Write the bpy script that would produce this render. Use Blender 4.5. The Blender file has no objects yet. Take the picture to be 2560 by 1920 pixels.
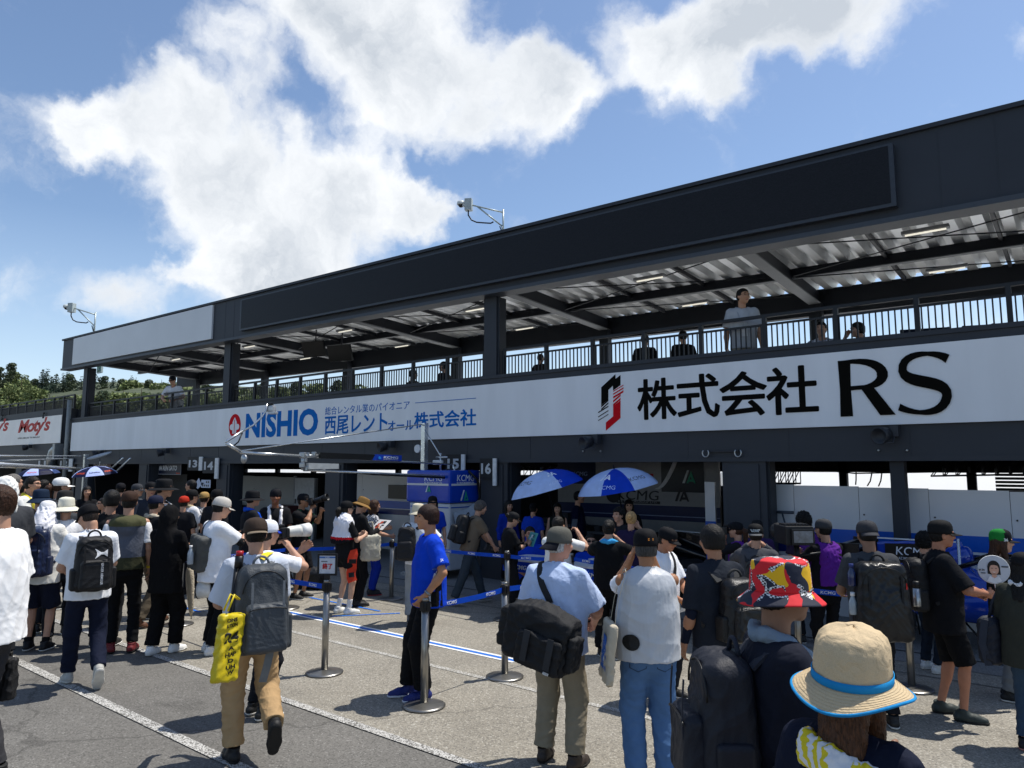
import bpy, bmesh, math, random, time
import numpy as np
from mathutils import Vector, Matrix
from mathutils.bvhtree import BVHTree

# ------------------------------------------------------------------ camera, sky, sun, exposure
SC = bpy.context.scene
COL = SC.collection
CAM_H = 2.1
YAW, PITCH = math.radians(38.7), math.atan(205 / 1800.0)
FW = np.array([-math.sin(YAW) * math.cos(PITCH), math.cos(YAW) * math.cos(PITCH), math.sin(PITCH)])
RT = np.array([math.cos(YAW), math.sin(YAW), 0.0])
UP = np.cross(RT, FW)
cam = bpy.data.cameras.new('camera')
cam.lens = 36 * 1800 / 2560.0
cam.sensor_width = 36
cam.clip_start = 0.05
cam.clip_end = 3000
camo = bpy.data.objects.new('camera', cam)
COL.objects.link(camo)
camo.matrix_world = Matrix(((RT[0], UP[0], -FW[0], 0), (RT[1], UP[1], -FW[1], 0), (RT[2], UP[2], -FW[2], CAM_H), (0, 0, 0, 1)))
SC.camera = camo

SUN_TO = Vector((0.197, 0.39, 1.0)).normalized()          # towards the sun (behind the building)
SUN_EL = math.asin(SUN_TO.z)
SUN_AZ = math.atan2(SUN_TO.x, SUN_TO.y)
SKY_STRENGTH, SUN_STRENGTH, EXPOSURE = 0.12, 4.0, 0.34
sun = bpy.data.lights.new('sun', 'SUN')
sun.energy = SUN_STRENGTH
sun.angle = math.radians(0.5)
sun.color = (1.0, 0.955, 0.88)
suno = bpy.data.objects.new('sun', sun)
COL.objects.link(suno)
suno.rotation_euler = SUN_TO.to_track_quat('Z', 'Y').to_euler()
SC.view_settings.view_transform = 'Standard'
SC.view_settings.look = 'None'
SC.view_settings.gamma = 1
SC.view_settings.use_curve_mapping = False
SC.view_settings.exposure = EXPOSURE
SC.cycles.max_bounces = 6
SC.cycles.diffuse_bounces = 3
SC.cycles.use_denoising = True

def ray(x, y):
 """direction through a point of the photograph (2560 x 1920)"""
 return FW + RT * (x - 1280) / 1800.0 - UP * (y - 960) / 1800.0

CAMP = np.array([0, 0, CAM_H])

def PY(x, y, Y):                                            # ... met with the vertical plane at depth Y
 d = ray(x, y)
 return CAMP + d * (Y / d[1])

def PZ(x, y, z=0.0):                                        # ... met with the level at height z
 d = ray(x, y)
 return CAMP + d * ((z - CAM_H) / d[2])

def PD(x, y, depth):                                        # ... at a distance along the view
 return CAMP + ray(x, y) * depth

world = bpy.data.worlds.new('World')
SC.world = world
world.use_nodes = True

def build_sky():
 nt = world.node_tree
 N, L = nt.nodes, nt.links
 N.clear()
 out = N.new('ShaderNodeOutputWorld')
 bg = N.new('ShaderNodeBackground')
 bg.inputs['Strength'].default_value = SKY_STRENGTH
 sky = N.new('ShaderNodeTexSky')
 sky.sky_type = 'NISHITA'
 sky.sun_disc = False
 sky.sun_elevation = SUN_EL
 sky.sun_rotation = SUN_AZ
 sky.altitude = 100
 sky.air_density = 1.0
 sky.dust_density = 0.6
 sky.ozone_density = 2.5
 tc = N.new('ShaderNodeTexCoord')
 nrm = N.new('ShaderNodeVectorMath')
 nrm.operation = 'NORMALIZE'
 L.new(tc.outputs['Generated'], nrm.inputs[0])
 # warp the direction with two octaves of noise so cloud edges billow
 def noise(vec, scale, detail, rough):
  n = N.new('ShaderNodeTexNoise')
  n.inputs['Scale'].default_value = scale
  n.inputs['Detail'].default_value = detail
  n.inputs['Roughness'].default_value = rough
  L.new(vec, n.inputs['Vector'])
  return n
 n1 = noise(nrm.outputs[0], 5.5, 7, 0.58)
 sub = N.new('ShaderNodeVectorMath'); sub.operation = 'SUBTRACT'
 L.new(n1.outputs['Color'], sub.inputs[0]); sub.inputs[1].default_value = (0.5, 0.5, 0.5)
 scl = N.new('ShaderNodeVectorMath'); scl.operation = 'SCALE'
 L.new(sub.outputs[0], scl.inputs[0]); scl.inputs['Scale'].default_value = 0.19
 wv = N.new('ShaderNodeVectorMath'); wv.operation = 'ADD'
 L.new(nrm.outputs[0], wv.inputs[0]); L.new(scl.outputs[0], wv.inputs[1])
 acc = None
 for (px, py, r, w) in CLOUDS:
  d = ray(px, py); ln = float(np.linalg.norm(d)); d = d / ln
  dist = N.new('ShaderNodeVectorMath'); dist.operation = 'DISTANCE'
  L.new(wv.outputs[0], dist.inputs[0]); dist.inputs[1].default_value = tuple(d)
  mr = N.new('ShaderNodeMapRange')
  mr.inputs['From Min'].default_value = r / 1800.0 / ln
  mr.inputs['From Max'].default_value = 0.0
  mr.inputs['To Min'].default_value = 0.0
  mr.inputs['To Max'].default_value = w
  L.new(dist.outputs['Value'], mr.inputs['Value'])
  if acc is None:
   acc = mr.outputs[0]
  else:
   a = N.new('ShaderNodeMath'); a.operation = 'ADD'
   L.new(acc, a.inputs[0]); L.new(mr.outputs[0], a.inputs[1])
   acc = a.outputs[0]
 # finer break-up of the density
 n2 = noise(wv.outputs[0], 9.0, 8, 0.6)
 m2 = N.new('ShaderNodeMapRange')
 L.new(n2.outputs['Fac'], m2.inputs['Value'])
 m2.inputs['From Min'].default_value = 0.3; m2.inputs['From Max'].default_value = 0.7
 m2.inputs['To Min'].default_value = -0.24; m2.inputs['To Max'].default_value = 0.24
 ad = N.new('ShaderNodeMath'); ad.operation = 'ADD'
 L.new(acc, ad.inputs[0]); L.new(m2.outputs[0], ad.inputs[1])
 mask = N.new('ShaderNodeMapRange'); mask.interpolation_type = 'SMOOTHSTEP'
 mask.inputs['From Min'].default_value = 0.05; mask.inputs['From Max'].default_value = 0.70
 L.new(ad.outputs[0], mask.inputs['Value'])
 mk = N.new('ShaderNodeMath'); mk.operation = 'MULTIPLY'
 L.new(mask.outputs[0], mk.inputs[0]); mk.inputs[1].default_value = 0.97
 # thick cloud is greyer inside
 n3 = noise(wv.outputs[0], 4.2, 9, 0.62)
 n3m = N.new('ShaderNodeMapRange'); L.new(n3.outputs['Fac'], n3m.inputs['Value'])
 n3m.inputs['From Min'].default_value = .36; n3m.inputs['From Max'].default_value = .66
 th = N.new('ShaderNodeMath'); th.operation = 'MULTIPLY'
 L.new(ad.outputs[0], th.inputs[0]); L.new(n3m.outputs[0], th.inputs[1])
 ramp = N.new('ShaderNodeValToRGB')
 ramp.color_ramp.elements[0].position = 0.10
 ramp.color_ramp.elements[0].color = (6.8, 6.95, 7.1, 1)
 ramp.color_ramp.elements[1].position = 1.0
 ramp.color_ramp.elements[1].color = (4.0, 4.35, 4.8, 1)
 L.new(th.outputs[0], ramp.inputs['Fac'])
 # a thin general veil, whiter towards the horizon
 sep = N.new('ShaderNodeSeparateXYZ'); L.new(nrm.outputs[0], sep.inputs[0])
 veil = N.new('ShaderNodeMapRange')
 L.new(sep.outputs['Z'], veil.inputs['Value'])
 veil.inputs['From Min'].default_value = 0.0; veil.inputs['From Max'].default_value = 0.30
 veil.inputs['To Min'].default_value = 0.35; veil.inputs['To Max'].default_value = 0.0
 mixv = N.new('ShaderNodeMixRGB'); mixv.inputs['Color2'].default_value = (6.5, 7.6, 8.8, 1)
 L.new(veil.outputs[0], mixv.inputs['Fac']); L.new(sky.outputs[0], mixv.inputs['Color1'])
 mix = N.new('ShaderNodeMixRGB')
 L.new(mk.outputs[0], mix.inputs['Fac'])
 L.new(mixv.outputs[0], mix.inputs['Color1']); L.new(ramp.outputs['Color'], mix.inputs['Color2'])
 L.new(mix.outputs[0], bg.inputs['Color'])
 L.new(bg.outputs[0], out.inputs['Surface'])
 world.cycles.sampling_method = 'MANUAL'
 world.cycles.sample_map_resolution = 512

CLOUDS = [  # where each billow of cloud stands in the sky (photo position of its middle, radius, density)
 (110, 310, 120, .8), (200, 320, 130, .8), (1090, 500, 110, .7), (300, 330, 170, .7), (450, 350, 190, .8), (440, 260, 90, .5), (600, 430, 200, .7), (700, 520, 190, .7),
 (830, 440, 150, .7), (930, 490, 140, .8), (1050, 510, 110, .8), (520, 500, 160, .5), (560, 600, 140, .6), (640, 680, 150, .8),
 (490, 670, 100, .75), (560, 730, 150, .9), (680, 720, 150, .8), (440, 690, 70, .5), (760, 640, 150, .7), (850, 560, 150, .6), (540, 160, 120, .55), (660, 210, 120, .55), (640, 60, 100, .25),
 (340, 740, 120, .6), (240, 715, 100, .42), (60, 695, 120, .28), (-60, 690, 110, .25), (30, 430, 90, .15), (1000, 330, 110, .3),
 (800, 60, 170, .8), (950, 120, 210, .8), (1120, 180, 220, .8), (1080, 40, 170, .7), (1280, 240, 180, .8), (1400, 270, 120, .7),
 (980, 280, 150, .6), (1150, 330, 110, .5), (1330, 150, 110, .6), (900, -90, 260, .8), (1480, 200, 130, .5),
 (1590, 80, 150, .7), (1720, 90, 180, .8), (1870, 50, 190, .8), (2030, 10, 180, .8), (1680, 200, 110, .5), (2130, 90, 100, .5),
 (1900, -120, 260, .8), (1780, 180, 110, .35), (2540, 110, 60, .3), (2250, -60, 150, .5), (1660, 450, 60, .2),
 (3000, 300, 500, .6), (3500, 700, 400, .5), (-500, 300, 500, .5), (1280, -900, 600, .5), (-900, 900, 400, .5),
]
build_sky()

# ------------------------------------------------------------------ small helpers

def C(h, k=1.0):
 h = h.lstrip('#')
 v = [int(h[i:i + 2], 16) / 255 for i in (0, 2, 4)]
 return tuple(k * (c / 12.92 if c <= .04045 else ((c + .055) / 1.055) ** 2.4) for c in v)

_mats = {}

def mat(color, rough=.65, metal=0.0, var=.12, scale=14.0, bump=0.0, bscale=160.0, spec=.4, emit=0.0, name=None, sheen=0.0, detail=4, coat=0.0):
 if isinstance(color, str):
  color = C(color)
 key = (tuple(round(c, 4) for c in color), rough, metal, var, scale, bump, bscale, spec, emit, sheen, detail, coat)
 if key in _mats:
  return _mats[key]
 m = bpy.data.materials.new(name or 'surface')
 m.use_nodes = True
 nt = m.node_tree
 N, L = nt.nodes, nt.links
 b = N['Principled BSDF']
 b.inputs['Roughness'].default_value = rough
 b.inputs['Metallic'].default_value = metal
 b.inputs['Specular IOR Level'].default_value = spec
 if sheen:
  b.inputs['Sheen Weight'].default_value = sheen
 if coat:
  b.inputs['Coat Weight'].default_value = coat
 tc = N.new('ShaderNodeTexCoord')
 n = N.new('ShaderNodeTexNoise')
 n.inputs['Scale'].default_value = scale
 n.inputs['Detail'].default_value = detail
 L.new(tc.outputs['Object'], n.inputs['Vector'])
 mr = N.new('ShaderNodeMapRange')
 mr.inputs['From Min'].default_value = .3
 mr.inputs['From Max'].default_value = .7
 mr.inputs['To Min'].default_value = 1 - var
 mr.inputs['To Max'].default_value = 1 + var
 L.new(n.outputs['Fac'], mr.inputs['Value'])
 mu = N.new('ShaderNodeVectorMath')
 mu.operation = 'SCALE'
 mu.inputs[0].default_value = color
 L.new(mr.outputs[0], mu.inputs['Scale'])
 L.new(mu.outputs[0], b.inputs['Base Color'])
 if bump:
  nb = N.new('ShaderNodeTexNoise')
  nb.inputs['Scale'].default_value = bscale
  nb.inputs['Detail'].default_value = 3
  L.new(tc.outputs['Object'], nb.inputs['Vector'])
  bp = N.new('ShaderNodeBump')
  bp.inputs['Strength'].default_value = bump
  bp.inputs['Distance'].default_value = .01
  L.new(nb.outputs['Fac'], bp.inputs['Height'])
  L.new(bp.outputs[0], b.inputs['Normal'])
 if emit:
  b.inputs['Emission Color'].default_value = (*color, 1)
  b.inputs['Emission Strength'].default_value = emit
 _mats[key] = m
 return m

def cloth(c, rough=.85, var=.08, bump=.24, bscale=11.0, sheen=0.0, spec=.15, **k):
 """woven cloth: creases, a fine weave and slight fading"""
 if isinstance(c, str):
  c = C(c)
 key = ('cloth', tuple(round(q, 4) for q in c), rough, var, bump, bscale)
 if key in _mats:
  return _mats[key]
 m = bpy.data.materials.new('cloth')
 m.use_nodes = True
 N, L = m.node_tree.nodes, m.node_tree.links
 b = N['Principled BSDF']
 b.inputs['Roughness'].default_value = rough
 b.inputs['Specular IOR Level'].default_value = spec
 tc = N.new('ShaderNodeTexCoord')

 def noise(scale, det, dist=0.0):
  n = N.new('ShaderNodeTexNoise')
  n.inputs['Scale'].default_value = scale; n.inputs['Detail'].default_value = det; n.inputs['Distortion'].default_value = dist
  L.new(tc.outputs['Object'], n.inputs['Vector'])
  return n.outputs['Fac']

 def math_(op, a, v=None, w=None):
  n = N.new('ShaderNodeMath'); n.operation = op
  L.new(a, n.inputs[0])
  for i, q in ((1, v), (2, w)):
   if q is None:
    continue
   if isinstance(q, (int, float)):
    n.inputs[i].default_value = q
   else:
    L.new(q, n.inputs[i])
  return n.outputs[0]
 crease = math_('ABSOLUTE', math_('SUBTRACT', noise(bscale, 2, 1.3), .5))
 soft = noise(bscale * .45, 3, .6)
 weave = noise(520, 1)
 h = math_('MULTIPLY_ADD', crease, 1.6, math_('MULTIPLY_ADD', soft, .9, math_('MULTIPLY', weave, .05)))
 bp = N.new('ShaderNodeBump'); bp.inputs['Strength'].default_value = bump; bp.inputs['Distance'].default_value = .02
 L.new(h, bp.inputs['Height']); L.new(bp.outputs[0], b.inputs['Normal'])
 mr = N.new('ShaderNodeMapRange'); mr.inputs['From Min'].default_value = .3; mr.inputs['From Max'].default_value = .7
 mr.inputs['To Min'].default_value = 1 - var; mr.inputs['To Max'].default_value = 1 + var
 L.new(noise(9, 5), mr.inputs['Value'])
 sc = N.new('ShaderNodeVectorMath'); sc.operation = 'SCALE'; sc.inputs[0].default_value = c
 L.new(mr.outputs[0], sc.inputs['Scale']); L.new(sc.outputs[0], b.inputs['Base Color'])
 _mats[key] = m
 return m

def skin(c='#c89a80'):
 return mat(c, .55, var=.07, scale=25, spec=.35, name='skin')

def tag(o, label, cat, group=None, kind=None):
 if label:
  o['label'] = label
 if cat:
  o['category'] = cat
 if group:
  o['group'] = group
 if kind:
  o['kind'] = kind
 return o

def thing(name, label, cat, loc=(0, 0, 0), rotz=0.0, group=None):
 o = bpy.data.objects.new(name, None)
 COL.objects.link(o)
 o.empty_display_size = .1
 o.location = loc
 o.rotation_euler = (0, 0, rotz)
 return tag(o, label, cat, group)

def mesh_from(V, F, smooth=False):
 """V (n,3), F list of index tuples or (m,k) array"""
 me = bpy.data.meshes.new('mesh')
 V = np.asarray(V, dtype=np.float32)
 if isinstance(F, np.ndarray) and len(F):
  n, k = F.shape
  me.vertices.add(len(V))
  me.vertices.foreach_set('co', V.ravel())
  me.loops.add(n * k)
  me.loops.foreach_set('vertex_index', F.astype(np.int32).ravel())
  me.polygons.add(n)
  me.polygons.foreach_set('loop_start', np.arange(0, n * k, k, dtype=np.int32))
  me.update(calc_edges=True)
 else:
  me.from_pydata([tuple(v) for v in V.tolist()], [], [tuple(f) for f in F])
  me.update()
 if smooth:
  me.polygons.foreach_set('use_smooth', np.ones(len(me.polygons), dtype=bool))
 return me

def put(name, me, mats, parent=None, mi=None, loc=None):
 o = bpy.data.objects.new(name, me)
 COL.objects.link(o)
 if not isinstance(mats, (list, tuple)):
  mats = [mats]
 for m in mats:
  me.materials.append(m)
 if mi is not None:
  me.polygons.foreach_set('material_index', np.asarray(mi, dtype=np.int32))
 if parent is not None:
  o.parent = parent
 if loc is not None:
  o.location = loc
 return o

class MB:
 """collects shapes; build() links them as ONE mesh object"""

 def __init__(s):
  s.v, s.f, s.m, s.sm, s.cur, s.M = [], [], [], [], 0, None

 def add(s, V, F, smooth=False):
  b = len(s.v)
  if s.M is not None:
   V = [tuple(s.M @ Vector(v)) for v in V]
  s.v.extend([tuple(map(float, v)) for v in V])
  for f in F:
   s.f.append(tuple(b + i for i in f))
   s.m.append(s.cur)
   s.sm.append(smooth)
  return s

 def box(s, lo, hi, bev=0.0):
  x0, y0, z0 = lo
  x1, y1, z1 = hi
  if bev <= 0:
   V = [(x0, y0, z0), (x1, y0, z0), (x1, y1, z0), (x0, y1, z0), (x0, y0, z1), (x1, y0, z1), (x1, y1, z1), (x0, y1, z1)]
   return s.add(V, [(0, 3, 2, 1), (4, 5, 6, 7), (0, 1, 5, 4), (1, 2, 6, 5), (2, 3, 7, 6), (3, 0, 4, 7)])
  bm = bmesh.new()
  bmesh.ops.create_cube(bm, size=1)
  for v in bm.verts:
   v.co = Vector(((x0 + x1) / 2 + v.co.x * (x1 - x0), (y0 + y1) / 2 + v.co.y * (y1 - y0), (z0 + z1) / 2 + v.co.z * (z1 - z0)))
  bmesh.ops.bevel(bm, geom=bm.edges[:], offset=bev, segments=2, affect='EDGES', profile=.6)
  bm.verts.index_update()
  s.add([v.co[:] for v in bm.verts], [[v.index for v in f.verts] for f in bm.faces])
  bm.free()
  return s

 def cbox(s, c, size, rot=None, bev=0.0):
  old = s.M
  M = Matrix.Translation(Vector(c))
  if rot is not None:
   M = M @ (rot.to_4x4() if hasattr(rot, 'to_4x4') else Matrix.Rotation(rot, 4, 'Z'))
  s.M = M if old is None else old @ M
  h = [q / 2 for q in size]
  s.box((-h[0], -h[1], -h[2]), (h[0], h[1], h[2]), bev)
  s.M = old
  return s

 def beam(s, a, b, w, h=None, up=(0, 0, 1)):
  """rectangular bar from a to b"""
  a, b = Vector(a), Vector(b)
  d = (b - a).normalized()
  u = Vector(up)
  x = d.cross(u)
  if x.length < 1e-5:
   x = d.cross(Vector((1, 0, 0)))
  x.normalize()
  y = x.cross(d).normalized()
  h = h or w
  V = []
  for p in (a, b):
   for i, j in ((-1, -1), (1, -1), (1, 1), (-1, 1)):
    V.append(p + x * (i * w / 2) + y * (j * h / 2))
  return s.add(V, [(3, 2, 1, 0), (4, 5, 6, 7), (0, 1, 5, 4), (1, 2, 6, 5), (2, 3, 7, 6), (3, 0, 4, 7)])

 def tube(s, pts, r, seg=8, cap=True):
  pts = [Vector(p) for p in pts]
  n = len(pts)
  rs = r if isinstance(r, (list, tuple)) else [r] * n
  V, F = [], []
  ref = None
  for i, p in enumerate(pts):
   t = (pts[min(i + 1, n - 1)] - pts[max(i - 1, 0)]).normalized()
   if ref is None:
    ref = t.cross(Vector((0, 0, 1)))
    if ref.length < 1e-3:
     ref = t.cross(Vector((1, 0, 0)))
    ref.normalize()
   ref = (ref - t * ref.dot(t)).normalized()
   w = t.cross(ref)
   for k in range(seg):
    a = 2 * math.pi * k / seg
    V.append(p + (ref * math.cos(a) + w * math.sin(a)) * rs[i])
  for i in range(n - 1):
   for k in range(seg):
    k2 = (k + 1) % seg
    F.append((i * seg + k, i * seg + k2, (i + 1) * seg + k2, (i + 1) * seg + k))
  if cap:
   F.append(tuple(range(seg))[::-1])
   F.append(tuple((n - 1) * seg + k for k in range(seg)))
  return s.add(V, F, True)

 def lathe(s, prof, c=(0, 0, 0), seg=24, sx=1.0, sy=1.0, rot=None, wob=None, cap=True):
  """profile of (radius, z), closed top and bottom"""
  V, F = [], []
  R = rot or Matrix.Identity(3)
  cv = Vector(c)
  n = len(prof)
  for i, (r, z) in enumerate(prof):
   for k in range(seg):
    a = 2 * math.pi * k / seg
    dr, dz = wob(i, a) if wob else (0, 0)
    V.append(cv + R @ Vector(((r + dr) * math.cos(a) * sx, (r + dr) * math.sin(a) * sy, z + dz)))
  for i in range(n - 1):
   for k in range(seg):
    k2 = (k + 1) % seg
    F.append((i * seg + k, i * seg + k2, (i + 1) * seg + k2, (i + 1) * seg + k))
  s.add(V, F, True)
  if cap:
   b = len(s.v) - len(V)
   for q, rev in ((0, True), (n - 1, False)):
    idx = [b + q * seg + k for k in range(seg)]
    s.f.append(tuple(idx[::-1] if rev else idx)); s.m.append(s.cur); s.sm.append(False)
  return s

 def strip(s, pts, wdir, w, t, smooth=True):
  """flat band of width w and thickness t along pts; wdir: one vector or one per point"""
  pts = [Vector(p) for p in pts]
  n = len(pts)
  V, F = [], []
  for i, p in enumerate(pts):
   tg = (pts[min(i + 1, n - 1)] - pts[max(i - 1, 0)]).normalized()
   wd = Vector(wdir[i]) if isinstance(wdir, list) else Vector(wdir)
   wd = (wd - tg * wd.dot(tg)).normalized()
   nn = tg.cross(wd)
   ww = w[i] if isinstance(w, list) else w
   for a, b in ((-1, -1), (1, -1), (1, 1), (-1, 1)):
    V.append(p + wd * (a * ww / 2) + nn * (b * t / 2))
  for i in range(n - 1):
   for k in range(4):
    k2 = (k + 1) % 4
    F.append((i * 4 + k, i * 4 + k2, (i + 1) * 4 + k2, (i + 1) * 4 + k))
  F.append((3, 2, 1, 0))
  F.append(tuple((n - 1) * 4 + k for k in range(4)))
  return s.add(V, F, False)

 def prism(s, poly, o, ux, uy, depth):
  """polygon given in the (ux, uy) plane at o, thickened by depth along ux x uy"""
  o, ux, uy = Vector(o), Vector(ux), Vector(uy)
  nrm = ux.cross(uy).normalized()
  n = len(poly)
  V = [o + ux * a + uy * b for a, b in poly] + [o + ux * a + uy * b + nrm * depth for a, b in poly]
  F = [tuple(range(n))[::-1], tuple(range(n, 2 * n))]
  for i in range(n):
   j = (i + 1) % n
   F.append((i, j, n + j, n + i))
  return s.add(V, F)

 def build(s, name, mats, parent=None):
  me = mesh_from(np.array(s.v), s.f)
  me.polygons.foreach_set('use_smooth', np.array(s.sm, dtype=bool))
  o = put(name, me, mats, parent, s.m)
  return o

_txt = {}

def text_mesh(body, size=1.0, bold=0.0, italic=0.0, spacing=1.0):
 """flat glyph outlines -> (verts 2d, faces); width and height measured"""
 if bold > .015 and any(ord(ch) > 0x2e80 for ch in body):
  bold = 0.0                                          # dense glyphs break up when fattened
 key = (body, bold, italic, spacing)
 if key not in _txt:
  c = bpy.data.curves.new('lettering', 'FONT')
  c.body = body
  c.size = 1
  c.offset = bold
  c.shear = italic
  c.space_character = spacing
  c.resolution_u = 3
  o = bpy.data.objects.new('lettering', c)
  COL.objects.link(o)
  dg = bpy.context.evaluated_depsgraph_get()
  me = bpy.data.meshes.new_from_object(o.evaluated_get(dg))
  V = np.array([v.co[:2] for v in me.vertices])
  F = [tuple(p.vertices) for p in me.polygons]
  bpy.data.objects.remove(o)
  bpy.data.curves.remove(c)
  bpy.data.meshes.remove(me)
  _txt[key] = (V, F)
 V, F = _txt[key]
 return V * size, F

def lettering(body, o, ux, uy, width=None, height=None, m=None, parent=None, bold=0.0, italic=0.0, spacing=1.0, name='lettering', mb=None, thick=0.004):
 """text fitted into width x height, lower-left corner at o, ux/uy unit vectors; slightly raised"""
 if mb is None and bold > .015 and any(ord(ch) > 0x2e80 for ch in body):
  b_ = MB()                                           # heavier strokes: stacked copies, each a little prouder
  k = (height or width) * bold * 1.0
  for i, (dx, dy) in enumerate(((0, 0), (1, 0), (-1, 0), (0, .8), (0, -.8), (.7, .6), (-.7, .6), (.7, -.6), (-.7, -.6))):
   lettering(body, np.array(o) + np.array(ux) * dx * k + np.array(uy) * dy * k, ux, uy, width, height, None, None, 0, italic, spacing, name, b_, thick + .0004 * i)
  return b_.build(name, m, parent)
 V, F = text_mesh(body, 1, bold, italic, spacing)
 lo, hi = V.min(0), V.max(0)
 V = V - lo
 e = hi - lo
 if width is None:
  k = (height / e[1],) * 2
 elif height is None:
  k = (width / e[0],) * 2
 else:
  k = (width / e[0], height / e[1])
 ux, uy = np.array(ux, float), np.array(uy, float)
 nn = np.cross(ux, uy)
 P = np.array(o) + np.outer(V[:, 0] * k[0], ux) + np.outer(V[:, 1] * k[1], uy)
 n = len(P)
 P2 = np.vstack([P + nn * thick, P - nn * 0.002])
 # rim between the raised face and the surface
 ed = {}
 for f in F:
  for i in range(len(f)):
   a, b = f[i], f[(i + 1) % len(f)]
   if (b, a) in ed:
    del ed[(b, a)]
   else:
    ed[(a, b)] = 1
 FF = [tuple(f) for f in F] + [(a, n + a, n + b, b) for a, b in ed]
 if mb is not None:
  mb.add(P2.tolist(), FF)
  return mb
 return put(name, mesh_from(P2, FF), m, parent)

def bvh_of(o):
 me = o.data
 return BVHTree.FromPolygons([v.co[:] for v in me.vertices], [tuple(p.vertices) for p in me.polygons])

def wrap(V2, F, bvh, o, ux, uy, n, off=.004, far=.5):
 """lay flat shapes onto a curved surface: cast each vertex along -n onto it"""
 o, ux, uy, n = Vector(o), Vector(ux).normalized(), Vector(uy).normalized(), Vector(n).normalized()
 P = []
 last = None
 for a, b in V2:
  p = o + ux * a + uy * b
  hit = bvh.ray_cast(p + n * far, -n)
  if hit[0] is None:
   q = (last if last is not None else p)
  else:
   q = hit[0] + n * off
  last = q
  P.append(q)
 return P, F

def decal(body, target, o, ux, uy, n, width, m, parent, bold=0.0, italic=0.0, height=None, bvh=None, off=.004, name='lettering'):
 V, F = text_mesh(body, 1, bold, italic)
 lo, hi = V.min(0), V.max(0)
 k = width / (hi[0] - lo[0])
 ky = k if height is None else height / (hi[1] - lo[1])
 V = (V - (lo + hi) / 2) * np.array([k, ky])
 P, F = wrap(V.tolist(), F, bvh or bvh_of(target), o, ux, uy, n, off)
 return put(name, mesh_from(np.array([p[:] for p in P]), F), m, parent)

def disc(r, n=24, rings=4):
 """a disc as small facets, so that it can be laid on a curved surface"""
 out = []
 for j in range(rings):
  r0, r1 = r * j / rings, r * (j + 1) / rings
  for i in range(n):
   a0, a1 = 2 * math.pi * i / n, 2 * math.pi * (i + 1) / n
   q = [(r0 * math.cos(a0), r0 * math.sin(a0)), (r1 * math.cos(a0), r1 * math.sin(a0)), (r1 * math.cos(a1), r1 * math.sin(a1)), (r0 * math.cos(a1), r0 * math.sin(a1))]
   out.append(q if j else q[1:])
 return out

def shape_decal(polys, target, o, ux, uy, n, m, parent, bvh=None, off=.004, name='emblem', sub=1):
 V, F = [], []
 for poly in polys:
  b = len(V)
  V += list(poly)
  F.append(tuple(range(b, b + len(poly))))
 P, F = wrap(V, F, bvh or bvh_of(target), o, ux, uy, n, off)
 return put(name, mesh_from(np.array([p[:] for p in P]), F), m, parent)
# ------------------------------------------------------------------ smooth solids: distance fields turned into one continuous surface
EDG = [(0, 1), (2, 3), (4, 5), (6, 7), (0, 2), (1, 3), (4, 6), (5, 7), (0, 4), (1, 5), (2, 6), (3, 7)]
OFF = np.array([(i & 1, (i >> 1) & 1, (i >> 2) & 1) for i in range(8)])

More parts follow.
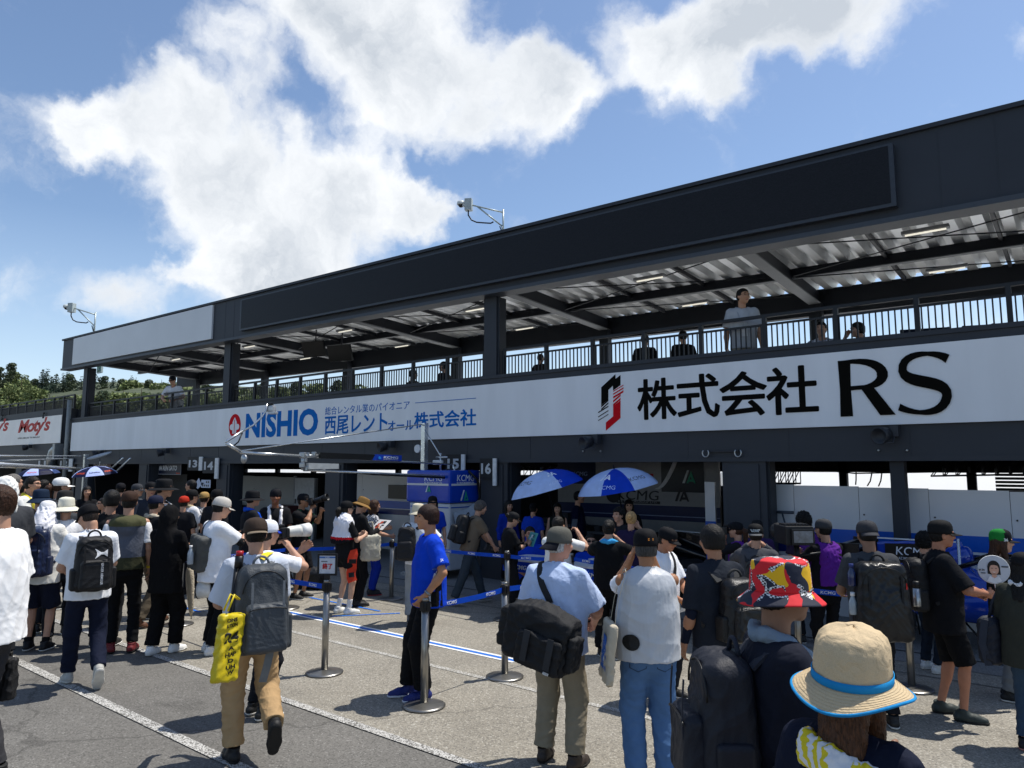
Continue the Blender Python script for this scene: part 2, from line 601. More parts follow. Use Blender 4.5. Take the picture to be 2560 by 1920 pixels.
class Field:
 def __init__(s, lo, hi, vox):
  s.vox = vox
  s.lo = np.array(lo, float) - 2.5 * vox
  n = np.ceil((np.array(hi, float) + 2.5 * vox - s.lo) / vox).astype(int) + 1
  s.n = n
  s.ax = [(s.lo[i] + vox * np.arange(n[i])).astype(np.float32) for i in range(3)]
  s.D = np.full(tuple(n), .2, dtype=np.float32)

 def sub(s, lo, hi):
  i0 = np.clip(np.floor((np.array(lo) - s.lo) / s.vox).astype(int), 0, s.n)
  i1 = np.clip(np.ceil((np.array(hi) - s.lo) / s.vox).astype(int) + 1, 0, s.n)
  return tuple(slice(a, b) for a, b in zip(i0, i1))

 def apply(s, lo, hi, fn, k, op='+'):
  m = k + 3 * s.vox
  sl = s.sub(np.array(lo) - m, np.array(hi) + m)
  if any(q.start >= q.stop for q in sl):
   return
  X = s.ax[0][sl[0]][:, None, None]
  Y = s.ax[1][sl[1]][None, :, None]
  Z = s.ax[2][sl[2]][None, None, :]
  d = fn(X, Y, Z).astype(np.float32)
  A = s.D[sl]
  if op == '+':
   if k > 0:
    h = np.clip(.5 + .5 * (A - d) / k, 0, 1)
    s.D[sl] = A + (d - A) * h - k * h * (1 - h)
   else:
    s.D[sl] = np.minimum(A, d)
  else:                                               # carve
   d = -d
   if k > 0:
    h = np.clip(.5 - .5 * (A - d) / k, 0, 1)
    s.D[sl] = A + (d - A) * h + k * h * (1 - h)
   else:
    s.D[sl] = np.maximum(A, d)

 def cone(s, a, b, ra, rb, k=.02, sq=None, op='+'):
  """tapered limb a->b; sq = (axis, factor) flattens it along axis"""
  a, b = np.array(a, float), np.array(b, float)
  ba = b - a
  L = max(float(ba @ ba), 1e-9)
  R = max(ra, rb)
  n = f = None
  if sq:
   n = np.array(sq[0], float)
   n = n / np.linalg.norm(n)
   f = sq[1]

  def fn(X, Y, Z):
   x, y, z = X - a[0], Y - a[1], Z - a[2]
   t = np.clip((x * ba[0] + y * ba[1] + z * ba[2]) / L, 0, 1)
   x, y, z = x - t * ba[0], y - t * ba[1], z - t * ba[2]
   d2 = x * x + y * y + z * z
   if n is not None:
    q = x * n[0] + y * n[1] + z * n[2]
    d2 = d2 + q * q * (1 / (f * f) - 1)
   return (np.sqrt(d2) - (ra + (rb - ra) * t)) * (1.0 if f is None else min(1.0, (f + 1) / 2))
  Rm = R * max(1.0, f or 1.0)
  s.apply(np.minimum(a, b) - Rm, np.maximum(a, b) + Rm, fn, k, op)

 def ell(s, c, r, k=.02, R=None, op='+'):
  c, r = np.array(c, float), np.array(r, float)
  Rm = np.array(R, float) if R is not None else None

  def fn(X, Y, Z):
   x, y, z = X - c[0], Y - c[1], Z - c[2]
   if Rm is not None:
    x, y, z = (Rm[0, 0] * x + Rm[1, 0] * y + Rm[2, 0] * z, Rm[0, 1] * x + Rm[1, 1] * y + Rm[2, 1] * z, Rm[0, 2] * x + Rm[1, 2] * y + Rm[2, 2] * z)
   x, y, z = x / r[0], y / r[1], z / r[2]
   k0 = np.sqrt(x * x + y * y + z * z) + 1e-6
   k1 = np.sqrt((x / r[0]) ** 2 + (y / r[1]) ** 2 + (z / r[2]) ** 2) + 1e-6
   return k0 * (k0 - 1) / k1
  mr = r.max() if R is not None else r
  s.apply(c - mr, c + mr, fn, k, op)

 def rbox(s, c, h, r, k=.02, R=None, op='+', taper=None):
  c, h = np.array(c, float), np.array(h, float)
  Rm = np.array(R, float) if R is not None else None

  def fn(X, Y, Z):
   x, y, z = X - c[0], Y - c[1], Z - c[2]
   if Rm is not None:
    x, y, z = (Rm[0, 0] * x + Rm[1, 0] * y + Rm[2, 0] * z, Rm[0, 1] * x + Rm[1, 1] * y + Rm[2, 1] * z, Rm[0, 2] * x + Rm[1, 2] * y + Rm[2, 2] * z)
   g = 1.0 if taper is None else 1 - taper * np.clip(z / h[2], -1, 1)
   qx, qy, qz = np.abs(x) - (h[0] * g - r), np.abs(y) - (h[1] * g - r), np.abs(z) - (h[2] - r)
   o = np.sqrt(np.maximum(qx, 0) ** 2 + np.maximum(qy, 0) ** 2 + np.maximum(qz, 0) ** 2)
   return o + np.minimum(np.maximum(qx, np.maximum(qy, qz)), 0) - r
  mr = np.full(3, np.linalg.norm(h)) if R is not None else h * 1.25
  s.apply(c - mr, c + mr, fn, k, op)

 def cut(s, p, n):
  """remove everything on the side n points to"""
  p, n = np.array(p, float), np.array(n, float)
  n = n / np.linalg.norm(n)
  d = (s.ax[0][:, None, None] - p[0]) * n[0] + (s.ax[1][None, :, None] - p[1]) * n[1] + (s.ax[2][None, None, :] - p[2]) * n[2]
  s.D = np.maximum(s.D, d.astype(np.float32))

 def cut_in(s, lo, hi, p, n):
  p, n = np.array(p, float), np.array(n, float)
  n = n / np.linalg.norm(n)
  sl = s.sub(lo, hi)
  d = (s.ax[0][sl[0]][:, None, None] - p[0]) * n[0] + (s.ax[1][sl[1]][None, :, None] - p[1]) * n[1] + (s.ax[2][sl[2]][None, None, :] - p[2]) * n[2]
  s.D[sl] = np.maximum(s.D[sl], d.astype(np.float32))

 def surface(s):
  D = s.D
  D[0], D[-1] = .1, .1
  D[:, 0], D[:, -1] = .1, .1
  D[:, :, 0], D[:, :, -1] = .1, .1
  S = D < 0
  c = np.zeros(tuple(s.n - 1), np.int8)
  for o in OFF:
   c += S[o[0]:S.shape[0] - 1 + o[0], o[1]:S.shape[1] - 1 + o[1], o[2]:S.shape[2] - 1 + o[2]]
  act = (c > 0) & (c < 8)
  I = np.argwhere(act)
  if len(I) == 0:
   return np.zeros((0, 3)), np.zeros((0, 4), int)
  idx = np.full(act.shape, -1, np.int32)
  idx[act] = np.arange(len(I))
  vals = np.stack([D[I[:, 0] + o[0], I[:, 1] + o[1], I[:, 2] + o[2]] for o in OFF], 1)
  acc = np.zeros((len(I), 3))
  cnt = np.zeros(len(I))
  for a, b in EDG:
   va, vb = vals[:, a], vals[:, b]
   m = (va < 0) != (vb < 0)
   t = np.where(m, va / np.where(m, va - vb, 1), 0)
   acc += np.where(m[:, None], OFF[a] + t[:, None] * (OFF[b] - OFF[a]), 0)
   cnt += m
  V = s.lo + (I + acc / cnt[:, None]) * s.vox
  Q = []
  for ax in range(3):
   u, w = [(1, 2), (2, 0), (0, 1)][ax]
   A = np.moveaxis(S, ax, 0)
   ch = A[:-1] != A[1:]
   E = np.argwhere(np.moveaxis(ch, 0, ax))
   E = E[(E[:, u] > 0) & (E[:, w] > 0)]
   du, dw = np.eye(3, dtype=int)[u], np.eye(3, dtype=int)[w]
   g = lambda e: idx[np.minimum(e[:, 0], idx.shape[0] - 1), np.minimum(e[:, 1], idx.shape[1] - 1), np.minimum(e[:, 2], idx.shape[2] - 1)]
   q = np.stack([g(E - du - dw), g(E - dw), g(E), g(E - du)], 1)
   flip = ~S[E[:, 0], E[:, 1], E[:, 2]]
   q[flip] = q[flip][:, ::-1]
   Q.append(q)
  Q = np.concatenate(Q)
  Q = Q[(Q >= 0).all(1)]
  return V, Q

def vnormals(V, Q):
 a, b, c, d = V[Q[:, 0]], V[Q[:, 1]], V[Q[:, 2]], V[Q[:, 3]]
 fn = np.cross(c - a, d - b)
 n = np.zeros_like(V)
 for i in range(4):
  np.add.at(n, Q[:, i], fn)
 return n / (np.linalg.norm(n, axis=1)[:, None] + 1e-9)

def relax(V, Q, it=1):
 for _ in range(it):
  acc = np.zeros_like(V)
  cnt = np.zeros(len(V))
  for i in range(4):
   np.add.at(acc, Q[:, i], V[Q[:, (i + 1) % 4]] + V[Q[:, (i + 3) % 4]])
   np.add.at(cnt, Q[:, i], 2)
  V = V * .5 + .5 * acc / np.maximum(cnt, 1)[:, None]
 return V

def folds(V, Q, amp, wl, seed, stretch=(1, 1, 1), n=5, sharp=True):
 """cloth folds pressed into a surface"""
 rng = np.random.default_rng(seed)
 N = vnormals(V, Q)
 P = V * np.array(stretch)
 h = np.zeros(len(V))
 for i in range(n):
  k = rng.normal(size=3)
  k /= np.linalg.norm(k)
  k2 = rng.normal(size=3)
  k2 /= np.linalg.norm(k2)
  w = wl * rng.uniform(.6, 1.7)
  ph = 2 * math.pi * (P @ k) / w + rng.uniform(0, 6) + 1.6 * np.sin(2 * math.pi * (P @ k2) / (2.2 * w) + rng.uniform(0, 6))
  f = np.sin(ph)
  if sharp:
   f = 1 - 2 * np.abs(f) ** .8
  env = .5 + .5 * np.sin(2 * math.pi * (P @ k2) / (3.5 * w) + rng.uniform(0, 6))
  h += f * env * (w / wl)
 return V + N * (amp * h / math.sqrt(n))[:, None]
# ------------------------------------------------------------------ people
def RX(a): return np.array(Matrix.Rotation(a, 3, 'X'))
def RY(a): return np.array(Matrix.Rotation(a, 3, 'Y'))
def RZ(a): return np.array(Matrix.Rotation(a, 3, 'Z'))

def V3(*a): return np.array(a, float)

def ik(a, b, l1, l2, pole):
 a, b, pole = map(lambda q: np.array(q, float), (a, b, pole))
 d = b - a
 L = np.linalg.norm(d)
 mx = (l1 + l2) * .998
 if L > mx:
  b = a + d / L * mx
  d = b - a
  L = mx
 u = d / L
 x = (l1 * l1 - l2 * l2 + L * L) / (2 * L)
 h = math.sqrt(max(l1 * l1 - x * x, 0))
 p = pole - u * (pole @ u)
 p /= (np.linalg.norm(p) + 1e-9)
 return a + u * x + p * h, b

ARMS = {  # wrist place for the right hand (x out), elbow pole, curl of fingers
 'down': ((.245, .05, .885), (.3, -1, 0), .5), 'bent': ((.17, .30, 1.08), (.5, -1, -.4), .7), 'phone': ((.09, .31, 1.20), (.7, -.5, -1), .9),
 'camera': ((.075, .215, 1.50), (1, -.2, -1), .9), 'raise': ((.17, .30, 1.60), (1, .3, -.3), .8), 'front': ((.07, .26, 1.02), (1, -.6, -.2), .9),
 'pocket': ((.20, .07, .98), (.6, -1, 0), .6), 'strap': ((.13, .15, 1.34), (1, -.3, -1), .9), 'side': ((.29, .0, .90), (1, -.6, 0), .4),
 'lens': ((-.02, .42, 1.42), (.4, -.2, -1), .8), 'face': ((.085, .17, 1.54), (.75, -.1, -1.6), .8), 'rail': ((.16, .33, 1.18), (.8, -.6, -.3), .5),
}
HAIR = {'black': '#17130f', 'brown': '#3a2417', 'grey': '#6a6763', 'white': '#b3b0ab', 'blonde': '#b08d5e', 'dark': '#0e0c0b'}
SKINM = skin('#b98d74')

class P:
 pass

PEOPLE = []
HS = .945                                                   # size of heads and what sits on them

def hair_mat(c):
 key = ('hair', c)
 if key in _mats:
  return _mats[key]
 m = bpy.data.materials.new('hair')
 m.use_nodes = True
 N, L = m.node_tree.nodes, m.node_tree.links
 b = N['Principled BSDF']
 b.inputs['Roughness'].default_value = .5
 b.inputs['Specular IOR Level'].default_value = .25
 tc = N.new('ShaderNodeTexCoord')
 mp = N.new('ShaderNodeMapping')
 mp.inputs['Scale'].default_value = (1, 1, .16)
 L.new(tc.outputs['Object'], mp.inputs[0])
 n = N.new('ShaderNodeTexNoise')
 n.inputs['Scale'].default_value = 170
 n.inputs['Detail'].default_value = 3
 n.inputs['Distortion'].default_value = .6
 L.new(mp.outputs[0], n.inputs['Vector'])
 mr = N.new('ShaderNodeMapRange')
 mr.inputs['From Min'].default_value = .32
 mr.inputs['From Max'].default_value = .7
 mr.inputs['To Min'].default_value = .45
 mr.inputs['To Max'].default_value = 1.7
 L.new(n.outputs['Fac'], mr.inputs['Value'])
 sc = N.new('ShaderNodeVectorMath')
 sc.operation = 'SCALE'
 sc.inputs[0].default_value = C(c)
 L.new(mr.outputs[0], sc.inputs['Scale'])
 L.new(sc.outputs[0], b.inputs['Base Color'])
 bp = N.new('ShaderNodeBump')
 bp.inputs['Strength'].default_value = .9
 bp.inputs['Distance'].default_value = .008
 L.new(n.outputs['Fac'], bp.inputs['Height'])
 L.new(bp.outputs[0], b.inputs['Normal'])
 _mats[key] = m
 return m

def person(label, x, yt, depth, face, H=None, floor=0.0, hat=None, hair='short', hairc='black', top='tee', topc='#dddddd', topm=None,
           bot='pants', botc='#14161c', botw=1.0, shoes='#1a1a1a', sole=None, sock=None, armL='down', armR='down', lean=0, slean=0, yaw=0, pitch=0, g=1.0, fat=0,
           feet=None, hem=.86, sit=False, hatc='#15161a', hatk=None, glasses=None, towel=None, skinc=None, under=None, hide=(), collar=False, group=None,
           seed=None, hood=None, band=None, toe=8, boxy=0.0, fy=None, roll=0):
 p = P()
 if fy is not None:                                      # the distance that puts the feet at that height in the photo
  lo_, hi_ = 1.5, 40.0
  for _ in range(40):
   depth = (lo_ + hi_) / 2
   q = PD(x, yt, depth) * (1, 1, 0) - CAMP
   if 960 - 1800 * (q @ UP) / (q @ FW) > fy:
    lo_ = depth
   else:
    hi_ = depth
 seed = seed if seed is not None else len(PEOPLE) * 7 + 3
 top_w = PD(x, yt, depth)
 hatadd = .022 if hat else .0
 if H is None:
  H = top_w[2] - floor - hatadd
 s = H / 1.75
 vox = min(max(depth / 720.0 * 1.0, .0075), .021)
 vh = min(max(vox * .58, .0048), .013)
 Rt = RX(-math.radians(lean)) @ RY(math.radians(slean))
 pel = V3(0, 0, .94)
 dz = 0.0
 if sit:
  dz = -.42
 T = lambda *a: pel + Rt @ (V3(*a) - pel) + V3(0, 0, dz)
 Yv = Rt @ V3(0, 1, 0)
 Rh = RZ(-math.radians(yaw)) @ RX(-math.radians(pitch)) @ RY(math.radians(roll))
 hc = T(0, .0, 1.515) + Rh @ V3(0, .028, .117)
 hp = lambda *a: hc + Rh @ V3(*a)
 toploc = hc[2] + .118 * HS
 # placement
 vd = ray(x, yt)[:2]
 vd = vd / np.linalg.norm(vd)
 fa = math.atan2(vd[1], vd[0]) - math.radians(face)
 rz = fa - math.pi / 2
 Rw = RZ(rz)
 off = Rw @ (hc * s)
 root_z = floor
 if sit:
  root_z = top_w[2] - hatadd - toploc * s
 elif floor != 0:
  root_z = floor
 loc = V3(top_w[0] - off[0], top_w[1] - off[1], root_z)
 root = thing('person', label, 'person', loc, rz, group)
 p.root, p.s, p.loc, p.rz, p.Rw, p.hc, p.Rh, p.Rt, p.T, p.vox, p.depth = root, s, loc, rz, Rw, hc, Rh, Rt, T, vox, depth
 p.M = Matrix.Translation(Vector(loc)) @ Matrix.Rotation(rz, 4, 'Z')
 sm = skin(skinc) if skinc else SKINM
 hm = hair_mat(HAIR.get(hairc, hairc))
 N = 1 / s

 def emit(F, name, m, parent=root, fold=0, wl=.11, st=(1, 1, 1), rel=1, extra_v=None, mi=None):
  Vv, Q = F.surface()
  if len(Vv) == 0:
   return None
  if rel:
   Vv = relax(Vv, Q, rel)
  if fold:
   Vv = folds(Vv, Q, fold * .62, wl * 1.6, seed + len(name), st)
   if depth < 9:
    Vv = folds(Vv, Q, fold * .12, wl * .45, seed + 99, st, 7)
  if extra_v is not None:
   Vv = extra_v(Vv, Q)
  me = mesh_from(Vv * s, Q, True)
  return put(name, me, m, parent, mi)

 lk = .82 if bot == 'pants' else 1.0
 # skeleton -----------------------------------------------------------------
 J = {}
 arms = {}
 for sd, sg, spec in (('L', -1, armL), ('R', 1, armR)):
  if isinstance(spec, str):
   w, pole, curl = ARMS[spec]
  else:
   w, pole, curl = spec
   if w[0] == 'W':                                 # a point of the place itself
    w = (Rw.T @ (np.array(w[1]) - loc)) / s
  w = T(sg * w[0], w[1], w[2]) if not isinstance(w, np.ndarray) else w
  pole = V3(sg * pole[0], pole[1], pole[2])
  sh = T(sg * .172 * (1 + .4 * (g - 1)), -.008, 1.405)
  el, wr = ik(sh, w, .285, .255, Rt @ pole)
  arms[sd] = (sh, el, wr, curl)
 legs = {}
 if sit:
  feet = feet or ((-.12, .42, 0, 0), (.12, .42, 0, 0))
 feet = feet or ((-.10, .02, 0, 0), (.11, -.03, 0, 0))
 for sd, sg, ft in (('L', -1, feet[0]), ('R', 1, feet[1])):
  hip = V3(sg * .088, 0, .915 + dz)
  an = V3(ft[0], ft[1], .09 + ft[2])
  kn, an = ik(hip, an, .432, .412, V3(sg * .12, 1, .0))
  legs[sd] = (hip, kn, an, ft[3])
 p.arms, p.legs = arms, legs
 p.hand = {}
 # body: one continuous skin surface ------------------------------------------
 allp = [hc + V3(0, 0, .14), hc - V3(.14, .14, 0), hc + V3(.14, .14, 0)] + [q for a in arms.values() for q in a[:3]] + [q for l in legs.values() for q in l[:3]] + [V3(-.2, -.16, .3), V3(.2, .16, .3)]
 lo = np.min(allp, 0) - .13
 hi = np.max(allp, 0) + .13
 lo[2] = max(lo[2], .0)
 F = Field(lo, hi, vox * N)
 F.cone(T(0, 0, 1.0), T(0, 0, 1.30), .135 * g, .14 * g, .03, (Yv, .62))
 F.cone(T(-.12, -.008, 1.385), T(.12, -.008, 1.385), .052, .052, .03)
 F.cone(T(0, -.012, 1.40), hp(0, -.035, -.075), .054 * (1 + .5 * (g - 1)), .052, .03)
 F.ell(V3(0, 0, .95 + dz), (.145 * g, .10 * g, .12), .03)
 for sd in 'LR':
  sh, el, wr, curl = arms[sd]
  ag = 1 + .6 * (g - 1)
  F.cone(sh, el, .045 * ag, .037 * ag, .02)
  F.cone(el, el + (wr - el) * .35, .037 * ag, .039 * ag, .02)
  F.cone(el + (wr - el) * .3, wr, .039 * ag, .025, .02)
  hip, kn, an, _ = legs[sd]
  F.cone(hip, kn, .078 * g * lk, .05 * lk, .03)
  F.cone(kn, an, .047 * lk, .033, .02)
  if lk == 1:
   F.ell(kn + (an - kn) * .30 + V3(0, -.010, 0), (.040, .043, .10), .03)
 Vb, Qb = F.surface()
 parts = [(relax(Vb, Qb, 1), Qb)]
 # head
 F = Field(hc - .19, hc + .19, vh * N)
 F.ell(hp(0, -.012, .034), (.076, .097, .088), .0, Rh)
 F.ell(hp(0, .02, -.02), (.066, .078, .085), .03, Rh)
 F.cone(hp(0, .038, -.055), hp(0, .062, -.088), .046, .026, .03)
 F.ell(hp(0, .085, .036), (.055, .018, .012), .02, Rh)
 F.cone(hp(0, .090, .022), hp(0, .109, -.022), .009, .014, .012)
 for q in (-1, 1):
  F.ell(hp(q * .016, .098, -.026), (.010, .010, .008), .008, Rh)
  F.ell(hp(q * .038, .073, -.018), (.028, .022, .026), .02, Rh)
  F.ell(hp(q * .077, -.004, -.004), (.010, .021, .033), .006, Rh @ RZ(q * .35))
  F.ell(hp(q * .031, .101, .014), (.017, .012, .011), .012, Rh, '-')
 F.ell(hp(0, .087, -.055), (.024, .013, .006), .006, Rh)
 F.ell(hp(0, .084, -.066), (.020, .013, .007), .006, Rh)
 F.cone(hp(0, -.03, -.05), T(0, -.012, 1.42), .054 * (1 + .5 * (g - 1)), .056, .03)
 Vh, Qh = F.surface()
 nb = len(Vb)
 parts.append((hc + (Vh - hc) * HS, Qh + nb))
 nb += len(Vh)
 nh0 = len(Qb)
 # hands
 for sd, sg in (('L', -1), ('R', 1)):
  sh, el, wr, curl = arms[sd]
  d = (wr - el) / np.linalg.norm(wr - el)
  side = V3(0, 1, 0) if abs(d[2]) > .7 else V3(0, 0, 1)          # the thumb's side
  side = Rt @ side
  side = side - d * (side @ d)
  side /= np.linalg.norm(side)
  nrm = np.cross(d, side) * (1 if sd == 'L' else -1)            # out of the palm, inwards
  if nrm[0] * sg > 0:
   nrm = -nrm
  Fh = Field(wr - .215, wr + .215, vh * N)
  Fh.cone(wr - d * .05, wr + d * .02, .027, .026, .01)
  Fh.cone(wr + d * .02 - side * .014, wr + d * .075 - side * .02, .024, .020, .012, (nrm, .62))
  Fh.cone(wr + d * .02 + side * .014, wr + d * .075 + side * .02, .024, .020, .012, (nrm, .62))
  for i, (o, L) in enumerate(((.028, .072), (.010, .080), (-.009, .075), (-.027, .060))):
   b0 = wr + d * .082 + side * o
   a1, a2 = curl * .9, curl * 2.0
   k1 = b0 + (d * math.cos(a1) + nrm * math.sin(a1)) * L * .52 + side * o * .12
   k2 = k1 + (d * math.cos(a2) + nrm * math.sin(a2)) * L * .48
   Fh.cone(b0 - d * .01, k1, .0098, .0088, .004)
   Fh.cone(k1, k2, .0088, .0072, .004)
  t0 = wr + d * .03 + side * .03
  t1 = t0 + d * .028 + side * .022 + nrm * .014
  t2 = t1 + d * .03 + side * .002 + nrm * (.012 + .014 * curl)
  Fh.cone(t0 - side * .012, t1, .014, .0105, .008)
  Fh.cone(t1, t2, .0105, .0085, .004)
  Vq, Qq = Fh.surface()
  parts.append((Vq, Qq + nb))
  nb += len(Vq)
  p.hand[sd] = (wr + d * .085 + nrm * .028, d, side, nrm)
 VV = np.concatenate([a for a, _ in parts])
 QQ = np.concatenate([b for _, b in parts])
 mi = np.zeros(len(QQ), np.int32)
 Hl = (Vh[Qh - 0].mean(1) - hc) @ Rh                                  # head frame of the face's polygons
 fr = Hl[:, 1] > .055
 ax = np.abs(Hl[:, 0])
 eye = fr & (np.abs(ax - .031) < .014) & (np.abs(Hl[:, 2] - .016) < max(.0055, vh * .55))
 brow = fr & (ax > .014) & (ax < .047) & (np.abs(Hl[:, 2] - .040 + (ax - .03) * .1) < max(.004, vh * .5))
 lip = fr & (ax < .023) & (np.abs(Hl[:, 2] + .060) < max(.007, vh * .6))
 h0 = len(Qb)
 mi[h0:h0 + len(Qh)][eye] = 1
 mi[h0:h0 + len(Qh)][brow] = 2
 mi[h0:h0 + len(Qh)][lip] = 3
 lm = mat('#9c5f55', .45, name='lips')
 em = mat('#1c1512', .25, name='eyes')
 me = mesh_from(VV * s, QQ, True)
 p.body = put('body', me, [sm, em, hm, lm], root, mi)
 # clothes -------------------------------------------------------------------
 tm = topm or cloth(topc)
 loose = boxy
 if top:
  Fl = np.min([T(-.34, -.24, hem - .03), T(.34, .24, 1.5)] + [a[i] for a in arms.values() for i in (0, 1, 2)], 0) - .12
  Fu = np.max([T(-.34, -.24, hem - .03), T(.34, .24, 1.80 if hood == 'up' else 1.55)] + [a[i] for a in arms.values() for i in (0, 1, 2)], 0) + .12
  F = Field(Fl, Fu, vox * N)
  rw = .168 * g + .012
  F.cone(T(0, -.004, hem - .16), T(0, 0, 1.15), rw + .016 + loose, rw + .002 + loose * .6, .02, (Yv, .76))
  F.cone(T(0, 0, 1.13), T(0, -.005, 1.30), rw + .002 + loose * .5, rw + .006, .05, (Yv, .72))
  F.cone(T(-.115 * g, -.01, 1.378), T(.115 * g, -.01, 1.378), .074, .074, .05)
  for q in (-1, 1):
   F.cone(T(q * .01, -.015, 1.452), T(q * .13, -.012, 1.408), .052, .048, .04)
   F.ell(T(q * .075, -.062, 1.31), (.075, .06, .10), .04)
  if fat:
   F.ell(T(0, .045 + fat * .02, 1.06), (.155 * g, .115 * g + fat * .03, .17), .05)
  longs = top in ('long', 'jacket', 'hoodie', 'robe')
  for sd in 'LR':
   sh, el, wr, _ = arms[sd]
   ag = 1 + .6 * (g - 1)
   if top in ('tank', 'vest'):
    continue
   if longs:
    F.cone(sh, el, .068 * ag, .061 * ag, .04)
    F.cone(el, wr - (wr - el) * .04, .060 * ag, .047, .03, flat=True)
   else:
    fr_ = .80 if top != 'half' else .95
    F.cone(sh, sh + (el - sh) * fr_, .068 * ag, (.074 + loose * .3) * ag, .045, flat=True)
  if collar:
   F.cone(T(0, -.012, 1.43), T(0, .01, 1.50), .078, .070, .02, flat=True)
  F.cone(T(0, -.01, 1.44), T(0, .022, 1.58), .063, .064, .006, op='-')
  if hood:
   if hood == 'up':
    F.ell(hp(0, -.02, .02), (.108, .125, .135), .03, Rh)
    F.cone(hp(0, -.05, -.05), T(0, -.03, 1.40), .10, .11, .05)
    F.ell(hp(0, .10, -.015), (.078, .085, .095), .02, Rh, '-')
   else:
    F.cone(T(-.09, -.10, 1.42), T(.09, -.10, 1.42), .05, .05, .03)
    F.ell(T(0, -.13, 1.37), (.10, .055, .09), .04)
  if top == 'robe':
   F.cone(T(0, 0, hem), T(0, 0, 1.1), rw + .07, rw, .05, (Yv, .8))
  hb = T(0, 0, hem)
  F.cut(hb, Rt @ V3(0, 0, -1))
  if top == 'puffer':
   pass
  amp = .010 if top in ('jacket', 'hoodie', 'long', 'robe') else .009
  p.top = emit(F, 'jacket' if top in ('jacket', 'hoodie') else 'robe' if top == 'robe' else 'vest' if top == 'vest' else 'shirt', tm, fold=amp, wl=.13, st=(1.3, 1.3, .8))
 else:
  p.top = None
 if under or top == 'vest':
  # sleeves of the garment worn underneath
  for sd in 'LR':
   sh, el, wr, _ = arms[sd]
   F = Field(np.min([sh, el, wr], 0) - .12, np.max([sh, el, wr], 0) + .12, vox * N)
   if under and under[0] == 'arms':
    F.cone(sh + (el - sh) * .6, el, .050, .043, .02)
    F.cone(el, wr, .043, .031, .02, flat=True)
   else:
    F.cone(sh + (el - sh) * .14, sh + (el - sh) * .82, .058, .070, .03, flat=True)
   emit(F, 'sleeve', cloth(under[1] if under else '#e8e8e8'), fold=.007, wl=.09)
 bm_ = cloth(botc) if isinstance(botc, str) else botc
 F = Field(V3(-.36, -.36, .0) + V3(0, 0, 0), V3(.36, .62 if sit else .5, 1.12 + dz), vox * N)
 if bot:
  F.cone(V3(0, 0, .90 + dz), T(0, 0, 1.03), .142 * g + .004, .138 * g + .004, .02, (V3(0, 1, 0), .72))
  for sd, sg in (('L', -1), ('R', 1)):
   hip, kn, an, _ = legs[sd]
   F.ell(V3(sg * .066, -.035, .895 + dz), (.080 * g, .070 * g, .10), .03)
   w = botw
   if bot == 'pants':
    F.cone(hip, kn, .092 * g * (1 + .3 * (w - 1)), .071 * w, .03)
    F.cone(kn, kn + (an - kn) * .97, .070 * w, .063 * w, .03, flat=True)
   elif bot == 'shorts':
    F.cone(hip, kn + (kn - hip) * .02, .094 * g * w, .088 * w, .03, flat=True)
   elif bot == 'miniskirt':
    F.cone(hip, hip + (kn - hip) * .45, .095 * g, .098, .03, flat=True)
  if bot == 'skirt':
   F.cone(V3(0, 0, .9), V3(0, .02, .35), .16, .25, .03, flat=True)
  F.cut(T(0, 0, 1.05), Rt @ V3(0, 0, 1))
  p.bot = emit(F, {'pants': 'trousers', 'shorts': 'shorts', 'miniskirt': 'shorts', 'skirt': 'skirt'}[bot], bm_, fold=.0095, wl=.12, st=(.9, .9, 1.3))
 # shoes ----------------------------------------------------------------------
 for sd, sg in (('L', -1), ('R', 1)):
  if sd in hide or 'feet' in hide:
   continue
  hip, kn, an, pt = legs[sd]
  Rf = RZ(-sg * math.radians(toe)) @ RX(math.radians(-pt))
  fp = lambda *a: an + Rf @ V3(*a)
  vs = max(vh * 1.1, .006) * N
  for nm, e, zlo, zhi in (('shoe', 0, -.078, .05), ('sole', .007, -.092, -.072)):
   F = Field(an - .25, an + .25, vs)
   F.cone(fp(0, -.045, -.05), fp(0, .085, -.062), .042 + e, .046 + e, .01)
   F.cone(fp(0, .085, -.062), fp(0, .155, -.070), .046 + e, .034 + e, .02)
   if nm == 'shoe':
    F.cone(fp(0, -.022, .012), fp(0, .02, -.05), .044, .046, .02)
    F.cut(fp(0, -.02, .02), Rf @ V3(0, -.25, 1))
   F.cut(fp(0, 0, zlo), Rf @ V3(0, 0, -1))
   if nm == 'sole':
    F.cut(fp(0, 0, zhi), Rf @ V3(0, 0, 1))
    emit(F, 'sole', mat(sole or '#d8d6d0', .7), par, rel=0)
   else:
    par = emit(F, 'shoe', mat(shoes, .6, bump=.2), rel=0)
  if sock:
   F = Field(an - .2, an + .2, vs)
   up = (kn - an) / np.linalg.norm(kn - an)
   F.cone(an - up * .03, an + up * sock[1], .039, .043, .01, flat=True)
   emit(F, 'sock', cloth(sock[0]), rel=0)
 # hair -----------------------------------------------------------------------
 if hair and hair != 'none':
  F = Field(hc - V3(.22, .24, .46), hc + V3(.22, .22, .24), vh * N)
  t = {'short': .010, 'bowl': .017, 'long': .016, 'bun': .010, 'ponytail': .011, 'spiky': .018, 'buzz': .004, 'wavy': .024, 'curly': .028}.get(hair, .012)
  if hat:
   t = min(t, .007)
  F.ell(hp(0, -.014, .035), (.077 + t, .098 + t, .090 + t), 0, Rh)
  F.ell(hp(0, -.035, -.01), (.070 + t * .7, .072 + t * .7, .075), .02, Rh)
  if hair in ('bowl', 'wavy', 'curly'):
   F.ell(hp(0, -.035, -.025), (.076 + t * .6, .075 + t * .5, .075), .02, Rh)
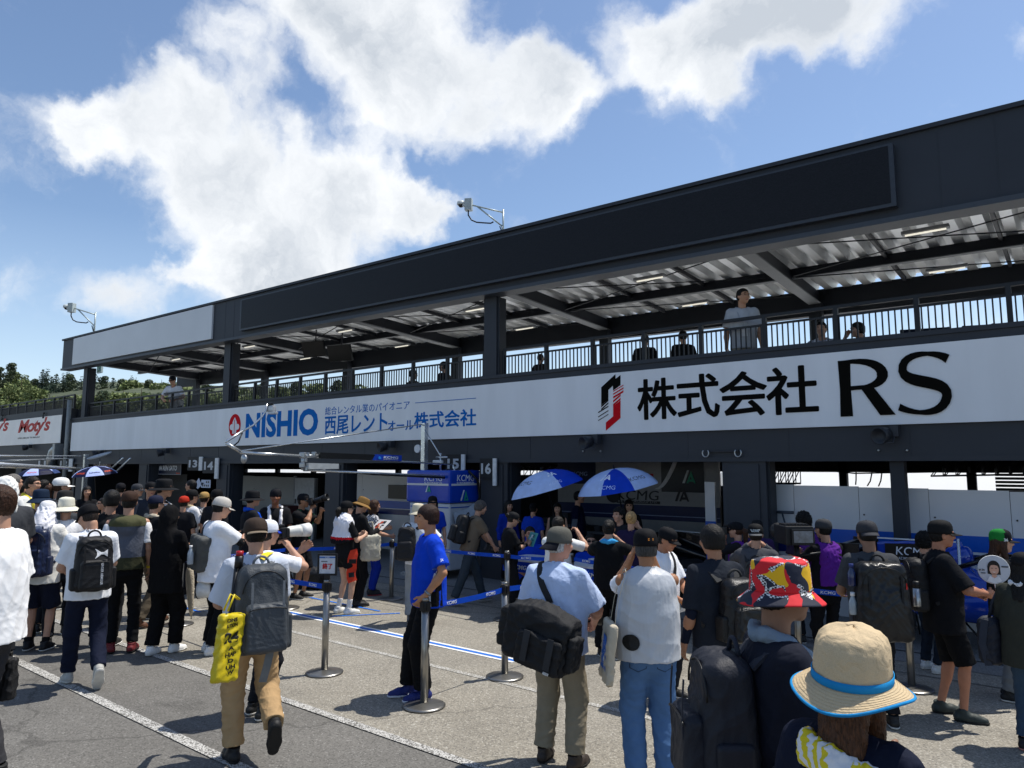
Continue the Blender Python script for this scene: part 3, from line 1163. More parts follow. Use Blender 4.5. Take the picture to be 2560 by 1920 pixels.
  if hair == 'long':
   for q in (-1, 1):
    F.cone(hp(q * .072, -.005, -.01), hp(q * .085, .005, -.22), .034, .030, .03)
   F.cone(hp(0, -.06, -.02), T(0, -.10, 1.33), .085, .08, .04, (Rh @ V3(0, 1, 0), .6))
  if hair == 'bob':
   for q in (-1, 1):
    F.cone(hp(q * .07, -.01, -.01), hp(q * .075, -.005, -.11), .036, .034, .03)
   F.cone(hp(0, -.06, -.02), hp(0, -.065, -.11), .07, .068, .04)
  # open the face
  fz = {'bowl': .035, 'wavy': .035, 'curly': .04, 'bob': .04, 'long': .045}.get(hair, .062)
  F.rbox(hp(0, .125, fz - .15), (.066, .10, .15), .03, .015, Rh, '-')
  if hair in ('short', 'bun', 'ponytail', 'spiky', 'buzz', 'bowl'):
   F.rbox(hp(0, .06, -.10 if hair != 'bowl' else -.12), (.12, .055, .105), .02, .01, Rh, '-')
   F.rbox(hp(0, -.02, -.175 if hair in ('short', 'bun', 'ponytail', 'spiky') else -.16), (.14, .14, .10), .01, .01, Rh, '-')
  if hair == 'bun':
   F.ell(hp(0, -.125, .045), (.045, .04, .045), .012, Rh)
  if hair == 'ponytail':
   F.cone(hp(0, -.10, .03), hp(0, -.16, -.02), .03, .045, .02)
   F.cone(hp(0, -.16, -.02), hp(0, -.15, -.17), .05, .03, .02)

  def strands(Vv, Q):
   L = (Vv - hc) @ Rh
   a = np.arctan2(L[:, 0], L[:, 2] + .05 + (L[:, 1] + .03) * .6)
   b = np.arctan2(L[:, 0], -L[:, 1])
   rng = np.random.default_rng(seed)
   am = {'spiky': .010, 'curly': .010, 'wavy': .005, 'buzz': .0006, 'bowl': .0012}.get(hair, .0022)
   h = .6 * np.sin(a * 23 + 1.3 * np.sin(L[:, 1] * 25 + 1)) + .5 * np.sin(b * 17 + 1.9 * np.sin(L[:, 2] * 22)) + .9 * rng.normal(size=len(Vv)) * (1 if hair in ('spiky', 'curly') else .8)
   return hc + (Vv + vnormals(Vv, Q) * (am * h / 1.6)[:, None] - hc) * HS
  p.hair = emit(F, 'hair', hm, extra_v=strands, rel=0)
 # hats -----------------------------------------------------------------------
 Mh = Matrix.Translation(Vector(hc * s)) @ Matrix(Rh.tolist()).to_4x4() @ Matrix.Scale(s * HS, 4)
 p.Mh = Mh
 if hat:
  p.hat = make_hat(p, hat, hatc, hatk, band)
 if glasses:
  b = MB(); b.M = Mh
  for q in (-1, 1):
   if glasses == 'sun':
    b.cbox((q * .033, .103, .014), (.048, .006, .030), bev=.002)
   else:
    b.tube([(q * .033 + .024 * math.cos(a), .104, .013 + .016 * math.sin(a)) for a in np.linspace(0, 2 * math.pi, 11)], .0016, 4)
   b.beam((q * .056, .098, .020), (q * .080, .0, .018), .003, .008 if glasses == 'sun' else .004)
  b.beam((-.012, .106, .018), (.012, .106, .018), .004)
  b.build('sunglasses' if glasses == 'sun' else 'spectacles', mat('#0b0b0d', .15, spec=.6) if glasses == 'sun' else mat('#2a2522', .3), root)
 if towel:
  F = Field(T(-.26, -.24, 1.0), T(.26, .30, 1.62), vox * N)
  for q in (-1, 1):
   pts = [T(0, -.085, 1.475), T(q * .062, -.065, 1.485), T(q * .095, .0, 1.46), T(q * .09, .085, 1.40), T(q * .085, .14, 1.28), T(q * .08, .15, 1.10 if towel[1] == 'long' else 1.24)]
   for a, b2 in zip(pts[:-1], pts[1:]):
    F.cone(a, b2, .032, .034, .012)
  emit(F, 'towel', cloth(towel[0], .95, bump=.5), fold=.008, wl=.05)
 PEOPLE.append(p)
 return p

def _cone_flat(self, a, b, ra, rb, k=.02, sq=None, op='+', flat=False, _old=Field.cone):
 if not flat:
  return _old(self, a, b, ra, rb, k, sq, op)
 a, b = np.array(a, float), np.array(b, float)
 ba = b - a
 L = float(ba @ ba)
 ln = math.sqrt(L)
 n = f = None
 if sq:
  n = np.array(sq[0], float); f = sq[1]

 def fn(X, Y, Z):
  x, y, z = X - a[0], Y - a[1], Z - a[2]
  tt = (x * ba[0] + y * ba[1] + z * ba[2]) / L
  t = np.clip(tt, 0, 1)
  x, y, z = x - t * ba[0], y - t * ba[1], z - t * ba[2]
  return np.maximum(np.sqrt(x * x + y * y + z * z) - (ra + (rb - ra) * t), (tt - 1) * ln)
 R = max(ra, rb)
 self.apply(np.minimum(a, b) - R, np.maximum(a, b) + R, fn, k, op)

Field.cone = _cone_flat

def brim_mesh(b, sx, sy, w, ang, z0, droop, rot=0.0, n=14, th=.004, cy=-.012):
 """curved peak of a cap in the head's frame"""
 V, F = [], []
 for j in range(5):
  t = j / 4
  for i in range(n + 1):
   a = math.radians(-ang + 2 * ang * i / n)
   ix, iy = sx * math.sin(a), sy * math.cos(a)
   c = math.cos(a / math.radians(ang) * math.pi / 2 * .92)
   xx, yy = ix * (1 + .02 * t), iy + w * t * c ** .55
   zz = z0 - droop * t - .34 * (xx * xx) / .09 * .1 * (1 + t * 1.2)
   ca, sa = math.cos(rot), math.sin(rot)
   V.append((xx * ca - yy * sa, xx * sa + yy * ca + cy, zz))
 m = n + 1
 base = len(V)
 V += [(x, y, z - th) for x, y, z in V]
 for j in range(4):
  for i in range(n):
   q = j * m + i
   F.append((q, q + 1, q + m + 1, q + m))
   F.append((base + q + m, base + q + m + 1, base + q + 1, base + q))
 for i in range(n):
  q = 4 * m + i
  F.append((q, q + 1, base + q + 1, base + q))
 for j in range(4):
  for e in (0, n):
   q = j * m + e
   F.append((q, q + m, base + q + m, base + q))
 b.add(V, F, True)

def make_hat(p, kind, col, k=None, band=None):
 k = dict(k or {})
 m = k.get('mat') or cloth(col, .8, bump=.15, bscale=30)
 near = p.depth < 4
 seg = 72 if near else 28
 b = MB(); b.M = p.Mh
 if kind.startswith('cap'):
  sx, sy = k.get('sx', .094), k.get('sy', .114)
  prof = [(1.0, .018), (1.0, .045), (.975, .072), (.90, .098), (.76, .118), (.52, .132), (.25, .138), (.02, .139)]
  if k.get('tall'):
   prof = [(r, z * 1.0 if i < 2 else z + .014) for i, (r, z) in enumerate(prof)]
  wob = lambda i, a: (-.012 * max(0, 1 - abs(math.sin(3 * a)) * 9), .0)
  b.lathe([(.97, .018)] + prof, (0, -.012, 0), seg if near else 36, sx, sy, wob=lambda i, a: (-.018 * max(0, 1 - abs(math.sin(3 * a)) * 6) if i < 7 else 0, 0))
  b.lathe([(.006, .136), (.006, .143), (.001, .144)], (0, -.012, 0), 8)
  o = b.build('cap', [m, cloth(k['two'])] if 'two' in k else m, p.root)
  if 'two' in k:
   iv = p.Mh.inverted()
   for q in o.data.polygons:
    if (iv @ q.center).y < .015:
     q.material_index = 1
  bb = MB(); bb.M = p.Mh
  brim_mesh(bb, sx * .99, sy * .99, k.get('brim', .072), 58, .024, k.get('droop', .016), math.pi if kind == 'cap_back' else 0.0)
  bb.build('brim', k.get('bmat') or (cloth(k['bcol']) if 'bcol' in k else m), o)
  return o
 if kind == 'beanie':
  b.lathe([(1.0, .01), (1.03, .03), (1.0, .075), (.9, .105), (.72, .128), (.4, .143), (.02, .148)], (0, -.012, 0), seg, .095, .114)
  return b.build('beanie', m, p.root)
 if kind == 'hood_towel':
  F = Field(p.hc - .26, p.hc + .26, p.vox / p.s)
  hp = lambda *a: p.hc + p.Rh @ V3(*a)
  F.ell(hp(0, -.015, .035), (.10, .12, .115), 0, p.Rh)
  F.cone(hp(0, -.05, -.01), hp(0, -.075, -.17), .10, .095, .03)
  F.rbox(hp(0, .12, -.05), (.07, .09, .11), .03, .015, p.Rh, '-')
  V, Q = F.surface()
  V = folds(relax(V, Q), Q, .010, .07, 5, (1.3, 1.3, .6))
  return put('head_towel', mesh_from(V * p.s, Q, True), m, p.root)
 # brimmed hats
 cr = k.get('cr', 1.0)
 sx, sy = .096 * cr, .115 * cr
 w = k.get('w', .065)
 drop = k.get('drop', .045)
 flat = k.get('flat', False)
 hgt = k.get('h', 1.0)
 prof = [(1.03, .012), (1.02, .03), (.99, .06), (.955, .09), (.91, .112), (.84, .124), (.62, .132), (.32, .135), (.02, .136)] if not flat else \
  [(1.04, .012), (1.03, .03), (1.01, .06), (.985, .09), (.955, .110), (.92, .119), (.70, .127), (.35, .131), (.02, .132)]
 if k.get('round'):
  prof = [(1.03, .012), (1.04, .035), (1.02, .065), (.97, .095), (.87, .118), (.72, .132), (.5, .140), (.25, .144), (.02, .145)]
 prof = [(r, z * hgt) for r, z in prof]
 lump = k.get('lump', 0)
 rng = random.Random(11)
 ph = [rng.uniform(0, 6) for _ in range(8)]

 def wob(i, a):
  if not lump:
   return (.012 * math.sin(3 * a + ph[0]) * (i > 2), .003 * math.sin(2 * a + ph[1]) * (i > 3))
  t = i / len(prof)
  return (lump * (.03 * math.sin(5 * a + ph[0] + 2 * t) + .025 * math.sin(9 * a + ph[1] - 4 * t) + .015 * math.sin(17 * a + 9 * t)) * (.3 + t), lump * .006 * math.sin(4 * a + ph[2] + 3 * t) * t)
 if near:      # denser profile
  pr = []
  for (r0, z0), (r1, z1) in zip(prof[:-1], prof[1:]):
   pr += [(r0 + (r1 - r0) * t / 3, z0 + (z1 - z0) * t / 3) for t in range(3)]
  pr.append(prof[-1])
  b.lathe(pr, (0, -.012, 0), seg, sx, sy, wob=lambda i, a: wob(i / 3, a))
 else:
  b.lathe(prof, (0, -.012, 0), seg, sx, sy, wob=wob)
 o = b.build(k.get('name', 'bucket_hat'), m, p.root)
 bb = MB(); bb.M = p.Mh
 wave = k.get('wave', .0)
 n = 8
 rows = []
 for j in range(n + 1):
  t = j / n
  rows.append((1.03 + (w / sx) * t, .014 - drop * t ** k.get('curve', 1.2)))
 rows2 = [(r, z - .004) for r, z in rows[::-1]]
 if k.get('up'):
  pass

 def wb(i, a):
  j = i if i <= n else 2 * n + 1 - i
  t = j / n
  v = wave * t * (math.sin(2 * a + 1.1) + .6 * math.sin(3 * a + 2.0))
  up = k.get('up', 0) * t * t * max(0, math.cos(a - k.get('upa', 0))) ** 3
  return (0, v + up)
 sxx = sx
 bb.lathe(rows + rows2, (0, -.012, 0), seg, sx, sx * 1.0 + (sy - sx) * .9, wob=wb, cap=False)
 bo = bb.build('brim', k.get('bmat') or m, o)
 if k.get('stitch'):
  for j in range(1, 8):
   e = MB(); e.M = p.Mh
   r, z = 1.03 + (w / sx) * j / 8, .014 - drop * (j / 8) ** k.get('curve', 1.2)
   pts = [(r * math.cos(a) * sx, r * math.sin(a) * (sx + (sy - sx) * .9) - .012, z + wb(j, a)[1] + .0008) for a in np.linspace(0, 2 * math.pi, seg + 1)]
   e.tube(pts, .0009, 4, cap=False)
   e.build('stitching', k['bmat'] if 'bmat' in k else m, o)
 if 'edge' in k:
  e = MB(); e.M = p.Mh
  pts = []
  for q in range(seg + 1):
   a = 2 * math.pi * q / seg
   r, z = rows[-1]
   dz = wb(n, a)[1]
   pts.append((r * math.cos(a) * sx, r * math.sin(a) * (sx + (sy - sx) * .9) - .012, z + dz - .002))
  e.tube(pts, .0055, 6, cap=False)
  e.build('brim_edge', cloth(k['edge']), bo)
 if band:
  e = MB(); e.M = p.Mh
  e.lathe([(1.07, .012), (1.085, .014), (1.085, band[1]), (1.06, band[1] + .001)], (0, -.012, 0), seg, sx, sy, cap=False)
  e.build('hat_band', cloth(band[0]), o)
 return o

# ------------------------------------------------------------------ things people carry
def local_root(p, name, label, cat, o, group=None):
 """a thing of its own placed in a person's frame; returns (empty, offset matrix)"""
 w = p.M @ Vector(o)
 e = thing(name, label, cat, w, p.rz, group)
 return e, Matrix.Translation(-Vector(o))

def strap_path(p, pts, off=.012):
 """press a strap's path onto the wearer's clothes"""
 if p.top is None:
  return [Vector(q) for q in pts]
 if not hasattr(p, 'bvh'):
  p.bvh = bvh_of(p.top)
 out = []
 for q in pts:
  q = Vector(q)
  axis = Vector(p.T(0, 0, 1.15) * p.s)
  c = Vector((axis.x, axis.y, min(q.z, p.T(0, 0, 1.36)[2] * p.s)))
  d = (q - c)
  if d.length < 1e-4:
   out.append(q); continue
  d.normalize()
  h = p.bvh.ray_cast(c + d * .6, -d)
  out.append(h[0] + d * off if h[0] is not None else q)
 return out

def backpack(p, label, col, w=.30, h=.46, d=.17, z=1.21, pocket=True, gloss=.6, strapc=None, colm=None, x=0.0, tilt=0, handle=True, top=True, group=None, bump=.3, pockc=None, y=None, straps=True, name='backpack', seed=1):
 s = p.s
 m = colm or mat(col, gloss, bump=bump, bscale=120, spec=.35)
 ms = mat(strapc or col, .8, bump=.3)
 R = p.Rt @ RY(math.radians(tilt))
 yb = y if y is not None else -.125 - d / 2
 c = p.T(x, yb, z)
 base = (c + R @ V3(0, 0, -h / 2)) * s
 root, MO = local_root(p, name, label, 'backpack', base, group)
 vox = min(max(p.depth / 720 * .9, .006), .016) / s
 F = Field(c - .42, c + .42, vox)
 F.rbox(c, (w / 2, d / 2, h / 2), min(.07, d * .45), .0, R, taper=.10)
 F.ell(c + R @ V3(0, -d * .25, -h * .12), (w * .42, d * .42, h * .36), .04, R)
 V, Q = F.surface()
 V = folds(relax(V, Q), Q, .0045, .12, seed + 3)
 o = put('main_compartment', mesh_from(V * s - base, Q, True), m, root)
 root['_main'] = 1
 del root['_main']
 p.pack = (root, o, c, R, base)
 if pocket:
  F = Field(c - .42, c + .42, vox)
  F.rbox(c + R @ V3(0, -d * .62, -h * .18), (w * .40, d * .24, h * .27), .035, 0, R, taper=.06)
  V, Q = F.surface()
  V = folds(relax(V, Q), Q, .0035, .10, seed + 5)
  put('front_pocket', mesh_from(V * s - base, Q, True), pockc and mat(pockc, gloss, bump=.3) or m, root)
  for q in (-1, 1):
   F = Field(c - .42, c + .42, vox)
   F.rbox(c + R @ V3(q * w * .5, 0, -h * .27), (.03, d * .34, h * .2), .022, 0, R)
   V, Q = F.surface()
   put('side_pocket', mesh_from(relax(V, Q) * s - base, Q, True), m, root)
 b = MB(); b.M = MO
 # zip line over the top
 pts = []
 for i in range(15):
  a = math.pi * (i / 14)
  pts.append((c + R @ V3(math.cos(a) * w * .43, -d * .44, h * .20 + math.sin(a) * h * .24)) * s)
 b.tube(pts, .0045 * s, 5)
 b.build('zip', mat('#050506', .5), root)
 if p.depth < 9:
  for q in (-1, 1):
   b = MB(); b.M = MO
   b.strip([(c + R @ V3(q * w * .30, -d * (.50 + .30 * pocket) - .012 + .03 * abs(t - .4), h * (.34 - .72 * t))) * s for t in (0, .25, .5, .75, 1)], (1, 0, 0), .016, .004)
   b.build('webbing', ms, root)
  if pocket:
   b = MB(); b.M = MO
   b.tube([(c + R @ V3(w * .36 * math.cos(a), -d * .84 - .002, h * .02 + .02 * math.sin(a))) * s for a in np.linspace(0, math.pi, 9)], .004 * s, 5)
   b.build('pocket_zip', mat('#08080a', .4), root)
 if handle:
  b = MB(); b.M = MO
  pts = [(c + R @ V3(.055 * math.cos(a), d * .25, h * .49 + .055 * math.sin(a))) * s for a in np.linspace(0, math.pi, 9)]
  b.tube(pts, .010 * s, 6)
  b.build('handle', ms, root)
 if straps:
  for q in (-1, 1):
   P0 = [(q * .085 + x * .6, -.13, z + h * .42), (q * .10, -.10, 1.455), (q * .11, -.04, 1.485), (q * .118, .03, 1.47), (q * .122, .09, 1.40), (q * .125, .125, 1.30), (q * .135, .12, 1.19),
                  (q * .155, .08, 1.10), (q * .17, .0, 1.06), (q * .155, -.09, 1.03)]
   pts = strap_path(p, [p.T(*a) * s for a in P0], .014 * s)
   for _ in range(3):
    pts = [pts[0]] + [(pts[i - 1] + pts[i] * 2 + pts[i + 1]) / 4 for i in range(1, len(pts) - 1)] + [pts[-1]]
   b = MB(); b.M = MO
   wd = [Vector(p.Rt @ V3(1, 0, 0))] * 7 + [Vector((0, .3, 1))] * 3
   b.strip(pts, wd, [.052 * s] * 7 + [.03 * s] * 3, .012 * s)
   b.build('shoulder_strap', ms, root)
 return root

def camera_thing(p, label, lens=.12, r=.038, lensc='#111113', where=None, d=None, body=True, hood=True, up=0.0, group=None, white=False):
 """a stills camera in a person's hands: body, lens, hood"""
 s = p.s
 if where is None:
  where = p.hc + p.Rh @ V3(0, .145, .0)
 c = np.array(where) * s
 d = np.array(d if d is not None else p.Rh @ V3(0, 1, math.tan(math.radians(up))), float)
 d /= np.linalg.norm(d)
 root, MO = local_root(p, 'camera', label, 'camera', c, group)
 x = np.cross(d, V3(0, 0, 1)); x /= np.linalg.norm(x)
 u = np.cross(x, d)
 Rm = Matrix((tuple(x), tuple(d), tuple(u))).transposed()
 bk = mat('#0d0d0f', .5, bump=.2)
 if body:
  b = MB(); b.M = MO @ Matrix.Translation(Vector(c)) @ Rm.to_4x4()
  b.box((-.068, -.03, -.045), (.068, .03, .045), .008)
  b.box((-.025, -.035, .045), (.025, .025, .072), .008)
  b.box((.045, .01, -.045), (.078, .045, .04), .012)
  b.build('camera_body', bk, root)
 b = MB(); b.M = MO @ Matrix.Translation(Vector(c)) @ Rm.to_4x4() @ Matrix.Rotation(-math.pi / 2, 4, 'X')
 b.lathe([(r * .8, .02), (r * .82, .03 + lens * .2), (r, .04 + lens * .25), (r * 1.02, .04 + lens * .6), (r * 1.08, .04 + lens * .62), (r * 1.08, .04 + lens * .8)], (0, 0, 0), 18)
 b.build('lens', mat(lensc, .4, spec=.5), root)
 if hood:
  b = MB(); b.M = MO @ Matrix.Translation(Vector(c)) @ Rm.to_4x4() @ Matrix.Rotation(-math.pi / 2, 4, 'X')
  b.lathe([(r * 1.12, .04 + lens * .78), (r * 1.3, .04 + lens * 1.25), (r * 1.22, .04 + lens * 1.25), (r * 1.0, .04 + lens * .85)], (0, 0, 0), 18)
  b.build('lens_hood', mat('#0a0a0b' if not white else '#d8d8d4', .5), root)
 return root

def shoulder_strap(p, parent, MO, side, m, to, w=.04, back=False):
 """a diagonal strap over one shoulder down to a bag at 'to' (local)"""
 s = p.s
 q = side
 P0 = [(q * .10, -.02, 1.48), (q * .07, -.11, 1.40), (q * .0, -.14, 1.27), (-q * .09, -.13, 1.13)]
 P1 = [(q * .10, .03, 1.47), (q * .06, .11, 1.38), (-q * .02, .14, 1.24), (-q * .10, .12, 1.10)]
 for PP in (P0, P1):
  PQ = [np.array(PP[0]) + (np.array(PP[1]) - np.array(PP[0])) * 0]
  for a_, b_ in zip(PP[:-1], PP[1:]):
   PQ += [np.array(a_) + (np.array(b_) - np.array(a_)) * f for f in (.34, .67, 1)]
  pts = strap_path(p, [p.T(*a) * s for a in PQ], .014 * s) + [Vector(np.array(to) * s)]
  for _ in range(4):
   pts = [pts[0]] + [(pts[i - 1] + pts[i] * 2 + pts[i + 1]) / 4 for i in range(1, len(pts) - 1)] + [pts[-1]]
  b = MB(); b.M = MO
  b.strip(pts, [Vector((1, 0, .3))] * len(pts), w * s, .006 * s)
  b.build('strap', m, parent)
# ------------------------------------------------------------------ ground
def ground_mat(base, dark, light, speck, name, bump=.6, patch=.10, scale=1.0):
 m = bpy.data.materials.new(name)
 m.use_nodes = True
 nt = m.node_tree
 N, L = nt.nodes, nt.links
 b = N['Principled BSDF']
 b.inputs['Roughness'].default_value = .85
 b.inputs['Specular IOR Level'].default_value = .3
 tc = N.new('ShaderNodeTexCoord')
 vo = N.new('ShaderNodeTexVoronoi'); vo.inputs['Scale'].default_value = 95 * scale
 L.new(tc.outputs['Object'], vo.inputs['Vector'])
 sp = N.new('ShaderNodeSeparateColor'); L.new(vo.outputs['Color'], sp.inputs[0])
 r = N.new('ShaderNodeValToRGB')
 e = r.color_ramp.elements
 e[0].position = 0; e[0].color = (*dark, 1)
 e[1].position = 1; e[1].color = (*light, 1)
 q = e.new(.45); q.color = (*base, 1)
 q = e.new(1 - speck); q.color = (*[c * 1.1 for c in base], 1)
 L.new(sp.outputs[0], r.inputs[0])
 n = N.new('ShaderNodeTexNoise'); n.inputs['Scale'].default_value = .9; n.inputs['Detail'].default_value = 8; n.inputs['Roughness'].default_value = .65
 L.new(tc.outputs['Object'], n.inputs['Vector'])
 mr = N.new('ShaderNodeMapRange'); mr.inputs['From Min'].default_value = .3; mr.inputs['From Max'].default_value = .7
 mr.inputs['To Min'].default_value = 1 - patch; mr.inputs['To Max'].default_value = 1 + patch
 L.new(n.outputs['Fac'], mr.inputs['Value'])
 # hairline cracks
 vc = N.new('ShaderNodeTexVoronoi'); vc.feature = 'DISTANCE_TO_EDGE'; vc.inputs['Scale'].default_value = .33
 nd = N.new('ShaderNodeTexNoise'); nd.inputs['Scale'].default_value = 2.5; nd.inputs['Detail'].default_value = 6
 L.new(tc.outputs['Object'], nd.inputs['Vector'])
 mx = N.new('ShaderNodeMixRGB'); mx.inputs['Fac'].default_value = .35
 L.new(tc.outputs['Object'], mx.inputs['Color1']); L.new(nd.outputs['Color'], mx.inputs['Color2'])
 L.new(mx.outputs[0], vc.inputs['Vector'])
 cr = N.new('ShaderNodeMapRange'); cr.inputs['From Min'].default_value = .002; cr.inputs['From Max'].default_value = .006
 cr.inputs['To Min'].default_value = .72; cr.inputs['To Max'].default_value = 1
 L.new(vc.outputs['Distance'], cr.inputs['Value'])
 mm = N.new('ShaderNodeMath'); mm.operation = 'MULTIPLY'; L.new(mr.outputs[0], mm.inputs[0]); L.new(cr.outputs[0], mm.inputs[1])
 # rubber and oil: long streaks along the lane and a few blots
 for sc_, lo, hi, dk in (((.10, 2.2, 1), .56, .70, .86), ((1.3, 1.3, 1), .66, .72, .80)):
  mp = N.new('ShaderNodeMapping'); mp.inputs['Scale'].default_value = sc_; L.new(tc.outputs['Object'], mp.inputs[0])
  ns = N.new('ShaderNodeTexNoise'); ns.inputs['Scale'].default_value = 1.0; ns.inputs['Detail'].default_value = 6; L.new(mp.outputs[0], ns.inputs['Vector'])
  ms = N.new('ShaderNodeMapRange'); ms.inputs['From Min'].default_value = lo; ms.inputs['From Max'].default_value = hi; ms.inputs['To Min'].default_value = 1; ms.inputs['To Max'].default_value = dk
  L.new(ns.outputs['Fac'], ms.inputs['Value'])
  m2 = N.new('ShaderNodeMath'); m2.operation = 'MULTIPLY'; L.new(mm.outputs[0], m2.inputs[0]); L.new(ms.outputs[0], m2.inputs[1])
  mm = m2
 mu = N.new('ShaderNodeVectorMath'); mu.operation = 'SCALE'
 L.new(r.outputs[0], mu.inputs[0]); L.new(mm.outputs[0], mu.inputs['Scale'])
 L.new(mu.outputs[0], b.inputs['Base Color'])
 bp = N.new('ShaderNodeBump'); bp.inputs['Strength'].default_value = bump; bp.inputs['Distance'].default_value = .006
 L.new(sp.outputs[1], bp.inputs['Height']); L.new(bp.outputs[0], b.inputs['Normal'])
 return m

def worn_paint(col, under, wear=.42, scale=110):
 m = bpy.data.materials.new('worn_paint')
 m.use_nodes = True
 nt = m.node_tree
 N, L = nt.nodes, nt.links
 b = N['Principled BSDF']; b.inputs['Roughness'].default_value = .8
 tc = N.new('ShaderNodeTexCoord')
 vo = N.new('ShaderNodeTexVoronoi'); vo.inputs['Scale'].default_value = scale
 L.new(tc.outputs['Object'], vo.inputs['Vector'])
 sp = N.new('ShaderNodeSeparateColor'); L.new(vo.outputs['Color'], sp.inputs[0])
 n = N.new('ShaderNodeTexNoise'); n.inputs['Scale'].default_value = 3; n.inputs['Detail'].default_value = 5
 L.new(tc.outputs['Object'], n.inputs['Vector'])
 ad = N.new('ShaderNodeMath'); ad.operation = 'MULTIPLY_ADD'; ad.inputs[1].default_value = .8; ad.inputs[2].default_value = -.4
 L.new(n.outputs['Fac'], ad.inputs[0])
 su = N.new('ShaderNodeMath'); su.operation = 'ADD'; L.new(sp.outputs[0], su.inputs[0]); L.new(ad.outputs[0], su.inputs[1])
 st = N.new('ShaderNodeMapRange'); st.inputs['From Min'].default_value = wear - .03; st.inputs['From Max'].default_value = wear + .03
 L.new(su.outputs[0], st.inputs['Value'])
 mx = N.new('ShaderNodeMixRGB'); L.new(st.outputs[0], mx.inputs['Fac'])
 mx.inputs['Color1'].default_value = (*under, 1); mx.inputs['Color2'].default_value = (*col, 1)
 L.new(mx.outputs[0], b.inputs['Base Color'])
 return m

def sheet(name, x0, x1, y0, y1, z, m):
 o = MB().add([(x0, y0, z), (x1, y0, z), (x1, y1, z), (x0, y1, z)], [(0, 1, 2, 3)]).build(name, m)
 o['kind'] = 'structure'
 return o

asph = ground_mat((.150, .143, .130), (.09, .086, .078), (.255, .245, .228), .07, 'asphalt', patch=.13, bump=.5)
aggr = ground_mat((.265, .243, .20), (.15, .138, .118), (.43, .41, .355), .14, 'exposed_aggregate', patch=.16, bump=.6)
apr = ground_mat((.20, .195, .185), (.12, .12, .115), (.27, .265, .26), .1, 'apron_concrete', patch=.08, bump=.3)
sheet('ground', -900, 900, -300, 1500, -.008, asph)
sheet('paddock', -220, 60, 17.25, 47, -.004, mat((.46, .44, .40), .85, var=.12, scale=.3))  # pale ground added behind to bounce and reflect sunlight into the roof deck
sheet('pit_lane', -75, 12, 4.02, 8.95, -.004, aggr)
sheet('garage_apron', -75, 12, 8.95, 17.2, .0, apr)
white_worn = worn_paint((.50, .49, .46), (.13, .124, .112), .47)
faint = worn_paint((.50, .49, .46), (.24, .225, .19), .62)
MK = []
MK.append(sheet('road_marking', -75, 12, 3.975, 4.06, .0, white_worn))
MK.append(sheet('road_marking', -75, 12, 2.92, 3.015, .0, white_worn))
MK.append(sheet('road_marking', -75, 12, 5.62, 5.69, .0, faint))
MK.append(sheet('road_marking', -75, 12, 9.42, 9.46, .004, mat('#1b1b1b', .9)))
MK.append(sheet('road_marking', -75, 12, 8.47, 8.50, .0, mat((.13, .125, .11), .9)))
tape_b = mat('#1f6fd0', .5, var=.08)
tape_w = mat((.78, .78, .76), .6, var=.06)
for y, w, m_ in ((6.40, .045, tape_w), (6.345, .05, tape_b), (6.29, .045, tape_w)):
 MK.append(sheet('floor_tape', -9.6, -5.02, y - w / 2, y + w / 2, .001, m_))

def tape(a, b, w=.045):
 A, B = PZ(*a), PZ(*b)
 d = (B - A) / np.linalg.norm(B - A)
 n = np.array([-d[1], d[0], 0]) * w / 2
 o = MB().add([A - n + (0, 0, .0022), B - n + (0, 0, .0022), B + n + (0, 0, .0022), A + n + (0, 0, .0022)], [(0, 1, 2, 3)]).build('floor_tape', tape_b)
 o['kind'] = 'structure'

tape((740, 1487), (950, 1528)); tape((830, 1541), (1000, 1533)); tape((438, 1512), (500, 1530)); tape((380, 1496), (440, 1509))

# ------------------------------------------------------------------ the pit building
Y0, YF = 10.55, 10.42
navy = mat('#2d3138', .55, var=.06, scale=2.5, spec=.35)
navy_d = mat('#1d222b', .55, var=.06, scale=2.5)
steel_d = mat('#20242d', .5, var=.06, scale=3, metal=.0, spec=.4)
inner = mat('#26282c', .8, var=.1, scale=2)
bld = thing('pit_building', 'two storey dark navy pit building with open roofed balcony over garages', 'building', (-13, Y0, 0))
BO = Vector((-13, Y0, 0))

def bpart(name, mb, m, parent=None):
 if mb.M is None:
  mb.v = [tuple(Vector(v) - BO) for v in mb.v]
 return mb.build(name, m, parent or bld)

XL, XR = PY(180, 1058, Y0)[0] - .18, 3.6
LINT = 2.165
PAR = 3.83
zt = np.polyfit([PY(160, 848, YF)[0], PY(1220, 588, YF)[0], PY(2560, 250, YF)[0]], [PY(160, 848, YF)[2], PY(1220, 588, YF)[2], PY(2560, 250, YF)[2]], 1)
zb = np.polyfit([PY(157, 925, YF)[0], PY(1220, 735, YF)[0], PY(2560, 495, YF)[0]], [PY(157, 925, YF)[2], PY(1220, 735, YF)[2], PY(2560, 495, YF)[2]], 1)
ZT, ZB = (lambda x: float(np.polyval(zt, x))), (lambda x: float(np.polyval(zb, x)))
FXL = PY(160, 848, YF)[0]

def slab(x0, x1, y0, y1, z0f, z1f):
 b = MB()
 V = [(x0, y0, z0f(x0)), (x1, y0, z0f(x1)), (x1, y1, z0f(x1)), (x0, y1, z0f(x0)), (x0, y0, z1f(x0)), (x1, y0, z1f(x1)), (x1, y1, z1f(x1)), (x0, y1, z1f(x0))]
 return b.add(V, [(0, 3, 2, 1), (4, 5, 6, 7), (0, 1, 5, 4), (1, 2, 6, 5), (2, 3, 7, 6), (3, 0, 4, 7)])

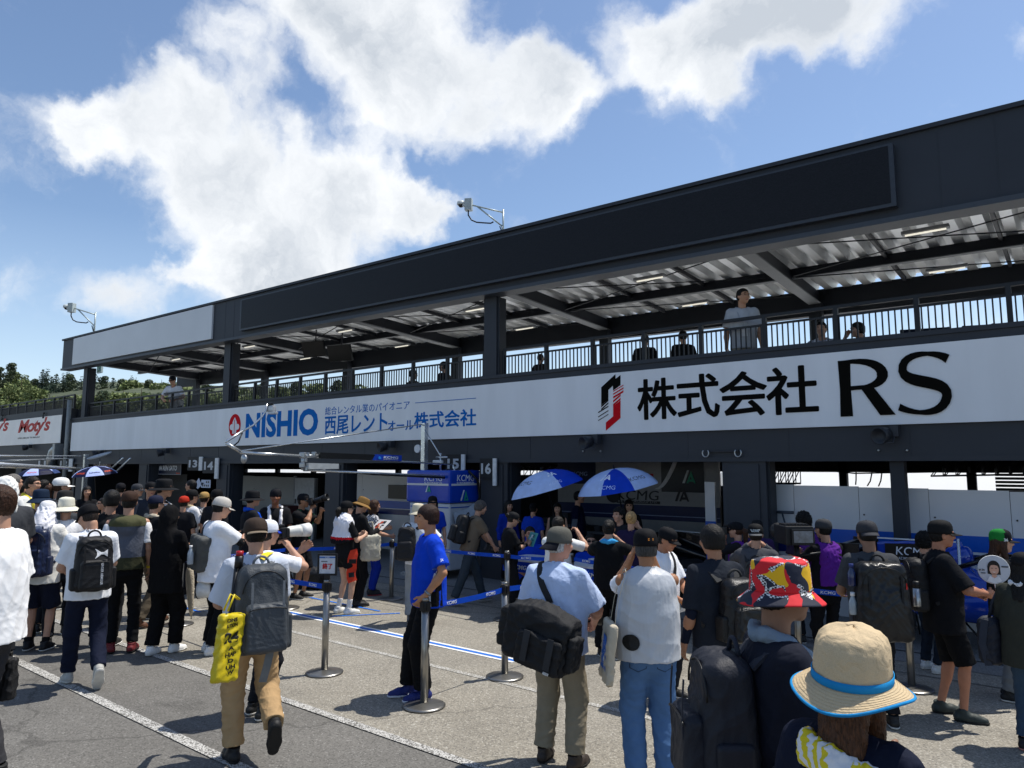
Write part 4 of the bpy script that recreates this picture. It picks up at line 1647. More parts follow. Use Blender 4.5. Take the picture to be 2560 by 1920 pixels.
# parapet with the lintel over the garage doors
b = MB()
b.box((XL, Y0, LINT), (XR, Y0 + .38, PAR))
b.box((XL, Y0 - .03, LINT), (XR, Y0, LINT + .07))
b.box((XL, Y0 - .025, PAR - .05), (XR, Y0, PAR + .012))
for x in np.arange(XL + 1.2, XR, 1.55):
 b.box((x, Y0 - .004, LINT + .07), (x + .012, Y0, 2.66))
bpart('parapet', b, navy)
bpart('balcony_floor', MB().box((XL, Y0 + .38, 2.82), (XR, 14.9, 2.98)), mat('#a3a19a', .8))
# fascia
b = slab(FXL, XR, YF, YF + .22, lambda x: ZB(x) + .05, lambda x: ZT(x) - .06)
b.v += slab(FXL - .06, XR, YF - .05, YF + .25, lambda x: ZT(x) - .06, ZT).v
b.f += [tuple(i + 8 for i in f) for f in b.f[:6]]; b.m += b.m[:6]; b.sm += b.sm[:6]
for x in list(np.arange(-1.9, XR, .62)) + list(np.arange(-18.6, -17.6, .45)):
 b.box((x, YF - .003, ZB(x) + .05), (x + .012, YF, ZT(x) - .07))
bpart('fascia', b, navy)
b = slab(FXL + .03, XR, YF - .06, YF + .30, lambda x: ZB(x) - .02, lambda x: ZB(x) + .05)
bpart('eaves_gutter', b, mat('#3a4048', .5, var=.05))
# end wall of the fascia box on the left and roof sheet
RS0 = 5.62            # underside of the deck at the front
DK = lambda x, y: ZB(x) + .42 - .05 * (y - 10.6)
V, F = [], []
per = .345
prof = [(0, 0), (.10, 0), (.15, .13), (.245, .13), (.295, 0)]
xs = []
x = FXL + .1
while x < XR:
 xs += [(x + a, h) for a, h in prof]
 x += per
for y in (10.66, 14.95):
 V += [(a, y, DK(a, y) + h) for a, h in xs]
n = len(xs)
F = [(i, i + 1, n + i + 1, n + i) for i in range(n - 1)]
b = MB().add(V, F)
b.add([(a, y, z + .012) for a, y, z in V], [f[::-1] for f in F])
galv = mat('#eceeef', .38, .5, var=.14, scale=1.3, spec=.5, detail=6)
bpart('roof_deck', b, galv)
# frames across, purlins along, bracing rods
PIERX = [-4.05, -8.9, -13.75, -18.6, -23.3, -28.2, .75]
lit_flange = mat('#767a7e', .5, var=.06)  # paler than the webs: light catching the undersides is put into the colour
for x in PIERX:
 b = MB()
 b.cur = 0
 for (y0, y1) in ((10.64, 14.75),):
  z0, z1 = DK(x, y0), DK(x, y1)
  b.beam((x, y0, z0 - .16), (x, y1, z1 - .16), .09, .26)
  b.cur = 1
  b.beam((x, y0, z0 - .30), (x, y1, z1 - .30), .22, .025)
  b.cur = 0
 bpart('roof_beam', b, [steel_d, lit_flange])
for y in (11.1, 13.15):
 b = MB()
 b.beam((FXL + .2, y, DK(FXL, y) - .09), (XR, y, DK(XR, y) - .09), .07, .17)
 b.cur = 1
 b.beam((FXL + .2, y, DK(FXL, y) - .18), (XR, y, DK(XR, y) - .18), .12, .014)
 bpart('purlin', b, [steel_d, lit_flange])
for x in PIERX[:-1]:
 x2 = x + 4.8
 b = MB()
 for a, c in (((x + .2, 10.9), (x2 - .2, 12.6)), ((x2 - .2, 11.0), (x + .2, 12.7)), ((x + .2, 12.8), (x2 - .2, 14.0))):
  b.tube([(a[0], a[1], DK(a[0], a[1]) - .27), (c[0], c[1], DK(c[0], c[1]) - .27)], .011, 5)
 for xm in (x + 1.6, x + 3.2):
  b.beam((xm, 10.8, DK(xm, 10.8) - .05), (xm, 14.6, DK(xm, 14.6) - .05), .05, .08)
 bpart('bracing', b, steel_d)
b = slab(FXL + .1, XR, 14.78, 14.95, lambda x: DK(x, 14.8) - .50, lambda x: DK(x, 14.8) + .02)
bpart('back_beam', b, navy_d)
for x in (-9.05, -18.75, -28.45):
 b = MB()
 b.box((x - .16, Y0 + .06, PAR), (x + .16, Y0 + .36, ZB(x) - .02))
 b.box((x - .19, Y0 + .03, PAR), (x + .19, Y0 + .39, PAR + .03))
 b.box((x + .16, Y0 + .10, PAR), (x + .20, Y0 + .14, ZB(x) - .02))
 bpart('column', b, navy)
for x in PIERX:
 b = MB()
 b.box((x - .12, 14.6, 2.98), (x + .12, 14.78, DK(x, 14.7) - .3))
 bpart('column', b, navy_d)
# garage piers, rear wall, ceiling
for x in PIERX:
 b = MB()
 w = .33
 b.box((x - w, Y0 + .01, 0), (x + w, Y0 + .42, LINT))
 b.box((x - w + .1, Y0 - .012, 0), (x + w - .1, Y0 + .01, LINT - .04))
 b.box((x - w - .03, Y0 + .09, 0), (x - w, Y0 + .3, LINT))
 b.box((x + w, Y0 + .09, 0), (x + w + .03, Y0 + .3, LINT))
 bpart('pier', b, navy)
for x in (-2.02,):
 bpart('pier', MB().box((x - .085, Y0 + .10, 0), (x + .085, Y0 + .30, LINT)), navy_d)
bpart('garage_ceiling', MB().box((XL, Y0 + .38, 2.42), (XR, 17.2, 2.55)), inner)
bpart('bounce_roof', MB().box((XL, 14.96, 2.56), (XR, 17.3, 2.80)), mat((.60, .59, .56), .8, var=.1, scale=.5))  # unseen pale slab added so sunlight bounces up onto the deck
b = MB()
b.box((-12, 17.0, 0), (XR, 17.15, 1.62)); b.box((XL, 17.0, 0), (-12, 17.15, 1.84))
b.box((XL, 17.0, 1.965), (XR, 17.15, 2.42))
for x in np.arange(XL + 1, XR, 2.4):
 b.box((x, 17.0, 1.62), (x + .16, 17.15, 2.2))
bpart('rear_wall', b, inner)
b = MB()
for z in np.arange(1.65, 2.2, .07):
 b.beam((-.15 * 10, 16.96, z), (XR, 16.96, z + .0), .05, .05)
bpart('shutter', b, mat('#25272b', .5))
b = MB()
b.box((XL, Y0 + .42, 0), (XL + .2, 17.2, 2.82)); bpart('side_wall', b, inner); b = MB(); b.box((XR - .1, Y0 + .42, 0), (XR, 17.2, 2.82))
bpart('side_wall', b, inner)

# railing bays, one between each pair of columns
ZR = PY(1898, 792, Y0 + .19)[2]
rail_m = mat('#14171c', .5, var=.05)

def railing(x0, x1, y, z0, z1, label, group='balcony railings'):
 t = thing('railing', label, 'railing', ((x0 + x1) / 2, y, z0), 0, group)
 o = Vector((-(x0 + x1) / 2, -y, -z0))
 b = MB(); b.M = Matrix.Translation(o)
 b.box((x0, y - .03, z1 - .025), (x1, y + .03, z1 + .02)); b.build('top_rail', rail_m, t)
 b = MB(); b.M = Matrix.Translation(o)
 b.box((x0, y - .02, z1 - .15), (x1, y + .02, z1 - .12)); b.box((x0, y - .02, z0 + .03), (x1, y + .02, z0 + .06))
 n = int((x1 - x0) / .079)
 for i in range(n):
  xx = x0 + (x1 - x0) * (i + .5) / n
  b.box((xx - .009, y - .009, z0 + .06), (xx + .009, y + .009, z1 - .15))
 b.build('baluster_panel', rail_m, t)
 n = max(2, int((x1 - x0) / .98))
 for i in range(n + 1):
  xx = x0 + (x1 - x0) * i / n
  b = MB(); b.M = Matrix.Translation(o)
  b.box((xx - .03, y - .035, z0), (xx + .03, y + .035, z1 - .025)); b.build('post', rail_m, t)
 return t

railing(-28.2, -19.0, Y0 + .19, PAR - .25, ZR, 'black balcony railing at the far left bay behind the leaning man')
railing(-18.5, -9.3, Y0 + .19, PAR - .25, ZR, 'black balcony railing between the two middle columns over the blue lettering')
railing(-8.8, 3.4, Y0 + .19, PAR - .25, ZR, 'long black balcony railing above the red and black emblem sign')
b = MB()
b.box((XL, 14.72, PAR + .12), (XR, 14.76, PAR + .16))
for x in np.arange(XL, XR, .11):
 b.box((x, 14.73, 2.98), (x + .015, 14.75, PAR + .12))
bpart('rear_railing', b, rail_m)

# boards on the building ---------------------------------------------------
board_m = mat('#dde0e3', .45, var=.06, scale=1.0, spec=.4, detail=7)
mpn = board_m.node_tree.nodes.new('ShaderNodeMapping'); mpn.inputs['Scale'].default_value = (2.2, 1, .35)      # faint rain streaks
tcn_ = next(q for q in board_m.node_tree.nodes if q.type == 'TEX_COORD'); nzn = next(q for q in board_m.node_tree.nodes if q.type == 'TEX_NOISE')
board_m.node_tree.links.new(tcn_.outputs['Object'], mpn.inputs[0]); board_m.node_tree.links.new(mpn.outputs[0], nzn.inputs['Vector'])
US, UZ = np.array([1.0, 0, 0]), np.array([0, 0, 1.0])
sx0, sx1 = PY(180, 1058, Y0 - .06)[0], XR
sz0, sz1 = 2.64, 3.665
sg = thing('sign_board', 'long white sign band along the balcony front with blue lettering and black RS lettering', 'sign', (sx0, Y0 - .06, sz0))
OB = np.array([sx0, Y0 - .06, sz0])
MB().box((0, 0, 0), (sx1 - sx0, .055, sz1 - sz0)).build('board', board_m, sg)

def on_sign(x, y):
 return PY(x, y, Y0 - .06) - OB

def sign_text(body, x0, y0b, x1, y0t, m, bold=0.0, italic=0, spacing=1.0, name='lettering'):
 """lower-left photo corner (x0,y0b); right edge x1; top at (x0,y0t)"""
 a = on_sign(x0, y0b); c = on_sign(x0, y0t); d = on_sign(x1, (y0b + y0t) / 2)
 return lettering(body, a, US, UZ, d[0] - a[0], c[2] - a[2], m, sg, bold, italic, spacing, name)

blue_l = mat('#0a66b4', .7, var=.05, spec=.08)
black_l = mat('#0d0c09', .7, var=.05, spec=.06)
red_l = mat('#c4121f', .7, var=.05, spec=.08)
sign_text('NISHIO', 613, 1096, 795, 1034, blue_l, .04, 0, 1.02)
sign_text('総合レンタル業のパイオニア', 813, 1038, 1024, 1018, blue_l, .0)
sign_text('西尾レント', 812, 1086, 968, 1042, blue_l, .02)
sign_text('オール', 970, 1077, 1034, 1053, blue_l, .02)
sign_text('株式会社', 1036, 1071, 1190, 1032, blue_l, .025)
a = on_sign(1038, 1008); c = on_sign(1190, 997)
MB().box((a[0], -.006, a[2]), (c[0], 0, a[2] + .012)).build('rule_line', blue_l, sg)
# red roundel with the white double knot
b = MB()
ca = on_sign(587, 1064)
R = (on_sign(587, 1038)[2] - on_sign(587, 1096)[2]) / 2
b.prism([(math.cos(q) * R * .93, math.sin(q) * R) for q in np.linspace(0, 2 * math.pi, 40)[:-1]], ca + (0, 0, 0), US, UZ, .006)
b.build('emblem', red_l, sg)
b = MB()
for q in (-1, 1):
 b.prism([(q * R * .42 + math.cos(t) * R * .33, -R * .12 + math.sin(t) * R * .26) for t in np.linspace(0, 2 * math.pi, 20)[:-1]], ca + (0, -.006, 0), US, UZ, .004)
b.prism([(-R * .3, -R * .7), (R * .3, -R * .7), (R * .32, R * .3), (0, R * .72), (-R * .32, R * .3)], ca + (0, -.0065, 0), US, UZ, .004)
b.build('emblem', board_m, sg)
b = MB()
b.prism([(-R * .03, -R * .75), (R * .03, -R * .75), (R * .03, R * .5), (-R * .03, R * .5)], ca + (0, -.012, 0), US, UZ, .004)
b.build('emblem', red_l, sg)
# black and red striped emblem, drawn from its own outlines
b = MB()
b2 = MB()

def emb(mb, pts):
 P3 = [on_sign(*q) for q in pts]
 mb.prism([(q[0], q[2]) for q in P3], (0, 0, 0), US, UZ, .006)

K = lambda x, y: (1180 + x * .3497, 580 + y * .3497)
emb(b, [K(925, 1110), K(1025, 1018), K(1027, 1050), K(1062, 1023), K(1062, 1095), K(1010, 1132), K(1008, 1098), K(975, 1130), K(975, 1195), K(925, 1238)][::-1])
for (y0, y1, w) in ((1208, 1222, 12), (1228, 1242, 10), (1250, 1265, 8), (1280, 1294, 6), (1306, 1316, 5)):
 xl = 925 if y0 < 1245 else 903
 emb(b, [K(xl, y0 + 45), K(xl, y0 + 45 - w), K(975, y0 - w), K(975, y0)][::-1])
emb(b2, [K(958, 1420), K(958, 1362), K(1010, 1318), K(1010, 1245), K(1062, 1205), K(1062, 1330)][::-1])
for (y0, w) in ((1222, 14), (1196, 14), (1168, 14), (1142, 9), (1120, 6)):
 xr = 1062 if y0 > 1190 else 1083
 emb(b2, [K(1010, y0 + 22), K(1010, y0 + 22 - w), K(xr, y0 - 22 - w), K(xr, y0 - 22)][::-1])
for q in (b, b2):      # outlines may run either way round
 bm = bmesh.new()
 me = mesh_from(np.array(q.v), q.f)
 bm.from_mesh(me); bmesh.ops.recalc_face_normals(bm, faces=bm.faces); bm.to_mesh(me); bm.free()
 put('emblem', me, black_l if q is b else red_l, sg)
for ch, x0, x1, yb, yt in (('株', 1596, 1690, 1049, 951), ('式', 1696, 1797, 1045, 941), ('会', 1803, 1916, 1041, 934), ('社', 1920, 2043, 1037, 922)):
 sign_text(ch, x0, yb, x1, yt, black_l, .022)

def stroke_poly(mb, c, w0, o, sx, sz):
 """flared pen stroke: centre line c, widths w0"""
 n = len(c)
 Lp, Rp = [], []
 for i, (x, y) in enumerate(c):
  x0, y0 = c[max(i - 1, 0)]; x1, y1 = c[min(i + 1, n - 1)]
  t = np.array([x1 - x0, y1 - y0]); t = t / np.linalg.norm(t)
  nn = np.array([-t[1], t[0]])
  Lp.append(np.array([x, y]) + nn * w0[i] / 2); Rp.append(np.array([x, y]) - nn * w0[i] / 2)
 for i in range(n - 1):
  q = [Rp[i], Rp[i + 1], Lp[i + 1], Lp[i]]
  mb.k = getattr(mb, 'k', 0) + 1
  mb.prism([(o[0] + a * sx, o[2] + b_ * sz) for a, b_ in q], (0, -.0003 * mb.k, 0), US, UZ, .006)

def bez(p0, p1, p2, p3, n=10):
 return [tuple((1 - t) ** 3 * np.array(p0) + 3 * (1 - t) ** 2 * t * np.array(p1) + 3 * (1 - t) * t * t * np.array(p2) + t ** 3 * np.array(p3)) for t in np.linspace(0, 1, n)]

b = MB()
o = on_sign(2102, 1042); top = on_sign(2102, 902); rt = on_sign(2236, 975)
hx, hz = rt[0] - o[0], top[2] - o[2]
stroke_poly(b, [(.115, 0), (.115, .5), (.115, 1)], [.235, .205, .235], o, hx, hz)
c = bez((.12, .965), (.95, 1.02), (1.0, .50), (.42, .50), 16)
stroke_poly(b, c, [.07] + list(np.linspace(.08, .20, 8)) + list(np.linspace(.20, .08, 6)) + [.06], o, hx, hz)
stroke_poly(b, [(.20, .495), (.45, .50)], [.075, .075], o, hx, hz)
b.prism([(o[0] + a * hx, o[2] + c_ * hz) for a, c_ in ((.40, .49), (.62, .515), (1.0, 0), (.73, 0))], (0, -.0105, 0), US, UZ, .006)
o = on_sign(2247, 1036); top = on_sign(2247, 886); rt = on_sign(2384, 965)
hx, hz = rt[0] - o[0], top[2] - o[2]
c = bez((.93, .86), (.72, 1.02), (.10, 1.04), (.12, .72), 12) + bez((.12, .72), (.16, .46), (.93, .56), (.88, .26), 12)[1:] + bez((.88, .26), (.80, -.06), (.30, -.02), (.02, .12), 12)[1:]
w = list(np.interp(np.linspace(0, 1, len(c)), [0, .12, .3, .45, .55, .7, .88, 1], [.15, .07, .15, .19, .19, .16, .07, .12]))
stroke_poly(b, c, w, o, hx, hz)
me = mesh_from(np.array(b.v), b.f)
bm = bmesh.new(); bm.from_mesh(me); bmesh.ops.recalc_face_normals(bm, faces=bm.faces); bm.to_mesh(me); bm.free()
put('lettering', me, black_l, sg)

# blank white board and the long display screen on the fascia
x0, x1 = PY(183, 918, YF)[0], PY(534, 800, YF)[0]
bw = thing('sign_board', 'blank pale board at the left end of the roof fascia', 'sign', (x0, YF - .05, ZB(x0)))
b = MB()
q = slab(0, x1 - x0, 0, .05, lambda x: ZB(x0 + x) + .12 - ZB(x0), lambda x: ZT(x0 + x) - .09 - ZB(x0))
q.build('board', mat('#cfd2d4', .4, var=.05, scale=.6), bw)
x0, x1 = PY(600, 790, YF - .12)[0], PY(2236, 430, YF - .12)[0]
sc_ = thing('display_screen', 'very long unlit black display screen mounted on the roof fascia', 'screen', (x0, YF - .12, ZB(x0)))
zz0 = lambda x: ZB(x0 + x) + .17 - ZB(x0)
zz1 = lambda x: ZT(x0 + x) - .17 - ZB(x0)
slab(0, x1 - x0, 0, .11, zz0, zz1).build('frame', mat('#30353d', .4), sc_)

def led_mat():
 m = bpy.data.materials.new('led_face'); m.use_nodes = True
 N, L = m.node_tree.nodes, m.node_tree.links
 b_ = N['Principled BSDF']; b_.inputs['Roughness'].default_value = .5; b_.inputs['Specular IOR Level'].default_value = .2
 tc = N.new('ShaderNodeTexCoord')
 br = N.new('ShaderNodeTexBrick'); br.inputs['Scale'].default_value = 22; br.inputs['Color1'].default_value = (.008, .009, .012, 1)
 br.inputs['Color2'].default_value = (.013, .014, .018, 1); br.inputs['Mortar'].default_value = (.004, .004, .006, 1)
 mp = N.new('ShaderNodeMapping'); mp.inputs['Rotation'].default_value = (math.pi / 2, 0, 0)
 L.new(tc.outputs['Object'], mp.inputs[0]); L.new(mp.outputs[0], br.inputs['Vector'])
 L.new(br.outputs['Color'], b_.inputs['Base Color'])
 return m

slab(.06, x1 - x0 - .06, -.006, 0, lambda x: zz0(x) + .05, lambda x: zz1(x) - .03).build('panel', led_mat(), sc_)

# ------------------------------------------------------------------ neighbour building on the left
nb = thing('annex_building', 'lower dark garage building joined on at the far left', 'building', (-45, Y0, 0))
BO2 = Vector((-45, Y0, 0))
nz1 = PY(100, 1035, Y0)[2] + .12

def npart(name, mb, m):
 mb.v = [tuple(Vector(v) - BO2) for v in mb.v]
 return mb.build(name, m, nb)

npart('wall', MB().box((-70, Y0, LINT), (XL - .75, Y0 + .5, nz1)), navy)
npart('side_wall', MB().box((XL - .8, Y0 + .5, 0), (XL - .6, 17, nz1 - .02)), navy_d)
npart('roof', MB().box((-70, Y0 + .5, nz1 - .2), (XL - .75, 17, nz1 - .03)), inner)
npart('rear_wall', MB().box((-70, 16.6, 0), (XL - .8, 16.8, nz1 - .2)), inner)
for x in np.arange(-68, XL - 1, 4.8):
 npart('pier', MB().box((x - .33, Y0 + .01, 0), (x + .33, Y0 + .45, LINT)), navy)
npart('downpipe', MB().tube([(PY(174, 1100, Y0)[0], Y0 - .09, 1.2), (PY(174, 1100, Y0)[0], Y0 - .09, nz1 + .25)], .075, 10), mat('#8d918f', .6))
zr = PY(100, 1000, Y0 + .25)[2]
railing(-60, XL - .4, Y0 + .25, nz1 - .02, zr, 'black railing along the roof of the lower building at far left')
x1 = PY(152, 1070, Y0 - .05)[0]
az, bz = PY(150, 1107, Y0 - .05)[2], PY(152, 1037, Y0 - .05)[2]
ms_ = thing('banner', 'white banner with slanted red lettering on the low building at far left', 'banner', (x1 - 9, Y0 - .05, az))
MB().box((0, 0, 0), (9, .02, bz - az)).build('cloth', mat('#f6f4ee', .7, var=.05, scale=1.5, bump=.3, bscale=4), ms_)
for (px0, px1) in ((44, 126), (-52, 22)):
 a = PY(px0, 1092, Y0 - .05) - np.array([x1 - 9, Y0 - .05, az]); c = PY(px1, 1060, Y0 - .05) - np.array([x1 - 9, Y0 - .05, az])
 lettering("Moty's", a, US, UZ, c[0] - a[0], (bz - az) * .66, mat('#b5281f', .6), ms_, .03, .25, .9)
 lettering("HYPER LUBRICANT TECHNOLOGY", a + np.array([.05, 0, -.1]), US, UZ, (c[0] - a[0]) * .7, .06, black_l, ms_)
 b = MB()
 for i in range(6):
  b.prism([(0, 0), (.10, 0), (.13, .07), (.03, .07)], a + np.array([(c[0] - a[0]) * .74 + (i % 2) * .1 + (i // 2) * .03, 0, (bz - az) * .62 + (i // 2) * .08]) if i % 3 else a + np.array([(c[0] - a[0]) * .74, 0, (bz - az) * .62]), US, UZ, .004)
 b.build('emblem', black_l, ms_)
dct = thing('air_duct', 'silver elbow air duct on the wall beside board twelve', 'duct', tuple(PY(137, 1140, Y0 - .1)))
c0 = PY(137, 1140, Y0 - .1)
b = MB()
b.tube([np.array(q) for q in ((.35, 0, .25), (.1, 0, .25), (-.1, -.02, .15), (-.16, -.04, -.05), (-.16, -.04, -.35))], .17, 14)
b.build('pipe', mat('#9aa0a4', .3, .8), dct)
MB().box((.3, -.2, -.1), (.5, .1, .45)).build('collar', mat('#8b9094', .4, .6), dct)

# ------------------------------------------------------------------ things fixed to the building
num_m, plate_m = mat('#b9bcbe', .6), mat('#101216', .6)

def number_board(txt, x0, y0, x1, y1, bar, label):
 a, c = PY(x0, y1, Y0 - .09), PY(x1, y0, Y0 - .09)
 t = thing('number_board', label, 'sign', tuple(a), 0, 'garage number boards')
 w, h = c[0] - a[0], c[2] - a[2]
 MB().box((0, 0, 0), (w, .03, h)).build('plate', plate_m, t)
 lettering(txt, (w * .12, 0, h * .22), US, UZ, w * .74, h * .55, num_m, t, .03)
 wb = (PY(x1 + 8, y0, Y0)[0] - PY(x1, y0, Y0)[0])
 MB().box((w, -.005, -h * .35 if bar else 0), (w + wb, .03, h)).build('edge_strip', mat('#cfd2d2', .5), t)
 MB().box((w * .4, .03, h * .3), (w * .6, .09, h * .7)).build('bracket', plate_m, t)

number_board('11', 92, 1146, 119, 1170, False, 'black board with pale number 11 at the far left garages')
number_board('12', 147, 1146, 173, 1170, True, 'black board with pale number 12 beside the grey downpipe')
number_board('13', 468, 1142, 498, 1176, False, 'black board with pale number 13 next to number 14')
number_board('14', 506, 1145, 538, 1183, True, 'black board with pale number 14 next to number 13')
number_board('15', 1114, 1136, 1153, 1182, False, 'black board with pale number 15 half behind the boom')
number_board('16', 1199, 1146, 1232, 1196, True, 'black board with pale number 16 on the pier')

def floodlight(x, y, label, k=.8):
 c = PY(x, y, Y0 - .24)
 t = thing('horn_speaker', label, 'speaker', tuple(c), 0, 'black horn speakers under the sign band')
 R_ = Matrix.Rotation(math.radians(100), 3, 'X') @ Matrix.Rotation(math.radians(-20), 3, 'Y')
 b = MB()
 b.lathe([(.01, -.13), (.11, -.12), (.125, -.02), (.135, .02), (.14, .10), (.125, .10), (.09, .04), (.02, .03)], (0, 0, 0), 20, rot=R_)
 b.build('horn', mat('#23262c', .5), t); t.scale = (k, k, k)
 b = MB(); b.box((.10, .1, -.02), (.22, .26, .16)); b.build('bracket', mat('#2a2e35', .5), t)
 b = MB(); b.tube([(.16, .12, -.02), (.14, .06, -.12), (.06, .0, -.13), (.02, .0, -.08)], .012, 6); b.build('cable', mat('#3a3d42', .5), t)

for x, y, l in ((1465, 1106, 'black horn speaker left of the striped emblem, under the sign'), (2205, 1088, 'black horn speaker below the large letters R and S'),
    (955, 1117, 'black horn speaker above the blue boom panel'), (400, 1132, 'black horn speaker above the driver name board'),
    (238, 1135, 'black horn speaker above the umbrella at left'), (62, 1119, 'black horn speaker under the banner with red lettering')):
 floodlight(x, y, l)
# lifting shackles and bar over the pier
t = thing('shackle_bar', 'dark bar with two steel shackles above the right garage pier', 'bar', tuple(PY(1765, 1128, Y0 - .05)))
a, c = PY(1765, 1126, Y0 - .05), PY(1846, 1126, Y0 - .05)
w = c[0] - a[0]
MB().box((0, 0, -.015), (w, .05, .015)).build('bar', navy_d, t)
for xx in (0, w):
 b = MB(); b.tube([(xx + .05 * math.cos(q), -.02, -.03 + .06 * math.sin(q)) for q in np.linspace(-.25 * math.pi - math.pi, .25 * math.pi, 12)], .011, 6)
 b.build('shackle', mat('#a5a8aa', .3, .8), t)
for i, (x, y, lb) in enumerate(((1459, 1128, 'a'), (1503, 1128, 'b'), (2197, 1126, 'c'), (2268, 1126, 'd'))):
 c = PY(x, y, Y0)
 b = MB(); b.lathe([(.018, 0), (.018, .02), (.01, .03)], tuple(c), 8, rot=Matrix.Rotation(math.pi / 2, 3, 'X'))
 tag(b.build('wall_bolt', mat('#8a8d90', .3, .7)), 'small steel bolt in the dark lintel under the sign band', 'bolt', 'wall bolts in the lintel')

# ceiling lights
for i, (x, y, lb) in enumerate(((2313, 579, 'rightmost of the front row'), (2367, 674, 'rightmost of the rear row'), (1624, 697, 'front row, left of the grey shirted man'),
        (1736, 760, 'rear row, just left of the grey shirted man'), (1187, 774, 'front row, by the middle column'), (1311, 821, 'rear row, right of the middle column'),
        (863, 827, 'front row, third from the left'), (1004, 865, 'rear row, left of the middle column'), (763, 896, 'rear row, between the two left columns'),
        (624, 866, 'front row, left column'), (440, 898, 'the far left bay'))):
 yy = 11.1 if 'front' in lb or 'far left' in lb else 13.1
 c = PY(x, y, yy)
 t = thing('ceiling_light', 'lit tube light under the balcony roof, ' + lb, 'light', tuple(c), 0, 'tube lights under the balcony roof')
 MB().box((-.29, -.06, 0), (.29, .06, .045)).build('housing', mat('#8f9296', .5), t)
 b = MB(); b.tube([(-.25, -.0, -.010), (.25, 0, -.010)], .014, 8)
 b.build('tube', mat((1, .95, .80), .4, emit=.6), t)
# emergency exit box
c = PY(250, 922, 12.4)
t = thing('exit_sign', 'small green and white exit box under the left roof end', 'sign', tuple(c))
MB().box((-.22, -.04, -.18), (.22, .04, .18), .01).build('box', mat('#b8c4bd', .5), t)
MB().box((-.17, -.046, -.13), (.17, -.04, .13)).build('panel', mat('#1c6b48', .5), t)
b = MB(); b.beam((-.05, -.05, -.1), (.03, -.05, .02), .04, .01); b.beam((.03, -.05, .02), (.09, -.05, -.08), .035, .01); b.beam((.0, -.05, .03), (.08, -.05, .06), .03, .01)
b.lathe([(.028, -.05), (.028, -.045)], (.05, 0, .09), 10, rot=Matrix.Rotation(math.pi / 2, 3, 'X')); b.build('pictogram', mat('#d8e0da', .5), t)
# hanging monitors / speakers seen as dark boxes under the roof
for (x, y, lb) in ((785, 872, 'left'), (850, 882, 'right')):
 c = PY(x, y, 12.0)
 t = thing('hanging_monitor', 'dark monitor hung under the balcony roof, the %s one of the pair' % lb, 'monitor', tuple(c), .3, 'monitors under the roof')
 b = MB(); b.cbox((0, 0, 0), (.72, .09, .44), Matrix.Rotation(.35, 3, 'X'), .01); b.build('screen', mat('#08090b', .3), t)
 b = MB(); b.tube([(0, .05, 0), (0, .08, .55)], .02, 6); b.build('pole', steel_d, t)

def cctv(x, ytip, xb, yb, label, k):
 base = PY(xb, yb, Y0 + .1)
 t = thing('security_camera', label, 'camera', (base[0], Y0 + .1, ZT(base[0]) - .15), math.radians(28), 'cameras on the roof')
 st = mat('#a9b3b0', .4, .3, var=.05)
 b = MB(); b.tube([(0, 0, 0), (0, 0, 1.02)], .028, 8); b.build('pole', st, t)
 b = MB(); b.tube([(0, 0, .93), (-.95, 0, 1.22)], .024, 8); b.tube([(0, 0, .48), (-.80, 0, 1.17)], .024, 8); b.tube([(0, 0, .25), (-.03, 0, .52)], .03, 8); b.build('arm', st, t)
 b = MB(); b.box((-1.18, -.10, 1.06), (-.96, .10, 1.42), .012); b.build('junction_box', mat('#a7b0ae', .5), t)
 b = MB(); b.lathe([(.02, .10), (.11, .09), (.125, .02), (.12, -.01), (.1, -.02)], (-1.31, 0, 1.27), 18)
 b.box((-1.25, -.06, 1.20), (-1.18, .06, 1.34)); b.build('housing', mat('#c8cdca', .5), t)
 b = MB(); b.lathe([(.085, -.02), (.075, -.06), (.04, -.09), (.005, -.095)], (-1.31, 0, 1.27), 14); b.build('dome', mat('#0c0d10', .1), t)
 t.scale = (k, k, k)
 b = MB(); b.tube([(-1.08, 0, 1.06), (-1.08, 0, .92), (-.98, 0, .76), (-.82, 0, .68), (-.62, 0, .65), (-.38, 0, .62), (-.30, 0, .66)], .022, 7); b.tube([(-.1, -.03, .50), (-.02, -.03, .28)], .018, 6)
 b.build('cable', mat('#0e1116', .5), t)

cctv(1190, 470, 1258, 575, 'roof camera on a bracket pole at the middle of the long screen', .66)
cctv(170, 780, 236, 828, 'roof camera on a bracket pole at the left end of the roof', .95)
# ------------------------------------------------------------------ hill, trees and paddock behind
HX = [(-40, 60, 975), (0, 905, 0), (60, 900, 0)]

def hill_top(X):
 """ridge line height (tree tops not counted) along the hill at Y = 120"""
 return 0

rows = []
for (Y, pts) in ((62, [(-160, 1010), (0, 1000), (100, 1015), (200, 1022), (330, 1010), (480, 1000), (700, 1020), (1000, 1050)]),
                 (85, [(-160, 985), (0, 980), (100, 985), (200, 975), (330, 968), (480, 975), (700, 995), (1000, 1040)]),
                 (115, [(-160, 945), (0, 952), (100, 962), (200, 955), (330, 955), (480, 962), (700, 970), (1000, 1020)]),
                 (150, [(-160, 940), (0, 950), (100, 960), (200, 955), (330, 958), (480, 965), (700, 972), (1000, 1010)])):
 rows.append((Y, [PY(x, y, Y) for x, y in pts]))
V, F = [], []
n = len(rows[0][1])
V += [(q[0] * .9, 48, 0.0) for q in rows[0][1]]
for Y, P_ in rows:
 V += [tuple(q) for q in P_]
V += [(q[0] * 1.1, 200, 2) for q in rows[-1][1]]
for j in range(len(rows) + 1):
 for i in range(n - 1):
  F.append((j * n + i, j * n + i + 1, (j + 1) * n + i + 1, (j + 1) * n + i))
o = MB().add(V, F, True).build('hill', mat((.07, .085, .045), .9, var=.4, scale=.2))
